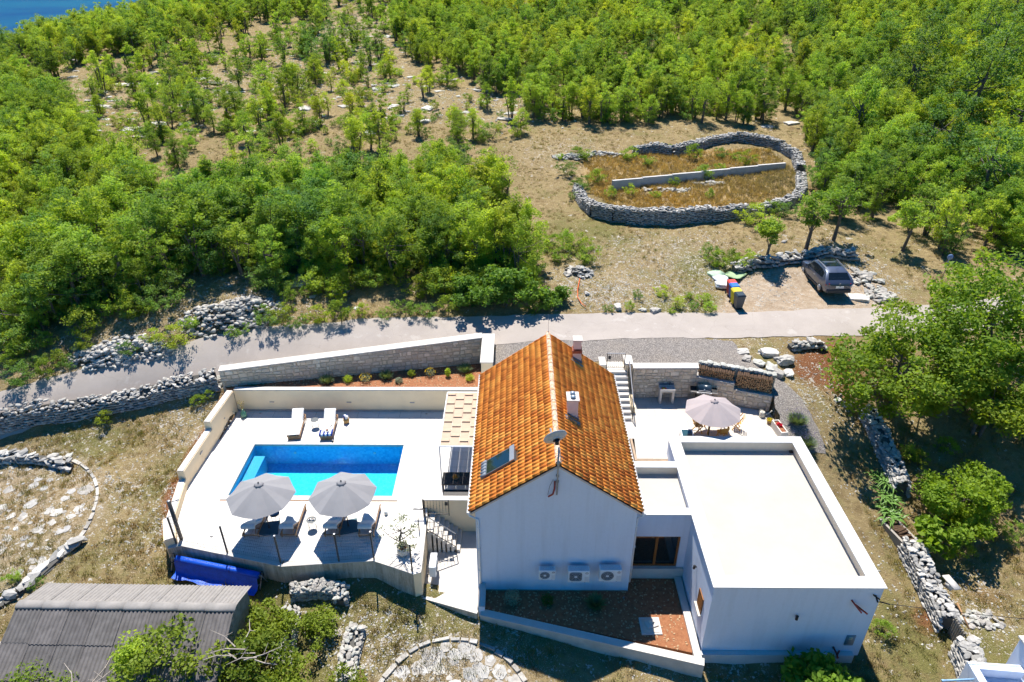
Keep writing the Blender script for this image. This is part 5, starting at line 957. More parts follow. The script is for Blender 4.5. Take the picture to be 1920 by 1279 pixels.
# ------------------------------------------------------------------ upper terrace
ZT = 1.1
tp, nt, N, L, P = _nodes('terrace_stone'); ps = pos_n(nt); vo = N.new('ShaderNodeTexBrick'); L.new(ps, vo.inputs[0]); vo.inputs['Scale'].default_value = 1; vo.inputs['Brick Width'].default_value = .8; vo.inputs['Row Height'].default_value = .5; vo.inputs['Mortar Size'].default_value = .006
vo.inputs['Color1'].default_value = (.50, .45, .385, 1); vo.inputs['Color2'].default_value = (.54, .495, .435, 1); vo.inputs['Mortar'].default_value = (.34, .29, .235, 1); c = mixc(nt, vo.outputs[0], (.46, .37, .28), math_n(nt, 'MULTIPLY', ramp_n(nt, noise_n(nt, .9, 6, .6, ps), .48, .72), .5)); L.new(c, P.inputs['Base Color']); P.inputs['Roughness'].default_value = .8
TER = [(6.2, 31.7), (6.2, 28.9), (6.02, 26.4), (AX0 - .002, 26.4), (AX0 - .002, 26.83), (14.0, 26.83), (13.95, 28.2), (13.85, 30.3), (11.1, 31.35), (10.0, 31.7)]
struct('upper_terrace', MB().prism(TER, -.5, ZT), tp)
struct('patio_floor', MB().box((5.0, 24.86, -1.9), (7.54, 26.4, -.62)), PAVE)
wall_run('retaining_wall', 'low stone-faced wall below the near edge of the upper terrace', [((5.98, 26.28), (AX0 - .003, 26.28), .115, -.6, ZT - .03, ZT - .03), ((5.92, 28.9), (5.92, 26.28), .1, -.6, ZT - .02, ZT - .02)], M('terrace_facing', (.40, .29, .2), .9, .15, 5), None)
bq = thing('stone_wall', 'limestone terrace wall with white coping and a firewood ledge', 'wall', (6.5, 31.65, ZT))
def bqp(nm, mb, mt): o = part(nm, mb, mt, bq); o.matrix_parent_inverse = Matrix.Translation((-6.5, -31.65, -ZT)); return o
B0, B1, B2 = (6.5, 31.68), (10.0, 31.74), (13.85, 30.42)
bqp('core', MB().prism([B0, B1, (10.05, 32.15), (6.5, 32.12)], .2, 3.02), MORT); bqp('coping', MB().prism([(6.45, 31.63), (10.05, 31.68), (10.1, 32.2), (6.45, 32.18)], 3.021, 3.10), STONEW)
stone_face(bq, (*B0, 0), (*B1, 0), ZT, 3.0, 5, .03, .32)
dB = (Vector(B2) - Vector(B1)).normalized(); nB = Vector((-dB.y, dB.x)); mid = Vector(B1) + dB * 2.05
q = [Vector(B1), mid, mid + nB * .85, Vector(B1) + nB * .85]; bqp('upper_core', MB().prism([(v.x, v.y) for v in q], .2, 2.42), MORT); bqp('upper_ledge', MB().prism([(v.x, v.y) for v in q], 2.421, 2.45), M('ledge_concrete', (.40, .37, .34), .9))
q2 = [mid, Vector(B2), Vector(B2) + nB * .85, mid + nB * .85]; bqp('lower_core', MB().prism([(v.x, v.y) for v in q2], .2, 2.05), MORT); bqp('lower_ledge', MB().prism([(v.x, v.y) for v in q2], 2.051, 2.08), M('ledge_concrete2', (.40, .37, .34), .9))
stone_face(bq, (*B1, 0), (mid.x, mid.y, 0), ZT, 2.41, 6, .03, .33); stone_face(bq, (mid.x, mid.y, 0), (*B2, 0), ZT, 2.04, 7, .03, .33)
q3 = [Vector(B1) + nB * .62, Vector(B2) + nB * .62, Vector(B2) + nB * .9, Vector(B1) + nB * .9]; bqp('back_wall', MB().prism([(v.x, v.y) for v in q3], .5, 2.95), MORT)
# rough white capping stones and firewood
rgq = random.Random(4); RKM = [M('white_limestone_%d' % i, c, .92, .3, 4, .6, 14, rnd=.14) for i, c in enumerate([(.40, .39, .345), (.35, .325, .29)])]
def rock_mesh(seed, sx=1, sy=1, sz=.7, sub=1, rough=.28, mat=None):
    bm = bmesh.new(); bmesh.ops.create_icosphere(bm, subdivisions=sub, radius=.5); rg = random.Random(seed); off = Vector((rg.uniform(0, 99), rg.uniform(0, 99), 0))
    from mathutils import noise as mn
    for v in bm.verts:
        k = 1 + rough * 2 * mn.noise(v.co * 2.3 + off) + rough * mn.noise(v.co * 5 + off); c_ = v.co * k; c_ = Vector((max(-.42, min(.42, c_.x)), max(-.42, min(.42, c_.y)), max(-.40, min(.40, c_.z)))); v.co = Vector((c_.x * sx, c_.y * sy, c_.z * sz)) * 1.15
    me = bpy.data.meshes.new('rock'); bm.to_mesh(me); bm.free(); me.materials.append(mat or RKM[0]); return me
CAPR = [rock_mesh(i, 1.2, 1, .7, 1, .2, RKM[0]) for i in range(5)]
Lw = (Vector(B2) - Vector(B1)).length
for k in range(17):
    p = Vector(B1) + dB * (Lw * (k + .5) / 17) + nB * .76; o = link('capping_stone', CAPR[k % 5], bq); o.matrix_parent_inverse = Matrix.Translation((-6.5, -31.65, -ZT)); o.location = (p.x, p.y, 3.02 + rgq.uniform(-.03, .05)); s_ = rgq.uniform(.27, .4); o.scale = (s_, s_, s_); o.rotation_euler = (0, 0, rgq.uniform(0, 6))
LOGE = M('log_end', (.34, .20, .10), .9, .25, 12, rnd=.3); LOGB = M('log_bark', (.085, .05, .03), .95, .3, 12)
lg = MB(); n = 7; lg.add([(math.cos(6.283 * i / n) * .5, 0, math.sin(6.283 * i / n) * .5 * (1 if i % 2 else .86)) for i in range(n)] + [(math.cos(6.283 * i / n) * .5, .5, math.sin(6.283 * i / n) * .5) for i in range(n)], [(i, n + i, n + (i + 1) % n, (i + 1) % n) for i in range(n)], 1); lg.add([(math.cos(6.283 * i / n) * .5, 0, math.sin(6.283 * i / n) * .5 * (1 if i % 2 else .86)) for i in range(n)], [tuple(range(n))], 0); lgm = lg.mesh('log', [LOGE, LOGB])
def firewood(label, s0, s1, zb, zt, seed):
    a = Vector(B1) + dB * s0; t = thing('firewood_stack', label, 'firewood', (a.x, a.y, zb)); rg = random.Random(seed); z = zb + .05; r_ = 0
    while z < zt - .03:
        s = s0 + .06 + (.05 if r_ % 2 else 0)
        while s < s1 - .05:
            dd = rg.uniform(.085, .13); p = Vector(B1) + dB * s + nB * (.22 + rg.uniform(-.03, .03)); o = link('log', lgm, t); o.matrix_parent_inverse = Matrix.Translation((-a.x, -a.y, -zb))
            o.location = (p.x, p.y, z + rg.uniform(-.01, .01)); o.scale = (dd, .75, dd); o.rotation_euler = (0, rg.uniform(0, 6), math.atan2(dB.y, dB.x) + rg.uniform(-.06, .06)); s += dd * 1.0
        z += .098; r_ += 1
firewood('firewood stacked on the upper ledge behind the barbecue', .05, 2.02, 2.45, 2.95, 1); firewood('taller firewood stack on the lower ledge at the wall end', 2.08, Lw - .05, 2.08, 2.95, 2)
# gate, pillars, long stairs
gp_ = thing('gate_pillars', 'white coped pillars either side of the small iron gate at the drive', 'gate pillar', (5.5, 32.6, 2.5))
for nm, a, b_ in (('pillar', (4.72, 32.3, 1.5), (5.02, 33.1, 2.82)), ('pillar_cap', (4.68, 32.26, 2.821), (5.05, 33.14, 2.9)), ('pillar', (6.1, 32.15, 1.0), (6.5, 33.1, 2.95)), ('pillar_cap', (6.06, 32.19, 2.951), (6.54, 33.14, 3.02)), ('side_wall', (6.25, 30.2, .0), (6.48, 32.14, 1.5))): o = part(nm, MB().box(a, b_), STONEW if 'cap' in nm else CREAM, gp_); o.matrix_parent_inverse = Matrix.Translation((-5.5, -32.6, -2.5))
gg = railing('iron_gate', 'closed wrought iron gate between white pillars at the gravel drive', (5.08, 32.35, 2.6), (6.06, 32.35, 2.6), 1.0, 9, 'gate'); o = part('lock_plate', MB().obox((5.2, 32.33, 3.35), (.14, .04, .2)), BLACK, gg); o.matrix_parent_inverse = Matrix.Translation((-5.08, -32.35, -2.6))
ls = thing('stairs', 'long flight of pale stone steps between the house and upper terrace', 'stairs', (5.6, 29, 0))
def lsp(nm, mb): o = part(nm, mb, STONEW, ls); o.matrix_parent_inverse = Matrix.Translation((-5.6, -29, 0)); return o
lsp('top_landing', MB().box((HX1 + .01, 32.0, -.5), (6.2, 33.1, 2.6)))
for k in range(9): y1 = 32.0 - k * .31; lsp('step', MB().bbox((HX1 + .2, y1 - .32, -.6), (6.2, y1, 2.6 - .167 * (k + 1)), .01))
lsp('landing', MB().box((HX1 + .2, 28.0, -.6), (6.2, 29.2, ZT - .003)))
for k in range(5): y1 = 28.0 - k * .34; lsp('step', MB().bbox((HX1 + .2, y1 - .35, -1.0), (5.9, y1, ZT - .17 * (k + 1)), .01))
railing('railing', 'sloping metal handrail beside the long stone steps', (6.24, 31.9, 2.5), (6.24, 29.5, 1.2), .9, 12, beads=False)
# sink
sk_ = thing('stone_sink', 'pale stone washstand sink against the terrace wall', 'sink', (8.35, 31.33, ZT))
part('basin_slab', MB().box((-.42, -.26, .78), (.42, .26, .86)), STONEW, sk_)
for a, b_ in (((-.42, -.26, .86), (.42, -.2, .94)), ((-.42, .2, .86), (.42, .26, .94)), ((-.42, -.2, .86), (-.36, .2, .94)), ((.36, -.2, .86), (.42, .2, .94)), ((-.03, -.2, .86), (.03, .2, .94))): part('rim', MB().box(a, b_), STONEW, sk_)
for sx in (-1, 1): part('leg', MB().box((sx * .34 - .06, -.22, 0), (sx * .34 + .06, .2, .778)), STONEW, sk_)
part('tap', MB().tube([(.18, .24, .9), (.18, .24, 1.15), (.18, .12, 1.18)], .015, 8), BLACK, sk_); part('splash_back', MB().box((-.42, .262, .86), (.42, .28, 1.02)), M('slate_splash', (.12, .12, .15), .6), sk_)
VEG = [M('veg_%d' % i, c, .5) for i, c in enumerate([(.55, .04, .02), (.1, .3, .03), (.6, .4, .03), (.5, .15, .02)])]
vb = thing('vegetables', 'pile of red, green and yellow vegetables on the sink edge', 'vegetables', (8.15, 31.2, ZT + .95))
for k in range(9): part('vegetable', MB().lathe([(.005, -.04), (.035, -.02), (.04, .01), (.01, .045)], (-.1 + (k % 5) * .05, -.03 + (k // 5) * .07, .03), 8), VEG[k % 4], vb, True)
# barbecue
bb = thing('gas_barbecue', 'dark gas barbecue with side shelves against the terrace wall', 'barbecue', (10.35, 31.22, ZT), R(-9)); BBK = M('barbecue_enamel', (.02, .04, .06), .3, .1, spec=.6)
hd = MB(); n = 10
for x in (-.38, .38): hd.v += [(x, -.28 + .56 * i / (n - 1), .92 + .26 * math.sin(math.pi * i / (n - 1)) ** .7) for i in range(n)]
hd.f = [(i, i + 1, n + i + 1, n + i) for i in range(n - 1)] + [tuple(range(n)), tuple(range(2 * n - 1, n - 1, -1))]; hd.m = [0] * len(hd.f); lid = part('lid', hd, BBK, bb, True); part('handle', MB().tube([(-.32, -.33, 1.0), (.32, -.33, 1.0)], .018, 8), STEEL, lid); part('thermometer', MB().tube([(0, -.285, 1.06), (0, -.31, 1.07)], .035, 12), WHITEP, lid)
part('control_panel', MB().obox((0, -.34, .85), (.8, .06, .12), 0, .3), STEEL, bb); part('cabinet', MB().box((-.38, -.26, .1), (.38, .24, .9)), BLACK, bb)
for sx in (-1, 1): part('side_shelf', MB().box((min(sx * .4, sx * .72), -.28, .86), (max(sx * .4, sx * .72), .24, .9)), BLACK, bb); part('shelf_edge', MB().box((min(sx * .4, sx * .72), -.31, .84), (max(sx * .4, sx * .72), -.281, .9)), STEEL, bb); part('leg', MB().box((sx * .36 - .02, -.25, 0), (sx * .36 + .02, -.21, .1)), BLACK, bb); part('wheel', MB().tube([(sx * .36 - .02, .2, .06), (sx * .36 + .02, .2, .06)], .06, 12), BLACK, bb)
for k in range(5): part('knob', MB().tube([(-.28 + k * .14, -.36, .87), (-.28 + k * .14, -.40, .86)], .022, 10), WHITEP, bb)
# table and chairs
tb = thing('wooden_table', 'orange wooden slatted table under the taupe parasol', 'table', (10.5, 28.7, ZT))
for k in range(8): part('slat', MB().box((-.6, -.42 + k * .105, .72), (.6, -.42 + k * .105 + .095, .745)), PINE, tb)
for sx in (-1, 1):
    for sy in (-1, 1): part('leg', MB().box((sx * .5 - .03, sy * .34 - .03, 0), (sx * .5 + .03, sy * .34 + .03, .719)), PINE, tb)
def fold_chair(label, loc, rz):
    t = thing('folding_chair', label, 'chair', loc, rz, 'orange wooden folding chairs on the terrace')   # faces local +Y
    for k in range(5): part('seat_slat', MB().box((-.2, -.2 + k * .085, .44), (.2, -.2 + k * .085 + .07, .46)), PINE, t)
    for sx in (-1, 1): part('leg', MB().bar((sx * .21, .2, 0), (sx * .21, -.22, .88), .03, .04), PINE, t); part('leg', MB().bar((sx * .18, -.22, 0), (sx * .18, .2, .45), .03, .04), PINE, t)
    for zz in (.62, .74, .86): part('back_slat', MB().box((-.2, -.24 - (zz - .62) * .35, zz - .035), (.2, -.22 - (zz - .62) * .35, zz + .035)), PINE, t)
    return t
fold_chair('orange folding chair on the left side of the terrace table', (9.5, 28.6, ZT), R(-80)); fold_chair('orange folding chair on the right side of the terrace table with backrest showing', (11.62, 28.9, ZT), R(75)); fold_chair('orange folding chair at the near side of the terrace table', (10.6, 28.0, ZT), R(8)); fold_chair('orange folding chair at the far side of the terrace table', (10.6, 29.55, ZT), R(185))
gt_ = thing('glass_panel_table', 'low white framed table with dark glass top on the terrace', 'side table', (8.78, 27.9, ZT), R(-4))
part('glass_top', MB().box((-.25, -.3, .40), (.25, .3, .42)), M('teal_glass', (.03, .07, .08), .08, spec=.8), gt_)
for a, b_ in (((-.31, -.36, .39), (.31, -.3, .43)), ((-.31, .3, .39), (.31, .36, .43)), ((-.31, -.3, .39), (-.25, .3, .43)), ((.25, -.3, .39), (.31, .3, .43))): part('frame', MB().box(a, b_), WHITEP, gt_)
for sx in (-1, 1):
    for sy in (-1, 1): part('leg', MB().box((sx * .28 - .02, sy * .33 - .02, 0), (sx * .28 + .02, sy * .33 + .02, .389)), WHITEP, gt_)
wc = thing('watering_can', 'cream metal watering can at the end of the terrace wall', 'watering can', (13.3, 29.95, ZT), .3); WCM = M('can_cream', (.55, .52, .44), .5, .1)
part('body', MB().lathe([(.15, 0), (.16, .02), (.14, .3), (.12, .32)], (0, 0, 0), 18), WCM, wc, True); part('spout', MB().tube([(.13, -.02, .08), (.3, -.1, .2), (.42, -.16, .36)], [.035, .025, .02], 8).lathe([(.02, 0), (.05, .03)], (.43, -.165, .36), 10), WCM, wc, True); part('handle', MB().tube([(-.1 + .12 * math.cos(a), .02, .32 + .16 * math.sin(a)) for a in np.linspace(0, 3.14, 8)], .012, 6), WCM, wc, True)
def mini_plant(t, c, r_, n, mat, size, seed, nm='foliage', zs=.7):
    rg = np.random.default_rng(seed); q = rg.normal(size=(n, 3)); q /= np.linalg.norm(q, axis=1)[:, None]; q *= rg.uniform(.3, 1, n)[:, None] ** .6 * r_; q[:, 2] = np.abs(q[:, 2]) * zs; V, Fq = leaves(q + np.array(c), size, rg)
    return link(nm, np_mesh(nm, V, Fq, mat, False, {'tint': np.repeat(rg.uniform(0, 1, n), 4)}), t)
PETR = leaf_mat('red_petals', (.5, .01, .04), (.7, .02, .08), (.6, .02, .05), .1); PETY = leaf_mat('yellow_petals', (.60, .40, .01), (.75, .55, .02), (.65, .45, .01), .1)
pb = thing('planter_box', 'long pale stone planter with red flowers on the terrace edge', 'planter', (13.75, 28.55, ZT), R(7))
for a, b_ in (((-.19, -.55, 0), (.19, -.49, .42)), ((-.19, .49, 0), (.19, .55, .42)), ((-.19, -.49, 0), (-.13, .49, .42)), ((.13, -.49, 0), (.19, .49, .42))): part('side', MB().box(a, b_), STONEW, pb)
part('soil', MB().box((-.129, -.489, .02), (.129, .489, .36)), SOIL, pb); mini_plant(pb, (0, .12, .38), .2, 130, PETR, .09, 1, 'flowers'); mini_plant(pb, (0, .12, .34), .2, 60, LEAFD, .08, 2)
py = thing('flower_pot', 'small pot with yellow flowers beside the long planter', 'potted plant', (13.52, 29.35, ZT)); part('pot', MB().lathe([(.12, 0), (.16, .2), (.14, .2)], (0, 0, 0), 14), M('brown_pot', (.25, .16, .08), .8), py, True); mini_plant(py, (0, 0, .2), .2, 140, PETY, .06, 3, 'flowers'); mini_plant(py, (0, 0, .18), .2, 80, LEAF2, .07, 4)
# ------------------------------------------------------------------ red soil bed in front of the house
BED = [(-1.3, 20.68), (-1.3, 19.62), (7.2, 17.62), (7.2, 21.36), (5.02, 21.36), (5.02, 20.68)]
struct('front_bed', MB().prism(BED, -2.4, -1.66), SOIL)
wall_run('retaining_wall', 'low concrete wall along the front of the red soil bed', [((-1.5, 19.25), (7.5, 16.95), .3, -2.9, -1.52, -1.52)], M('bed_concrete', (.50, .455, .40), .9, .15, 2), PAVE, .03, .02)
wall_run('kerb', 'white kerb strip between the red soil bed and the annex wall', [((7.5, 17.3), (7.5, 21.37), .30, -2.4, -1.56, -1.56)], PAVE, PAVE, .03, .0)
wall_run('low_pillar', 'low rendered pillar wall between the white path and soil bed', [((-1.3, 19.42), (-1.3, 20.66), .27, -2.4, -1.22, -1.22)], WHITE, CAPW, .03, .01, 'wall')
sl = thing('inspection_cover', 'square pale stone cover with a broken slab lying in the bed', 'manhole cover', (5.7, 18.85, -1.66), .02); part('frame', MB().bbox((-.43, -.42, 0), (.43, .42, .05), .01), STONEW, sl); part('lid', MB().box((-.34, -.33, .0505), (.34, .33, .07)), M('lid_stone', (.62, .52, .42), .9, .1), sl); part('broken_slab', MB().obox((.05, .05, .11), (.5, .36, .05), .35, .05), STONEW, sl); part('stone_chip', MB().obox((.05, .1, .2), (.2, .14, .13), .9, .4, .3), STONEW, sl)
hs = thing('hose_coil', 'small coil of orange hose at the house corner', 'hose', (4.75, 20.2, -1.63)); part('coil', MB().tube([((.14 + .01 * math.sin(a * 3)) * math.cos(a), .14 * math.sin(a), .02 + .004 * a) for a in np.linspace(0, 13, 40)] + [(.3, -.2, .03), (.25, -.36, .02)], .012, 6), M('hose_orange', (.42, .13, .06), .5), hs, True)
part('nozzle', MB().lathe([(.015, 0), (.03, .1)], (.0, 0, .03), 8), GREYP, hs)
def bush_thing(name, label, loc, r_, h, n, mat, ls_, seed, cat='shrub', style='round', group=None):
    t = thing(name, label, cat, loc, random.uniform(0, 6), group); rg = np.random.default_rng(seed)
    if style == 'spike':
        m_ = []; tn = []
        a = rg.uniform(0, 6.283, n); tl = rg.uniform(.1, 1, n) ** .7; L_ = rg.uniform(.6, 1, n) * h; d = np.stack([np.cos(a) * tl * r_ / h * 1.3, np.sin(a) * tl * r_ / h * 1.3, np.ones(n)], 1); d /= np.linalg.norm(d, axis=1)[:, None]; s = np.cross(d, [0, 0, 1.]); s /= np.linalg.norm(s, axis=1)[:, None] + 1e-6
        b0 = np.stack([np.cos(a), np.sin(a), 0 * a], 1) * (rg.uniform(0, .25, n) * r_)[:, None]; w_ = ls_
        mid = b0 + d * (L_ * .6)[:, None]; tip = b0 + d * L_[:, None]; tip[:, 2] -= .12 * L_ * tl
        V = np.stack([b0, mid + s * w_, tip, mid - s * w_], 1).reshape(-1, 3); Fq = np.arange(4 * n).reshape(n, 4)
    else:
        q = rg.normal(size=(n, 3)); q /= np.linalg.norm(q, axis=1)[:, None]; q *= (rg.uniform(.15, 1, n) ** .45)[:, None]; lob = 1 + .18 * np.sin(q[:, 0] * 5 + seed) * np.sin(q[:, 1] * 6); q *= lob[:, None]; q = q * np.array([r_, r_, h / 2]) + np.array([0, 0, h * .5]); V, Fq = leaves(q, ls_, rg, .8, .45)
    link('foliage', np_mesh(name, V, Fq, mat, False, {'tint': np.repeat(rg.uniform(0, 1, n), 4)}), t)
    sb = MB()
    for k in range(5): a = k * 1.3; sb.tube([(0, 0, -.05), (.35 * r_ * math.cos(a), .35 * r_ * math.sin(a), h * .45)], [.02, .008], 4, False)
    part('stem', sb, BARK, t); return t
Zb = -1.66
bush_thing('shrub', 'silvery grey round shrub in the soil bed, leftmost of three', (-.13, 20.05, Zb), .38, .6, 900, LEAFG, .07, 1); bush_thing('shrub', 'small bright green shrub in the soil bed under the gable', (1.41, 20.0, Zb), .3, .42, 700, leaf_mat('fresh_leaves', (.03, .09, .012), (.07, .16, .02), (.05, .12, .02), .1), .06, 2); bush_thing('lavender', 'large blue green lavender in the soil bed below the air conditioners', (3.48, 19.85, Zb), .62, .62, 520, LEAFL, .012, 3, 'lavender', 'spike')
Zp = 1.3
for lab, px_, py_, r_, h, kind, sd_ in (('spiky grey green grass at the left end of the planting bed', 613, 718, .55, .62, 'sp', 11), ('bright green round shrub next to the spiky plant at left of bed', 653, 716, .27, .48, 'gr', 12), ('yellow flowering silvery shrub, left one of two in bed', 686, 715, .32, .46, 'ye', 13), ('wide spiky grey green grass in the middle of the planting bed', 725, 709, .58, .62, 'sp', 14), ('small silvery round shrub low in the middle of the bed', 748, 717, .26, .32, 'si', 15), ('dark bright green upright shrub right of the silvery one', 772, 705, .22, .46, 'gr', 16), ('yellow flowering silvery shrub, right one of two in bed', 807, 704, .29, .44, 'ye', 17), ('thin upright yellow green young shrub in the bed', 840, 706, .17, .62, 'up', 18), ('big spiky grey green grass at the right end of the bed', 872, 697, .62, .66, 'sp', 19), ('bright green round shrub in front of the big spiky grass', 881, 713, .28, .42, 'gr', 20)):
    p = at(px_, py_, z=Zp); loc = (p[0], p[1], Zp - .02)
    if kind == 'sp': bush_thing('ornamental_grass', lab, loc, r_, h, 420, LEAFL, .012, sd_, 'ornamental grass', 'spike')
    elif kind == 'ye':
        t = bush_thing('flowering_shrub', lab, loc, r_, h, 520, LEAFG, .06, sd_, 'shrub'); rg = np.random.default_rng(sd_); q = rg.normal(size=(90, 3)); q /= np.linalg.norm(q, axis=1)[:, None]; q[:, 2] = np.abs(q[:, 2]); q = q * [r_ * 1.1, r_ * 1.1, h * .62] + [0, 0, h * .55]; V, Fq = leaves(q, .07, rg); link('flowers', np_mesh('flowers', V, Fq, PETY, False, {'tint': np.repeat(rg.uniform(0, 1, 90), 4)}), t)
    else: bush_thing('shrub', lab, loc, r_, h, 620, {'gr': LEAF2, 'si': LEAFG, 'up': LEAF2}[kind], .065, sd_)
# ------------------------------------------------------------------ dry stone walls and rocks
GREYR = [M('grey_limestone_%d' % i, c, .92, .22, 5, .5, 18, rnd=.18) for i, c in enumerate([(.36, .345, .32), (.28, .27, .25), (.45, .425, .385)])]
ROCKS = [rock_mesh(40 + i, 1.3, .9, .62, 1, .36, GREYR[i % 3]) for i in range(9)]
WROCK = [rock_mesh(60 + i, 1.25, .95, .66, 1, .36, RKM[i % 2]) for i in range(6)]
def mats_of(ms): 
    out = []
    for m in ms:
        for q in m.materials:
            if q not in out: out.append(q)
    return out
def join_rocks(name, items, meshes):
    Vs = []; Fs = []; mi = []; nb = 0; mm = mats_of(meshes); cache = []
    for me in meshes:
        v = np.empty(len(me.vertices) * 3); me.vertices.foreach_get('co', v); f = np.empty(len(me.polygons) * 3, np.int32); me.polygons.foreach_get('vertices', f); cache.append((v.reshape(-1, 3), f.reshape(-1, 3), mm.index(me.materials[0])))
    for k, mw in items:
        v, f, m_ = cache[k]; Rm = np.array(mw.to_3x3()); Vs.append(v @ Rm.T + np.array(mw.translation)); Fs.append(f + nb); mi += [m_] * len(f); nb += len(v)
    return np_mesh(name, np.concatenate(Vs), np.concatenate(Fs), mm, False, None, mi)
def rock_thing(name, label, cat, items, meshes, maxobj=290, pname='stone', core=None, group=None):
    """items: (mesh index, world matrix), nearest first as single parts, the rest joined"""
    items = sorted(items, key=lambda q: (q[1].translation - Vector((0, 0, CAM_H))).length); loc = items[0][1].translation.copy(); t = thing(name, label, cat, loc, 0, group); inv = Matrix.Translation(-loc)
    if core: o = part('core', core, M(name + '_core', (.10, .095, .085), .95), t); o.matrix_parent_inverse = inv
    for k, mw in items[:maxobj]: o = link(pname, meshes[k], t); o.matrix_parent_inverse = inv; o.matrix_local = mw if False else mw; o.matrix_basis = mw
    if len(items) > maxobj: o = link(pname + '_fill', join_rocks(pname + '_fill', items[maxobj:], meshes), t); o.matrix_parent_inverse = inv; o['kind'] = 'stuff'
    return t
def rubble_wall(name, label, path, height, thick, a, seed, meshes=ROCKS, maxobj=290, back=True, taper=.8):
    rg = random.Random(seed); P_ = [Vector((p[0], p[1])) for p in path]; items = []; core = MB(); h_ = height if callable(height) else (lambda s: height * (1 + .16 * math.sin(s * 1.7) + .1 * math.sin(s * 4.1)))
    Ls = [0]
    for i in range(len(P_) - 1): Ls.append(Ls[-1] + (P_[i + 1] - P_[i]).length)
    for i in range(len(P_) - 1):
        d = (P_[i + 1] - P_[i]).normalized(); n_ = Vector((-d.y, d.x)); p0, p1 = P_[i], P_[i + 1]; th = thick * .36; q = [p0 - n_ * th, p1 - n_ * th, p1 + n_ * th, p0 + n_ * th]; zb = [g1(v.x, v.y) - .3 for v in q]; hh = [h_(Ls[i]), h_(Ls[i + 1]), h_(Ls[i + 1]), h_(Ls[i])]; core.prism([(v.x, v.y) for v in q], zb, [zb[k] + .22 + hh[k] * .9 for k in range(4)])
        seg = (p1 - p0).length; hs = (h_(Ls[i]) + h_(Ls[i + 1])) / 2; rows = max(1, int(hs / (a * .56)))
        for side in ((-1, 1) if back else (-1,)):
            for r_ in range(rows):
                s = rg.uniform(0, a * .5)
                while s < seg:
                    w_ = a * rg.uniform(.6, 1.35); p = p0 + d * (s + w_ / 2) + n_ * side * thick * .5 * (1 - (1 - taper) * r_ / rows); z = g1(p.x, p.y) + (r_ + .5) * hs / rows + rg.uniform(-.03, .03)
                    items.append((rg.randrange(len(meshes)), Matrix.Translation((p.x, p.y, z)) @ Euler((rg.uniform(-.25, .25), rg.uniform(-.25, .25), math.atan2(d.y, d.x) + rg.uniform(-.35, .35))).to_matrix().to_4x4() @ Matrix.Diagonal((w_ * .95, a * rg.uniform(.75, 1.1), a * rg.uniform(.8, 1.15), 1)))); s += w_ * .86
        nt_ = int(seg * thick / (a * a * .55))
        for k in range(nt_):
            p = p0 + d * rg.uniform(0, seg) + n_ * rg.uniform(-.5, .5) * thick * .85; sc = a * rg.uniform(.7, 1.4); z = g1(p.x, p.y) + hs + rg.uniform(-.06, .06)
            items.append((rg.randrange(len(meshes)), Matrix.Translation((p.x, p.y, z)) @ Euler((rg.uniform(-.3, .3), rg.uniform(-.3, .3), rg.uniform(0, 6.3))).to_matrix().to_4x4() @ Matrix.Diagonal((sc, sc * .9, sc * .8, 1))))
    return rock_thing(name, label, 'stone wall', items, meshes, maxobj, 'stone', core)
W2 = lambda pix: [tuple(p[:2]) for p in ground_many(pix)]
rubble_wall('dry_stone_wall', 'grey dry stone wall between the road and left lawn', W2([(-50, 815), (0, 803), (130, 781), (210, 765), (290, 748), (350, 734), (408, 722)]), .75, .65, .24, 1, back=False)
rubble_wall('dry_stone_wall', 'tall grey dry stone wall on the near side of the enclosure', W2([(1082, 356), (1088, 372), (1097, 390), (1112, 404), (1150, 414), (1200, 418), (1260, 419), (1330, 414), (1400, 406), (1450, 394), (1490, 380), (1502, 362), (1500, 335)]), lambda s: (1.1 if 5 < s < 17 else .6) + .12 * math.sin(s * 2.1), .8, .23, 2, ROCKS, 60)
rubble_wall('dry_stone_wall', 'grey dry stone wall curving round the far side of the enclosure', W2([(1500, 325), (1492, 300), (1464, 282), (1430, 270), (1380, 264), (1330, 270), (1300, 282), (1262, 291), (1225, 285), (1190, 290)]), .8, .75, .25, 3, ROCKS, 60)
rubble_wall('dry_stone_wall', 'flat topped dry stone wall in the right yard below the log trough', W2([(1700, 1030), (1725, 1085), (1750, 1135), (1772, 1180)]), .85, .8, .26, 4)
rubble_wall('dry_stone_wall', 'shaded dry stone wall under the big trees right of the annex', W2([(1622, 782), (1648, 830), (1672, 880), (1686, 925)]), .7, .8, .27, 5, ROCKS, 200)
rubble_wall('dry_stone_wall', 'broken end of dry stone wall beside the white roof at lower right', W2([(1800, 1222), (1815, 1262), (1822, 1290)]), .9, .8, .28, 6)
rubble_wall('ruined_wall', 'low ruin of white rubble with a brick patch below the deck', W2([(546, 1120), (600, 1112), (645, 1118), (640, 1135)]), .55, .5, .2, 7, WROCK, 200)
rubble_wall('ruined_wall', 'line of white rubble running down through the brambles', W2([(548, 1150), (538, 1200), (530, 1250)]), .3, .7, .2, 8, WROCK, 200)
rubble_wall('ruined_wall', 'line of white rubble right of the brambles at the bottom edge', W2([(668, 1180), (655, 1235), (648, 1290)]), .3, .7, .2, 9, WROCK, 200)
rubble_wall('dry_stone_wall', 'short remnant of stone wall above the boulders by the drive', W2([(1478, 655), (1510, 652), (1545, 652)]), .4, .4, .36, 10, WROCK, 100, False)
rubble_wall('dry_stone_wall', 'cut rocky bank of stones behind the parked car', W2([(1375, 512), (1410, 498), (1450, 497), (1500, 488), (1545, 480), (1600, 484)]), .55, .6, .4, 11, ROCKS, 200, False)
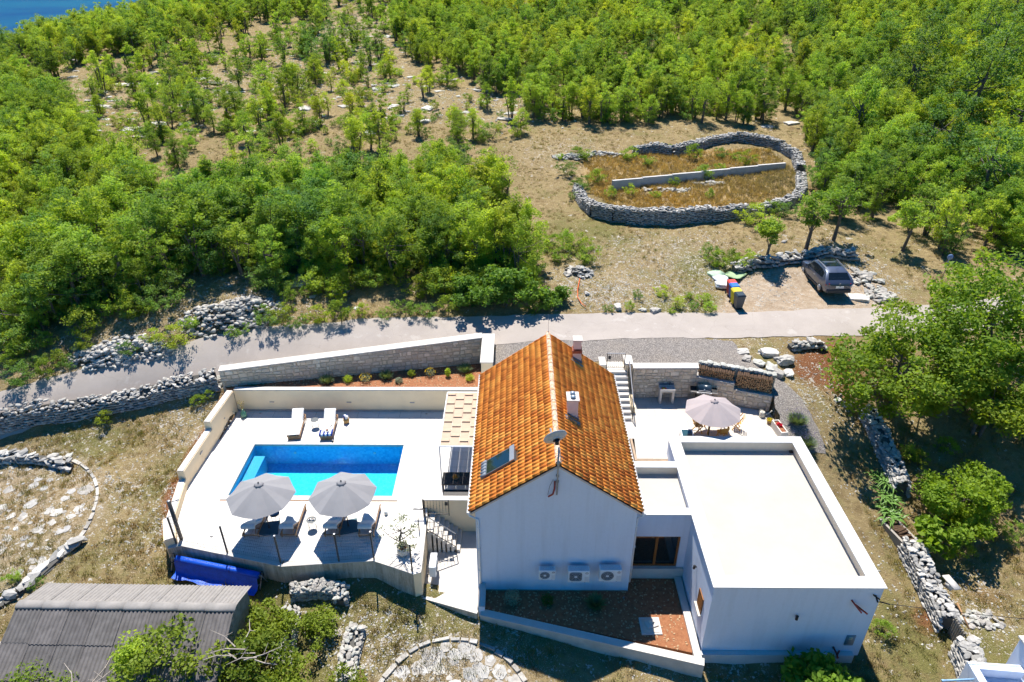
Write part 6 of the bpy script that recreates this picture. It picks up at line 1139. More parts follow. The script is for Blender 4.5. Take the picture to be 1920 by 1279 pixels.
def heap(name, label, spots, a, n, seed, meshes, hgt=.5, group=None):
    rg = random.Random(seed); it = []
    for (px_, py_, rx, ry) in spots:
        c = ground(px_, py_)
        for k in range(n):
            r_ = rg.random() ** .6; an = rg.uniform(0, 6.283); x = c[0] + rx * r_ * math.cos(an); y = c[1] + ry * r_ * math.sin(an); sc = a * rg.uniform(.5, 1.5); it.append((rg.randrange(len(meshes)), Matrix.Translation((x, y, g1(x, y) + hgt * (1 - r_) * rg.uniform(.4, 1) + sc * .1)) @ Euler((rg.uniform(-.4, .4), rg.uniform(-.4, .4), rg.uniform(0, 6.3))).to_matrix().to_4x4() @ Matrix.Diagonal((sc, sc, sc * .8, 1))))
    return rock_thing(name, label, 'stone heap', it, meshes, 0 if n > 200 else 150, 'stone')
heap('stone_heap', 'large heap of loose grey stones above the road left of centre', [(415, 600, 2.6, 1.3), (470, 585, 2.2, 1.3)], .26, 330, 1, ROCKS + WROCK, .9); heap('stone_heap', 'heap of grey stones on the road bank under the left thicket', [(250, 655, 2.4, .9), (190, 672, 2, .8)], .26, 220, 2, ROCKS + WROCK, .5)
heap('stone_heap', 'small heap of grey stones by the green bushes above the road', [(1085, 512, 1.0, .8)], .24, 120, 3, ROCKS, .5); heap('stone_heap', 'pale rubble along the concrete wall inside the enclosure', [(1250, 358, 2.2, .5), (1330, 345, 1.5, .4)], .3, 70, 4, WROCK, .2)
heap('stone_heap', 'collapsed pale rubble at the open left end of the enclosure', [(1120, 292, 2.6, .7), (1068, 296, 1.6, .7)], .3, 110, 9, WROCK, .4); heap('stone_heap', 'scatter of pale stones on the bank left of the parked car', [(1620, 525, 1.3, 1.2), (1650, 555, 1.0, 1.0)], .32, 60, 5, WROCK, .2); heap('stone_heap', 'white rubble at the right end of the lane under the left wall', [(388, 722, .9, .5)], .3, 70, 6, WROCK, .5); heap('stone_heap', 'broken white stones and tiles in the right yard', [(1840, 1165, .9, .5)], .2, 60, 7, WROCK, .1)
BIGR = [rock_mesh(80 + i, 1.2, 1.0, .8, 3, .33, RKM[i % 2] if i % 3 else GREYR[2]) for i in range(7)]
def boulder(label, px_, py_, s, k, sz=.6, rz=0, sy=.8):
    s *= .62; p = ground(px_, py_); o = link('boulder', BIGR[k], None, (p[0], p[1], p[2] + s * sz * .12)); o.scale = (s, s * sy, s * sz); o.rotation_euler = (random.uniform(-.2, .2), random.uniform(-.2, .2), rz); return tag(o, label, 'boulder', 'limestone boulders')
for i, (lb, a, b, s, sz) in enumerate([('flat white boulder nearest the drive, upper left of the group', 1392, 660, 1.0, .4), ('white boulder at the drive edge below the flat one', 1400, 672, 1.0, .5), ('rounded white boulder in the middle of the group by the drive', 1422, 682, 1.1, .5), ('long grey boulder above the others by the drive', 1442, 664, 1.7, .5), ('cracked white boulder pair low in the group by the drive', 1446, 692, 1.3, .6), ('tall jagged boulder low in the group by the drive', 1456, 702, 1.2, .8), ('dark grey boulder at the right of the group by the drive', 1470, 680, 1.5, .8), ('pale boulder at the lower right of the group', 1478, 700, 1.1, .4), ('white stone pair under the left edge of the big tree', 1585, 760, .9, .4), ('small white stone left of the big tree shade', 1570, 752, .7, .35), ('grey boulder at the roadside above the house chimney', 1158, 578, .9, .9), ('low grey boulder at the roadside right of the tall one', 1205, 582, .7, .6), ('grey boulder at the roadside third from the left', 1228, 584, 1.0, .7), ('pale upright stone at the roadside beside the orange cord', 1100, 552, .6, .9), ('broad pale rock on the slope behind the car', 1610, 560, 1.8, .35), ('white stone above the parking place left of the slim tree', 1470, 455, .6, .6), ('flat white stone on the left lawn above the threshing circle', 130, 853, .75, .3), ('white rock left of the dry stone wall end', 395, 742, .7, .5)]): boulder(lb, a, b, s, i % 7, sz, i * 1.1)
rg = random.Random(8); hp = []
for (a, b, c, d, n) in ((130, 90, 740, 250, 115), (600, 0, 1000, 230, 115), (1000, 60, 1500, 240, 30), (380, 480, 760, 590, 8), (0, 130, 300, 300, 10)):
    for k in range(n): hp.append((rg.uniform(a, c), rg.uniform(b, d)))
for i, p in enumerate(ground_many(hp)):
    if p[1] > 170: continue
    s = .3 + 1.3 * rg.random() ** 1.6; o = link('limestone_outcrop', BIGR[i % 7], None, (p[0], p[1], p[2] - .02)); o.scale = (s * 1.3, s, s * rg.uniform(.16, .36)); o.rotation_euler = (0, 0, rg.uniform(0, 6)); tag(o, '%s pale limestone outcrop on the %s hillside, %s up the slope' % ('small' if s < .7 else 'flat' if s < 1.1 else 'broad', 'left' if p[0] < -32 else 'centre left' if p[0] < -12 else 'centre' if p[0] < 8 else 'right', 'low' if p[1] < 75 else 'halfway' if p[1] < 105 else 'far'), 'rock', 'limestone outcrops on the hillside')
# enclosure: concrete wall
e0, e1 = ground(1148, 358), ground(1472, 318); cw = thing('concrete_wall', 'straight pale concrete wall dividing the stone enclosure', 'wall', tuple(e0)); d_ = Vector((e1[0] - e0[0], e1[1] - e0[1])).normalized(); n_ = Vector((-d_.y, d_.x)); L_ = (Vector(e1[:2]) - Vector(e0[:2])).length
for k in range(6):
    a = Vector(e0[:2]) + d_ * L_ * k / 6; b_ = Vector(e0[:2]) + d_ * (L_ * (k + 1) / 6 - .012); q = [a, b_, b_ + n_ * .25, a + n_ * .25]; zt = e0[2] + .95 + (e1[2] + .55 - e0[2] - .95) * k / 5; o = part('wall_panel', MB().prism([(v.x, v.y) for v in q], min(e0[2], e1[2]) - .6, zt), M('old_concrete_%d' % k, (.50, .48, .45), .9, .12, 2, .2, 30), cw); o.matrix_parent_inverse = Matrix.Translation([-v for v in e0])
# ------------------------------------------------------------------ threshing floors
def threshing(name, label, c, r_, a0, a1, mat_r, seed, inner, kerb_h=.22, n=None):
    t = thing(name, label, 'stone circle', (c[0], c[1], g1(*c))); inv = Matrix.Translation(-t.location); rg = random.Random(seed); a = a0
    while a < a1:
        w_ = rg.uniform(.35, .8); da = w_ / r_; am = a + da / 2; x, y = c[0] + r_ * math.cos(am), c[1] + r_ * math.sin(am); z = g1(x, y); m_ = MB(); hw = w_ * .47; th = rg.uniform(.06, .11); kh = kerb_h * rg.uniform(.8, 1.2)
        m_.v = [(sx * hw * (1 if zz < 0 else rg.uniform(.86, .98)), sy * th, zz) for zz in (-.3, kh) for sx, sy in ((-1, -1), (1, -1), (1, 1), (-1, 1))]; m_.f = [(4, 5, 6, 7), (0, 1, 5, 4), (1, 2, 6, 5), (2, 3, 7, 6), (3, 0, 4, 7)]; m_.m = [0] * 5
        o = part('kerb_stone', m_, rg.choice(mat_r), t); o.matrix_parent_inverse = inv; o.location = (x, y, z); o.rotation_euler = (rg.uniform(-.08, .08), 0, am + math.pi / 2); a += da
    for k in range(inner):
        rr = r_ * .93 * rg.random() ** .5; an = rg.uniform(0, 6.283); x, y = c[0] + rr * math.cos(an), c[1] + rr * math.sin(an); s = .09 + .42 * rg.random() ** 1.9; nn = rg.randint(5, 8); pl = [(s * rg.uniform(.55, 1) * math.cos(6.283 * i / nn), s * rg.uniform(.5, .95) * math.sin(6.283 * i / nn)) for i in range(nn)]
        o = part('paving_stone', MB().prism(pl, -.08, rg.uniform(.008, .022)), rg.choice(mat_r), t); o.matrix_parent_inverse = inv; zx = (g1(x + .2, y) - g1(x - .2, y)) / .4; zy = (g1(x, y + .2) - g1(x, y - .2)) / .4; o.location = (x, y, g1(x, y)); o.rotation_euler = (math.atan(zy), -math.atan(zx), 0)
    return t
threshing('threshing_floor', 'round stone threshing floor with kerb stones at the left edge', (-25.9, 23.2), 5.45, -1.45, 1.25, [GREYR[2], GREYR[0], RKM[1]], 3, 210, .05); threshing('threshing_floor', 'round stone threshing floor with kerb stones at the bottom edge', (-2.35, 15.2), 3.15, -.3, 3.3, [GREYR[2], RKM[1], GREYR[0]], 4, 260, .08)
rubble_wall('dry_stone_wall', 'low dark retaining wall behind the left threshing floor', W2([(-40, 868), (30, 862), (90, 866), (135, 878)]), .4, .4, .36, 12, ROCKS, 120, False)
rubble_wall('dry_stone_wall', 'row of grey edging stones below the left threshing floor', W2([(150, 1015), (100, 1060), (50, 1105), (10, 1135), (-30, 1150)]), .22, .4, .5, 13, ROCKS, 120, False)
# ------------------------------------------------------------------ barn with corrugated roof
barn = thing('barn', 'old stone barn with grey corrugated sheet roof at lower left', 'barn', (-14.5, 17.0, -1.4)); FCEM_SHADED = [M('fibre_cement_%d' % i, c, .9, .22, 3.5, .35, 22, col2=tuple(min(1, q * 1.6) for q in c)) for i, c in enumerate([(.105, .097, .092), (.115, .105, .10), (.098, .09, .086)])]; FCEM_LIT = M('fibre_cement_lit', (.27, .25, .23), .9, .12, 4, .3, 22)  # same sheeting: near slope coloured dark as shaded, far slope pale as sunlit
def bpart(nm, mb, mt, sm=False, **k): o = part(nm, mb, mt, barn, sm, **k); o.matrix_parent_inverse = Matrix.Translation((14.5, -17.0, 1.4)); return o
RA, RB = Vector((-19.2, 17.55, 1.15)), Vector((-10.8, 17.45, 1.15))
def sheet(x0, x1, p_top, p_bot, mt):
    """corrugated sheet; p_top/p_bot: (dy, z) from the ridge line"""
    m_ = MB(); nwv = max(1, round((x1 - x0) / .165)); n_ = nwv * 6
    for s, (dy, z) in enumerate((p_top, p_bot)):
        for i in range(n_ + 1): x = x0 + (x1 - x0) * i / n_; y = RA.y + (RB.y - RA.y) * (x - RA.x) / (RB.x - RA.x); m_.v.append((x + (.14 * (p_top[0] - (p_top, p_bot)[s][0]) if False else 0), y + dy, z + .026 * math.cos(2 * math.pi * i / 6)))
    m_.f = [(i, i + 1, n_ + 2 + i, n_ + 1 + i) for i in range(n_)] if p_bot[0] < 0 else [(i + 1, i, n_ + 1 + i, n_ + 2 + i) for i in range(n_)]; m_.m = [0] * n_
    o = bpart('roof_sheet', m_, mt); sd2 = o.modifiers.new('thick', 'SOLIDIFY'); sd2.thickness = .012; return o
rgb = random.Random(2); NSH = 8
for k in range(NSH):
    x0 = RA.x + (RB.x - RA.x) * k / NSH; x1 = RA.x + (RB.x - RA.x) * (k + 1) / NSH + .04
    for c_ in range(3): dy0 = -.10 - c_ * 1.12; dy1 = dy0 - 1.24; f = lambda dy: 1.15 + dy * .42; jz = .012 * (2 - c_) + rgb.uniform(-.004, .004); sheet(x0, x1, (dy0, f(dy0) + jz), (dy1 + rgb.uniform(-.04, .04), f(dy1) + jz + .012), FCEM_SHADED[(k + c_) % 3])
    sheet(x0, x1, (.08, 1.13), (1.55, .50), FCEM_LIT)
    xm = (x0 + x1) / 2; m_ = MB(); n_ = 9
    for xx, rr in ((x0, .17), (x1 + .06, .155)): m_.v += [(xx, RA.y + (RB.y - RA.y) * (xx - RA.x) / (RB.x - RA.x) + rr * 1.15 * math.cos(math.pi * i / (n_ - 1)), 1.13 + rr * .62 * math.sin(math.pi * i / (n_ - 1))) for i in range(n_)]
    m_.f = [(i + 1, i, n_ + i, n_ + i + 1) for i in range(n_ - 1)]; m_.m = [0] * 8; o = bpart('ridge_cap', m_, FCEM_LIT, True); sd2 = o.modifiers.new('thick', 'SOLIDIFY'); sd2.thickness = .012
bpart('wall', MB().add([(-19.0, 14.5, -2.0), (-10.95, 14.5, -2.0), (-10.95, 18.9, -2.0), (-19.0, 18.9, -2.0), (-19.0, 14.5, -.25), (-10.95, 14.5, -.25), (-10.95, 18.9, .5), (-19.0, 18.9, .5), (-19.0, 17.5, 1.05), (-10.95, 17.4, 1.05)], [(0, 1, 5, 4), (1, 2, 6, 9, 5), (2, 3, 7, 6), (3, 0, 4, 8, 7)]), M('barn_stone', (.26, .24, .21), .95, .3, 4, .6, 8))
# ------------------------------------------------------------------ lower right: white roof, gate, trough
wb = thing('white_building', 'corner of a white flat-roofed building at the lower right', 'building', (17.3, 16.4, -2))
def wbp(nm, mb, mt): o = part(nm, mb, mt, wb); o.matrix_parent_inverse = Matrix.Translation((-17.3, -16.4, 2)); return o
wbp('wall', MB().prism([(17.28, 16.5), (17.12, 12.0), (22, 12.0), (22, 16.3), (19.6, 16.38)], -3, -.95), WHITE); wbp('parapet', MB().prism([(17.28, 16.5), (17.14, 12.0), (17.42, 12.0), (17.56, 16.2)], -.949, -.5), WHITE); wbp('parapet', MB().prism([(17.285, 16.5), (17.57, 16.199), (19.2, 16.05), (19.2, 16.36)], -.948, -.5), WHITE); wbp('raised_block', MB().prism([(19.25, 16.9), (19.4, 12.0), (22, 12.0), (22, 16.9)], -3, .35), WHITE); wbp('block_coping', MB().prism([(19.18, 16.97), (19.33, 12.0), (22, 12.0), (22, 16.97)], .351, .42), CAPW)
fit('water_pipe', 'blue plastic pipe sticking out from the white building', 'pipe', [('pipe', MB().tube([(17.25, 15.9, -.7), (16.1, 15.85, -.72)], .04, 8), M('blue_pipe', (.25, .42, .6), .4)), ('end_cap', MB().tube([(16.1, 15.85, -.72), (16.04, 15.85, -.72)], .05, 8), M('blue_cap', (.3, .5, .7), .4))], (17.2, 15.9, -.7))
gA, gB = ground(1777, 1185), ground(1796, 1216); wg = thing('wooden_gate', 'grey slatted wooden gate between the two stone wall ends', 'gate', tuple(gA)); dg = Vector(gB) - Vector(gA); GW = M('weathered_wood', (.25, .22, .18), .9, .2, 10)
for k in range(7): p = Vector(gA) + dg * (k + .5) / 7; o = part('slat', MB().box((p.x - .035, p.y - .02, p.z - .1), (p.x + .035, p.y + .02, p.z + .95)), GW, wg); o.matrix_parent_inverse = Matrix.Translation([-q for q in gA])
for zz in (.25, .75): o = part('rail', MB().bar(Vector(gA) + Vector((.0, .03, zz)), Vector(gB) + Vector((0, .03, zz)), .05, .06), GW, wg); o.matrix_parent_inverse = Matrix.Translation([-q for q in gA])
fit('timber_pole', 'long brown pole lying across the gap beside the slatted gate', 'pole', [('pole', MB().tube([tuple(Vector(ground(1784, 1153)) + Vector((0, 0, .8))), tuple(Vector(ground(1808, 1198)) + Vector((0, 0, .6)))], .035, 7), TEAK), ('rope_band', MB().tube([tuple(Vector(ground(1795, 1173)) + Vector((0, 0, .72))), tuple(Vector(ground(1796, 1176)) + Vector((0, 0, .7)))], .045, 7), DEAD)], tuple(ground(1784, 1153)))
fit('stone_slab', 'pale flat slab leaning on top of the right yard wall', 'slab', [('slab', MB().obox(tuple(Vector(ground(1772, 1118)) + Vector((0, 0, .95))), (.35, .75, .06), R(12), .05, .1), STONEW), ('prop_stone', MB().obox(tuple(Vector(ground(1772, 1118)) + Vector((0, 0, .75))), (.25, .3, .28), .4), GREYR[2])], tuple(ground(1772, 1118)))
tg = ground(1690, 1015); ts = thing('log_trough', 'stone trough filled with split logs beside the lily leaves', 'trough', (tg[0], tg[1], tg[2]), R(14))
for a, b_ in (((-.42, -1.15, -.2), (-.3, 1.15, .5)), ((.3, -1.15, -.2), (.42, 1.15, .5)), ((-.3, -1.15, -.2), (.3, -1.03, .5)), ((-.3, 1.03, -.2), (.3, 1.15, .5))): part('side', MB().box(a, b_), CONC, ts)
rgl = random.Random(3)
for k in range(34): o = link('log', lgm, ts, (-.28 + rgl.uniform(0, .1), -1.0 + (k % 17) * .12, .38 + .11 * (k // 17))); o.scale = (.13, 1.1, .12); o.rotation_euler = (0, rgl.uniform(0, 3), R(-90) + rgl.uniform(-.2, .2))
# ------------------------------------------------------------------ parked car
pc = (np.array(at(1507, 518, z=3.1)) + np.array(at(1583, 550, z=3.1))) / 2; cx_, cy_ = 20.9, 42.35; car = thing('parked_car', 'grey estate car with glass roof parked on the pale dirt, rear to camera', 'car', (cx_, cy_, g1(cx_, cy_)), R(2))
PAINT, nt, N, L, P = _nodes('car_paint_grey'); P.inputs['Base Color'].default_value = (.115, .135, .185, 1); P.inputs['Metallic'].default_value = .55; P.inputs['Roughness'].default_value = .32; P.inputs['Coat Weight'].default_value = .6
ST = [(-2.2, .70, .45, .78, .80, .80), (-2.12, .84, .36, .92, .95, .95), (-1.85, .89, .30, 1.0, 1.22, .90), (-1.45, .90, .28, 1.0, 1.52, .70), (-.9, .905, .27, .98, 1.60, .66), (-.1, .905, .26, .96, 1.62, .66), (.45, .905, .26, .95, 1.55, .68), (1.05, .90, .27, .95, 1.0, .80), (1.7, .87, .30, .86, .90, .74), (2.1, .74, .36, .72, .76, .6), (2.22, .58, .42, .60, .62, .5)]
def ring(s): y, hw, zb, zw, zr, rw = s; return [(-hw * .93, y, zb), (-hw, y, zb + (zw - zb) * .45), (-hw * .985, y, zw), (-rw, y, zr - .03 * (zr > zw + .1)), (-rw * .6, y, zr + .012), (rw * .6, y, zr + .012), (rw, y, zr - .03 * (zr > zw + .1)), (hw * .985, y, zw), (hw, y, zb + (zw - zb) * .45), (hw * .93, y, zb)]
body = MB(); 
for s in ST: body.v += ring(s)
for k in range(len(ST) - 1):
    for i in range(10): j = (i + 1) % 10; body.f.append((k * 10 + i, (k + 1) * 10 + i, (k + 1) * 10 + j, k * 10 + j))
body.f += [tuple(range(10)), tuple((len(ST) - 1) * 10 + i for i in range(9, -1, -1))]; body.m = [0] * len(body.f); o = part('body', body, PAINT, car, True); bv = o.modifiers.new('bev', 'BEVEL'); bv.width = .03; bv.segments = 2
CG = M('car_glass', (.008, .012, .016), .08, spec=.7)
def patch(nm, q, mt, off=.012): 
    q = [Vector(v) for v in q]; n_ = (q[1] - q[0]).cross(q[-1] - q[0]).normalized(); c = sum(q, Vector()) / len(q); 
    if n_.dot(c - Vector((0, 0, .8))) < 0: n_ = -n_
    m_ = MB().add([v + n_ * off for v in q] + [v - n_ * .01 for v in q], [tuple(range(len(q)))] + [(i, len(q) + i, len(q) + (i + 1) % len(q), (i + 1) % len(q)) for i in range(len(q))]); return part(nm, m_, mt, car)
def lp(k, i, f, j): a = Vector(ring(ST[k])[i]); b_ = Vector(ring(ST[k])[j]); return a.lerp(b_, f)
for sd_, (i2, i3) in ((-1, (2, 3)), (1, (7, 6))):
    pts = lambda k, f: lp(k, i2, f, i3)
    patch('side_window', [pts(4, .1), pts(5, .1), pts(5, .82), pts(4, .82)], CG); patch('side_window', [pts(5, .1).lerp(pts(6, .1), .06), pts(6, .1), pts(7, .25).lerp(pts(6, .1), .2), pts(6, .82), pts(5, .82).lerp(pts(6, .82), .06)], CG); patch('side_window', [pts(3, .15).lerp(pts(4, .15), .15), pts(4, .1).lerp(pts(3, .1), .08), pts(4, .82).lerp(pts(3, .82), .08), pts(3, .7).lerp(pts(4, .7), .3)], CG)
    for yw in (-1.32, 1.38):
        wh = part('wheel', MB().tube([(sd_ * .90, yw, .33), (sd_ * .70, yw, .33)], .335, 22), M('tyre_%d_%d' % (sd_, int(yw)), (.018, .018, .018), .85), car, True); part('rim', MB().tube([(sd_ * .912, yw, .33), (sd_ * .86, yw, .33)], .215, 18), STEEL, wh, True)
        for q in range(5): a = q * 1.2566; part('spoke', MB().bar((sd_ * .914, yw, .33), (sd_ * .914, yw + .19 * math.cos(a), .33 + .19 * math.sin(a)), .05, .02), M('spoke', (.5, .5, .5), .3, metal=.6), wh)
    part('mirror', MB().obox((sd_ * .98, .75, 1.04), (.18, .12, .14)), PAINT, car); part('tail_light', MB().obox((sd_ * .74, -2.02, .88), (.24, .18, .17), sd_ * .5), M('tail_red_%d' % sd_, (.5, .02, .02), .2), car); part('door_handle', MB().obox((sd_ * .905, -.3, .82), (.03, .16, .03)), STEEL, car); part('sill_trim', MB().box((min(sd_ * .84, sd_ * .91), -.95, .24), (max(sd_ * .84, sd_ * .91), 1.0, .34)), BLACK, car); part('roof_rail', MB().bar((sd_ * .64, -1.35, 1.6), (sd_ * .64, .2, 1.66), .03, .03), STEEL, car)
rw_ = [Vector(ring(ST[2])[4]) * .92 + Vector((0, -.0, .06)), Vector(ring(ST[2])[5]), Vector(ring(ST[3])[5]), Vector(ring(ST[3])[4])]
patch('rear_window', [Vector((-.72, -1.93, 1.12)), Vector((.72, -1.93, 1.12)), Vector((.60, -1.55, 1.46)), Vector((-.60, -1.55, 1.46))], CG, .03); patch('glass_roof', [Vector((-.5, -.85, 1.625)), Vector((.5, -.85, 1.625)), Vector((.52, .4, 1.59)), Vector((-.52, .4, 1.59))], CG, .02); patch('windscreen', [Vector((-.56, .55, 1.53)), Vector((.56, .55, 1.53)), Vector((.7, 1.0, 1.06)), Vector((-.7, 1.0, 1.06))], CG, .03)
part('rear_bumper', MB().bbox((-.80, -2.26, .34), (.80, -2.0, .58), .04), M('bumper_dark', (.045, .05, .06), .5), car); part('number_plate', MB().box((-.26, -2.245, .66), (.26, -2.215, .78)), WHITEP, car); part('badge', MB().obox((0, -2.16, .95), (.09, .03, .08)), STEEL, car); part('antenna', MB().tube([(0, -1.25, 1.6), (0, -1.45, 1.72)], .012, 5), BLACK, car)
# ------------------------------------------------------------------ bins, sacks, cord
def bin_(label, px_, py_, body_c, lid_c, sc=1., rz=0):
    p = ground(px_, py_); t = thing('wheeled_bin', label, 'bin', (p[0], p[1], p[2]), rz, 'wheeled bins by the road'); t.scale = (sc, sc, sc); bm_ = M('bin_' + label[:9], body_c, .5, .05); lm = M('lid_' + label[:9], lid_c, .45, .05)
    m_ = MB(); m_.v = [(sx * a, sy * b_, z) for z, a, b_ in ((.12, .21, .2), (.98, .28, .30)) for sx, sy in ((-1, -1), (1, -1), (1, 1), (-1, 1))]; m_.f = [(3, 2, 1, 0), (4, 5, 6, 7), (0, 1, 5, 4), (1, 2, 6, 5), (2, 3, 7, 6), (3, 0, 4, 7)]; m_.m = [0] * 6; part('body', m_, bm_, t)
    ld = MB(); ld.v = [(-.3, -.34, .98), (.3, -.34, .98), (.3, .3, 1.0), (-.3, .3, 1.0), (-.24, -.28, 1.07), (.24, -.28, 1.07), (.24, .24, 1.1), (-.24, .24, 1.1)]; ld.f = [(3, 2, 1, 0), (4, 5, 6, 7), (0, 1, 5, 4), (1, 2, 6, 5), (2, 3, 7, 6), (3, 0, 4, 7)]; ld.m = [0] * 6; lo_ = part('lid', ld, lm, t); part('lid_handle', MB().tube([(-.24, .34, .98), (.24, .34, .98)], .02, 6), lm, lo_)
    for sx in (-1, 1): part('wheel', MB().tube([(sx * .27, .24, .1), (sx * .22, .24, .1)], .1, 12), BLACK, t)
    part('foot', MB().box((-.18, -.19, 0), (.18, -.1, .119)), BLACK, t); return t
bin_('grey wheeled bin with dark lid nearest the road', 1383, 578, (.10, .105, .11), (.03, .045, .06), 1.0, .12); bin_('bright yellow wheeled bin behind the grey one', 1377, 570, (.62, .50, .02), (.68, .56, .04), 1.0, .12); bin_('blue lidded bin behind the yellow one', 1373, 560, (.03, .09, .35), (.04, .16, .55), .95, .12); bin_('red lidded bin furthest back in the row', 1369, 553, (.35, .04, .03), (.62, .07, .05), .95, .12)
def sack(label, px_, py_, s, col, seed, sz=.5, name='sack'):
    p = ground(px_, py_); me = rock_mesh(seed, 1.2, .9, .8, 3, .16, M(name + label[:8], col, .7, .08, 6, .3, 12)); me.polygons.foreach_set('use_smooth', [True] * len(me.polygons)); o = link(name, me, None, (p[0], p[1], p[2] + s * sz * .3)); o.scale = (s, s * 1.2, s * sz); o.rotation_euler[2] = .3 * seed; return tag(o, label, name.replace('_', ' '))
sack('white rubble sack with green print nearest the bins', 1356, 536, .95, (.66, .65, .62), 31); sack('pale bluish sack behind the white one', 1350, 524, .85, (.58, .60, .66), 32); sack('crumpled pale green sheet at the end of the sacks', 1342, 515, .9, (.36, .48, .34), 33, .35, 'plastic_sheet'); sack('green woven sheet spread right of the sacks', 1378, 517, 1.1, (.30, .42, .22), 34, .2, 'plastic_sheet'); sack('small dark green bag lying on the white sack', 1355, 531, .45, (.05, .28, .12), 35, .5)
o.location = o.location
cdp = ground_many([(1087, 525), (1083, 545), (1083, 560), (1090, 572), (1098, 578)]); o = link('cord', MB().tube([tuple(p + np.array([0, 0, .12])) for p in cdp], .03, 6).mesh('cord', M('orange_cord', (.62, .12, .02), .5), True)); tag(o, 'orange plastic conduit snaking down the bank to the road', 'cord')
fit('marker_post', 'thin metal rod at the far end of the house ridge', 'rod', [('rod', MB().tube([(RX, HY1 - .05, RT), (RX, HY1 - .05, RT + 1.2)], .008, 5), STEEL), ('foot', MB().lathe([(.03, 0), (.03, .1)], (RX, HY1 - .05, RT + .1), 8), STEEL)], (RX, HY1 - .05, RT))
fit('street_sign', 'small blue round sign on a post behind the big tree', 'sign', [('post', MB().tube([(29.0, 42.5, g1(29, 42.5)), (29.0, 42.5, g1(29, 42.5) + 2.0)], .03, 8), STEEL), ('plate', MB().tube([(29.0, 42.45, g1(29, 42.5) + 1.9), (29.0, 42.42, g1(29, 42.5) + 1.9)], .2, 16), M('sign_blue', (.2, .3, .5), .5))], (29.0, 42.5, g1(29, 42.5)))
# ------------------------------------------------------------------ near trees and shrubs
def big_tree(label, x, y, h, cr, z0, ncl, nlf, ls_, mat, seed, cs=.7, stems=1, name='tree', cat='tree'):
    t = thing(name, label, cat, (x, y, g1(x, y))); cm, tm = tree_meshes(name, seed, h, cr, z0, ncl, nlf, ls_, cs, mat, stems, .5); link('crown', cm, t); link('trunk', tm, t); return t
WAL = leaf_mat('walnut_leaves', (.10, .19, .02), (.26, .38, .042), (.27, .37, .042), .15, .52)
big_tree('large walnut tree overhanging the right end of the lane', 20.9, 31.0, 5.2, 4.1, .6, 90, 15000, .21, WAL, 501, .8, 2); big_tree('tall dark tree with thick trunk at the right edge behind the walnut', 26.2, 33.2, 7.2, 4.5, 1.2, 90, 15000, .21, WAL, 502, .9, 1); big_tree('leafy tree between the walnut and the round bush', 24.6, 29.2, 4.6, 2.6, .9, 60, 9000, .19, WAL, 517, .7, 2); big_tree('leafy tree at the right edge above the shaded yard', 29.2, 27.6, 5.6, 3.0, 1.8, 60, 9000, .2, WAL, 503, .8, 2); big_tree('round bright green bush tree beside the right yard wall', 21.2, 24.0, 2.9, 2.1, .3, 60, 9500, .17, LEAFF, 504, .55, 3, 'bush_tree', 'bush'); big_tree('small fig tree with big leaves below the round bush', 19.2, 22.9, 1.7, .9, .2, 16, 700, .30, LEAFF, 505, .4, 3, 'fig_bush', 'bush')
big_tree('fig bush with large bright leaves at the foot of the annex front', 12.1, 15.75, 1.9, 1.75, .1, 44, 3600, .26, LEAFF, 506, .5, 4, 'fig_bush', 'bush'); big_tree('low fig bush in front of the annex, left part by the bottom edge', 10.6, 15.3, 1.1, 1.1, .05, 20, 1500, .25, LEAFF, 507, .45, 3, 'fig_bush', 'bush')
FIG = leaf_mat('bramble_leaves', (.09, .15, .014), (.24, .31, .032), (.22, .28, .03), .2, .45)
big_tree('straggling tree growing over the right end of the barn roof', -12.6, 15.6, 3.4, 1.7, 1.6, 30, 2300, .16, FIG, 508, .5, 3); big_tree('leafy tree in front of the barn gable', -10.3, 15.9, 2.6, 1.6, .4, 36, 3600, .15, FIG, 509, .5, 3); big_tree('dense bramble bush at the bottom edge left of the rubble line', -8.8, 15.0, 1.9, 1.7, .1, 44, 5000, .13, FIG, 510, .5, 4, 'bramble_bush', 'bush'); big_tree('bramble bush between the two rubble lines at the bottom', -6.6, 15.4, 1.0, 1.2, .0, 40, 4200, .10, FIG, 511, .4, 4, 'bramble_bush', 'bush'); big_tree('yellow green bush over the lower left corner of the barn', -17.6, 14.6, 2.5, 1.1, 1.2, 24, 2800, .10, LEAF2, 512, .45, 3, 'bramble_bush', 'bush'); big_tree('ivy bush growing up the middle of the barn roof', -13.9, 15.7, 3.0, .6, 1.5, 24, 1500, .13, LEAF2, 513, .35, 2, 'ivy_bush', 'bush'); big_tree('bramble patch at the foot of the ruined rubble corner', -8.0, 18.2, .9, 1.0, .0, 24, 2200, .11, FIG, 514, .35, 3, 'bramble_bush', 'bush'); big_tree('green bramble bush between barn gable and pool wall', -10.0, 18.0, 1.5, 1.1, .1, 30, 3200, .13, FIG, 515, .4, 3, 'bramble_bush', 'bush'); big_tree('bramble bush at the bottom edge under the straggling tree', -11.5, 13.9, 1.9, 1.7, .1, 40, 4600, .14, FIG, 516, .5, 4, 'bramble_bush', 'bush')
rgd = random.Random(12)
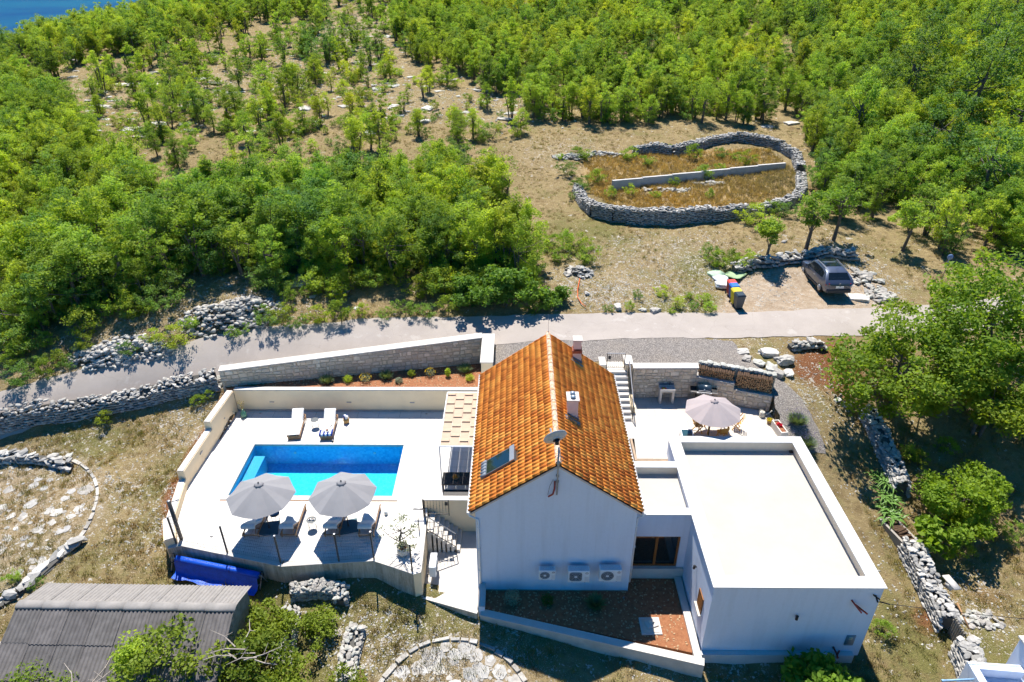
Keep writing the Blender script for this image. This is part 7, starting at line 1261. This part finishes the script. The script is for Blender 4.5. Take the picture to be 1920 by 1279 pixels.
for k, (x, y, z, lab) in enumerate(((-13.0, 15.7, .3, 'tangle of bare grey branches lying on the barn roof'), (-9.8, 15.8, .6, 'long bare grey branch reaching right over the brambles'), (-15.2, 14.4, .4, 'bare pale twigs at the bottom edge of the barn roof'))):
    t = thing('dead_branch', lab, 'branch', (x, y, z))
    for j in range(9):
        a = rgd.uniform(-.4, 3.5); l_ = rgd.uniform(.6, 1.6); p0 = Vector((rgd.uniform(-.5, .5), rgd.uniform(-.4, .4), rgd.uniform(-.2, .3))); p1 = p0 + Vector((math.cos(a) * l_ * .5, math.sin(a) * l_ * .4, rgd.uniform(0, .25))); p2 = p1 + Vector((math.cos(a + .4) * l_ * .5, math.sin(a + .4) * l_ * .4, rgd.uniform(-.1, .25))); part('twig', MB().tube([p0, p1, p2], [.028, .02, .008], 5, False), DEAD, t)
        part('twig', MB().tube([p1, p1 + Vector((rgd.uniform(-.4, .4), rgd.uniform(-.4, .4), .2))], [.014, .005], 4, False), DEAD, t)
def strap_plant(label, x, y, n, L_, seed):
    t = thing('lily_clump', label, 'plant', (x, y, g1(x, y))); rg = np.random.default_rng(seed)
    for k in range(n):
        a = rg.uniform(0, 6.283); l_ = L_ * rg.uniform(.7, 1.1); m_ = MB(); w_ = .035; d = Vector((math.cos(a), math.sin(a), 0)); s = Vector((-d.y, d.x, 0)); b0 = Vector((rg.uniform(-.3, .3), rg.uniform(-.5, .5), 0))
        for i in range(5): f = i / 4; c = b0 + d * l_ * f * .8 + Vector((0, 0, l_ * (.85 * f - .75 * f * f))); ww = w_ * (1 - f ** 3); m_.v += [tuple(c - s * ww), tuple(c + s * ww)]
        m_.f = [(2 * i, 2 * i + 1, 2 * i + 3, 2 * i + 2) for i in range(4)]; m_.m = [0] * 4; part('leaf', m_, LILY, t)
LILY = M('strap_leaves', (.10, .20, .03), .5, .3, 8)
p = ground(1655, 905); strap_plant('clump of long strap leaves against the wall, upper one', p[0], p[1], 60, 1.0, 1); p = ground(1665, 965); strap_plant('clump of long strap leaves against the wall, nearest the log trough', p[0], p[1], 70, 1.0, 2); p = ground(1662, 935); strap_plant('clump of long strap leaves against the wall, middle one', p[0], p[1], 60, 1.0, 3)
for x, y, r_, lb in ((14.75, 28.9, .75, 'upper blue flowering lavender behind the stone planter'), (14.9, 27.7, .7, 'lower blue flowering lavender at the annex corner')):
    t = bush_thing('lavender', lb, (x, y, g1(x, y)), r_, .75, 700, LEAFL, .013, int(x * 100), 'lavender', 'spike'); rg = np.random.default_rng(int(y * 10)); q = rg.normal(size=(240, 3)) * [r_ * .5, r_ * .5, .06] + [0, 0, .72]; V, Fq = leaves(q, .05, rg); link('flower_spikes', np_mesh('flower_spikes', V, Fq, leaf_mat('lavender_flowers', (.10, .08, .22), (.2, .17, .36), (.15, .12, .3), .1), False, {'tint': np.repeat(rg.uniform(0, 1, 240), 4)}), t)
SUM = leaf_mat('sumac_leaves', (.06, .15, .025), (.16, .30, .055), (.13, .25, .045), .1, .45)
p = ground(945, 572); big_tree('feathery green sumac bush above the road behind the house', p[0], p[1], 2.4, 1.9, .2, 46, 5200, .24, SUM, 520, .5, 4, 'sumac_bush', 'bush'); p = ground(880, 570); big_tree('feathery sumac bush left of the big one above the road', p[0], p[1], 1.9, 1.5, .2, 36, 3600, .22, SUM, 521, .5, 4, 'sumac_bush', 'bush'); p = ground(1030, 575); big_tree('low sumac bush between the feathery bush and orange cord', p[0], p[1], 1.3, 1.1, .1, 26, 2200, .18, SUM, 522, .4, 3, 'sumac_bush', 'bush')
SLIM = lambda lab, px_, py_, h, cr, sd_: big_tree(lab, *ground(px_, py_)[:2], h, cr, 1.6, 24, 2200, .17, LEAF, sd_, .5, 1)
SLIM('slim leaning tree on the bank left of the parked car', 1432, 492, 3.4, .9, 530); SLIM('slim tree with bare trunk just behind the parked car', 1512, 470, 4.6, 1.2, 531); SLIM('leafy tree at the right end of the near enclosure wall', 1560, 452, 4.4, 1.6, 532); SLIM('tree right of the parking place with exposed trunk', 1690, 470, 3.8, 1.4, 533)
# shrubs one can tell apart
SH = [('shrub in the rough grass left of the enclosure', [(905, 470), (940, 490), (975, 470), (1000, 455), (1060, 462), (1085, 472), (1030, 468), (1100, 495), (1050, 490), (985, 520), (1010, 510)], (.7, 1.1)),
 ('shrub in the stone enclosure', [(1120, 345), (1145, 370), (1180, 366), (1230, 372), (1265, 350), (1320, 335), (1350, 322), (1215, 310), (1180, 300), (1380, 300), (1350, 296), (1400, 310), (1075, 372), (1090, 355), (1050, 300), (1080, 292), (1250, 285), (1330, 372), (1065, 330), (1095, 300), (1300, 300)], (.5, 1.0)),
 ('shrub on the bank by the parking', [(1440, 400), (1470, 405), (1510, 398), (1370, 495), (1345, 500), (1410, 420), (1395, 500), (1330, 485)], (.7, 1.1)),
 ('shrub along the upper edge of the road', [(20, 690), (60, 690), (110, 680), (160, 655), (290, 640), (530, 600), (560, 612), (600, 605), (640, 600), (500, 610), (680, 592), (720, 596), (760, 588), (800, 592), (840, 585), (1000, 585), (360, 615), (130, 690), (40, 720), (90, 705), (240, 665), (450, 628), (330, 650)], (.5, 1.0)),
 ('shrub on the stony bank', [(1240, 555), (1270, 575), (1300, 578), (1320, 570), (1290, 560), (1180, 582), (1140, 584), (1330, 585), (1260, 588), (1195, 560)], (.3, .55)),
 ('bush on the dry slope', [(190, 215), (255, 235), (440, 240), (610, 250), (700, 235), (770, 250), (870, 235), (330, 300), (560, 200), (470, 140), (640, 175), (900, 265), (330, 340), (310, 370), (285, 330), (350, 395), (420, 250), (520, 250)], (.5, .9)),
 ('small bush in the right yard', [(1770, 850), (1800, 1040), (1860, 930), (1650, 1190), (1720, 870), (1890, 1010), (1700, 860)], (.4, .7)),
 ('bush on the left lawn', [(392, 748), (372, 760), (70, 1100), (30, 1090), (200, 795)], (.3, .6))]
ORD = ['first', 'second', 'third', 'fourth', 'fifth', 'sixth', 'seventh', 'eighth', 'ninth', 'tenth', 'eleventh', 'twelfth', 'thirteenth', 'fourteenth', 'fifteenth', 'sixteenth', 'seventeenth', 'eighteenth', 'nineteenth', 'twentieth', 'twenty-first', 'twenty-second', 'twenty-third', 'twenty-fourth']
for lab, pl, (a, b) in SH:
    for k, p in enumerate(ground_many(pl)): v_ = random.choice(BSH); sc = random.uniform(a, b); put_tree(v_, p, sc, '%s %s %s, %s' % ('small' if sc < (a * 2 + b) / 3 else 'tall' if sc > (a + 2 * b) / 3 else 'middling', {0: 'olive', 1: 'yellow green', 2: 'dark green'}[BSH.index(v_) % 3], lab, ORD[sorted(range(len(pl)), key=lambda i: pl[i][0]).index(k)] + ' from the left'), 'shrub', 'shrubs: ' + lab, 'shrub')
# rough grass tufts, gravelly stones: uncountable
def tuft(seed, n, h, mat):
    rg = np.random.default_rng(seed); a = rg.uniform(0, 6.283, n); l_ = h * rg.uniform(.5, 1.2, n); t_ = rg.uniform(.1, .9, n); b0 = np.stack([rg.normal(size=n) * .08, rg.normal(size=n) * .08, np.zeros(n)], 1); d = np.stack([np.cos(a) * t_, np.sin(a) * t_, np.ones(n)], 1); d /= np.linalg.norm(d, axis=1)[:, None]; s = np.stack([-np.sin(a), np.cos(a), 0 * a], 1) * .012
    V = np.stack([b0 - s, b0 + s, b0 + d * l_[:, None]], 1).reshape(-1, 3); return np_mesh('tuft', V, np.arange(3 * n).reshape(n, 3), mat, False, {'tint': np.repeat(rg.uniform(0, 1, n), 3)})
DRYG = leaf_mat('dry_grass', (.20, .14, .06), (.36, .27, .13), (.26, .20, .09), .3, .25); GRNG = leaf_mat('green_grass', (.10, .12, .022), (.22, .23, .055), (.2, .19, .06), .3, .35); RUSG = leaf_mat('rusty_grass', (.38, .25, .09), (.56, .41, .18), (.46, .33, .14), .25, .35)
def spread(n, pix, seed, dens=None):
    pw = [tuple(p[:2]) for p in ground_many(pix)]; x = [p[0] for p in pw]; y = [p[1] for p in pw]; rg = np.random.default_rng(seed); q = np.stack([rg.uniform(min(x), max(x), n), rg.uniform(min(y), max(y), n)], 1); q = q[inpoly(q[:, 0], q[:, 1], pw)]
    q = q[~inpoly(q[:, 0], q[:, 1], [(v[0] * 1.0, v[1]) for v in HOUSE_FOOT])]; q = q[road_dist(q[:, 0], q[:, 1]) > 1.5]; q = q[~inpoly(q[:, 0], q[:, 1], GRAVEL)]
    ww = np.sin(q[:, 0] * 1.1 + 2 * np.sin(q[:, 1] * .6)) * np.sin(q[:, 1] * .9 + np.sin(q[:, 0] * .7)) + rg.normal(size=len(q)) * .5; q = q[ww > (dens if dens is not None else -.1)]
    return np.column_stack([q, gz(q[:, 0], q[:, 1])])
yard = [(-30, 820), (400, 750), (320, 1010), (540, 1085), (900, 1160), (1300, 1262), (1620, 1240), (1690, 1100), (1580, 860), (1540, 720), (1580, 650), (1950, 800), (1950, 1300), (-30, 1300)]
up_ = [(-30, 700), (300, 665), (700, 600), (1000, 590), (1330, 585), (1360, 540), (1500, 480), (1950, 600), (1950, 430), (1500, 240), (1000, 240), (-30, 250)]
q1 = spread(26000, yard, 1); q2 = spread(26000, up_, 2)
gn_scatter('rough_grass', np.concatenate([q1, q2]), np.random.default_rng(1).uniform(.5, 1.2, len(q1) + len(q2)), [tuft(1, 16, .16, DRYG), tuft(2, 16, .2, DRYG), tuft(3, 18, .14, GRNG), tuft(4, 12, .22, GRNG)], None, 'short dry and green grass tufts over the yard and slope', 'grass')
q3 = spread(5200, [(1095, 298), (1300, 285), (1440, 280), (1488, 320), (1492, 368), (1400, 388), (1160, 394), (1108, 365)], 3, -2)
gn_scatter('rusty_grass', q3, np.random.default_rng(2).uniform(.8, 1.5, len(q3)), [tuft(5, 18, .35, RUSG), tuft(6, 18, .3, DRYG), tuft(7, 16, .3, RUSG)], None, 'rusty dry tall grass inside the stone enclosure', 'grass')
def stones_in(bl, seed):
    rg = np.random.default_rng(seed); out = []
    for (px_, py_, r_, n) in bl:
        c = ground(px_, py_); a = rg.uniform(0, 6.283, n); rr = r_ * rg.uniform(0, 1, n) ** .6; out.append(np.stack([c[0] + rr * np.cos(a), c[1] + rr * np.sin(a)], 1))
    q = np.concatenate(out); q = q[~inpoly(q[:, 0], q[:, 1], HOUSE_FOOT)]; q = q[road_dist(q[:, 0], q[:, 1]) > 1.6]; return np.column_stack([q, gz(q[:, 0], q[:, 1])])
q4 = stones_in([(120, 870, 4, 260), (370, 800, 2, 200), (330, 770, 1.6, 120), (250, 930, 3.2, 240), (290, 1000, 2.2, 160), (720, 1240, 2.2, 260), (660, 1200, 1.6, 160), (850, 1180, 3, 220), (1150, 540, 3.2, 420), (1250, 560, 4, 420), (1280, 480, 4.5, 420), (1180, 480, 3, 220), (1080, 520, 2, 160), (1120, 560, 2, 240), (1400, 540, 3.5, 260), (1620, 530, 3.5, 300), (1560, 480, 3, 160), (1540, 740, 2.2, 220), (1640, 1000, 3, 160), (1700, 1150, 2.5, 140), (1850, 1150, 2, 160), (1300, 1272, 3, 200), (1480, 1278, 2.5, 160), (440, 610, 5, 420), (240, 650, 4, 300), (600, 1110, 2, 140), (1480, 640, 2, 120), (650, 100, 12, 420), (520, 150, 12, 300), (820, 180, 10, 240), (960, 210, 8, 160), (330, 200, 10, 240)], 4)
gn_scatter('loose_stones', q4, np.random.default_rng(3).uniform(.035, .12, len(q4)) * np.where(q4[:, 1] > 60, 2.6, 1), [rock_mesh(90 + i, 1.2, .9, .6, 1, .25, RKM[i % 2]) for i in range(4)], None, 'small loose white limestone stones strewn over the ground', 'stones', .4)
bq5 = np.column_stack([np.random.default_rng(8).uniform(-1.2, 7.1, 900), np.random.default_rng(9).uniform(17.7, 21.3, 900)]); bq5 = bq5[inpoly(bq5[:, 0], bq5[:, 1], BED)]; bq6 = np.column_stack([np.random.default_rng(10).uniform(-16, -2.1, 900), np.random.default_rng(11).uniform(32.2, 34.9, 900)]); bq6 = bq6[inpoly(bq6[:, 0], bq6[:, 1], [(-16.3, 32.2), (-2.1, 32.2), (-2.1, 34.8), (-16.3, 32.4)])]
q7 = np.concatenate([np.column_stack([bq5, np.full(len(bq5), -1.655)]), np.column_stack([bq6, np.full(len(bq6), 1.305)])]); gn_scatter('bed_pebbles', q7, np.random.default_rng(5).uniform(.03, .10, len(q7)), [rock_mesh(95 + i, 1.1, .9, .6, 1, .25, M('soil_stone_%d' % i, (.42, .27, .15), .9, .2, 9)) for i in range(3)], None, 'small ochre stones strewn over the red soil beds', 'stones', .4)

# ------------------------------------------------------------------ labels of look-alikes: add their order from the left
_grp = {}
for o in S.objects:
    if o.parent is None and 'label' in o and o.get('category') in ('tree', 'rock'): _grp.setdefault(o['label'], []).append(o)
for lb, os_ in _grp.items():
    if len(os_) > 1:
        for k, o in enumerate(sorted(os_, key=lambda q: q.location.x / max(q.location.y, 1))):
            if k < len(ORD): o['label'] = lb + ', %s from left' % ORD[k]
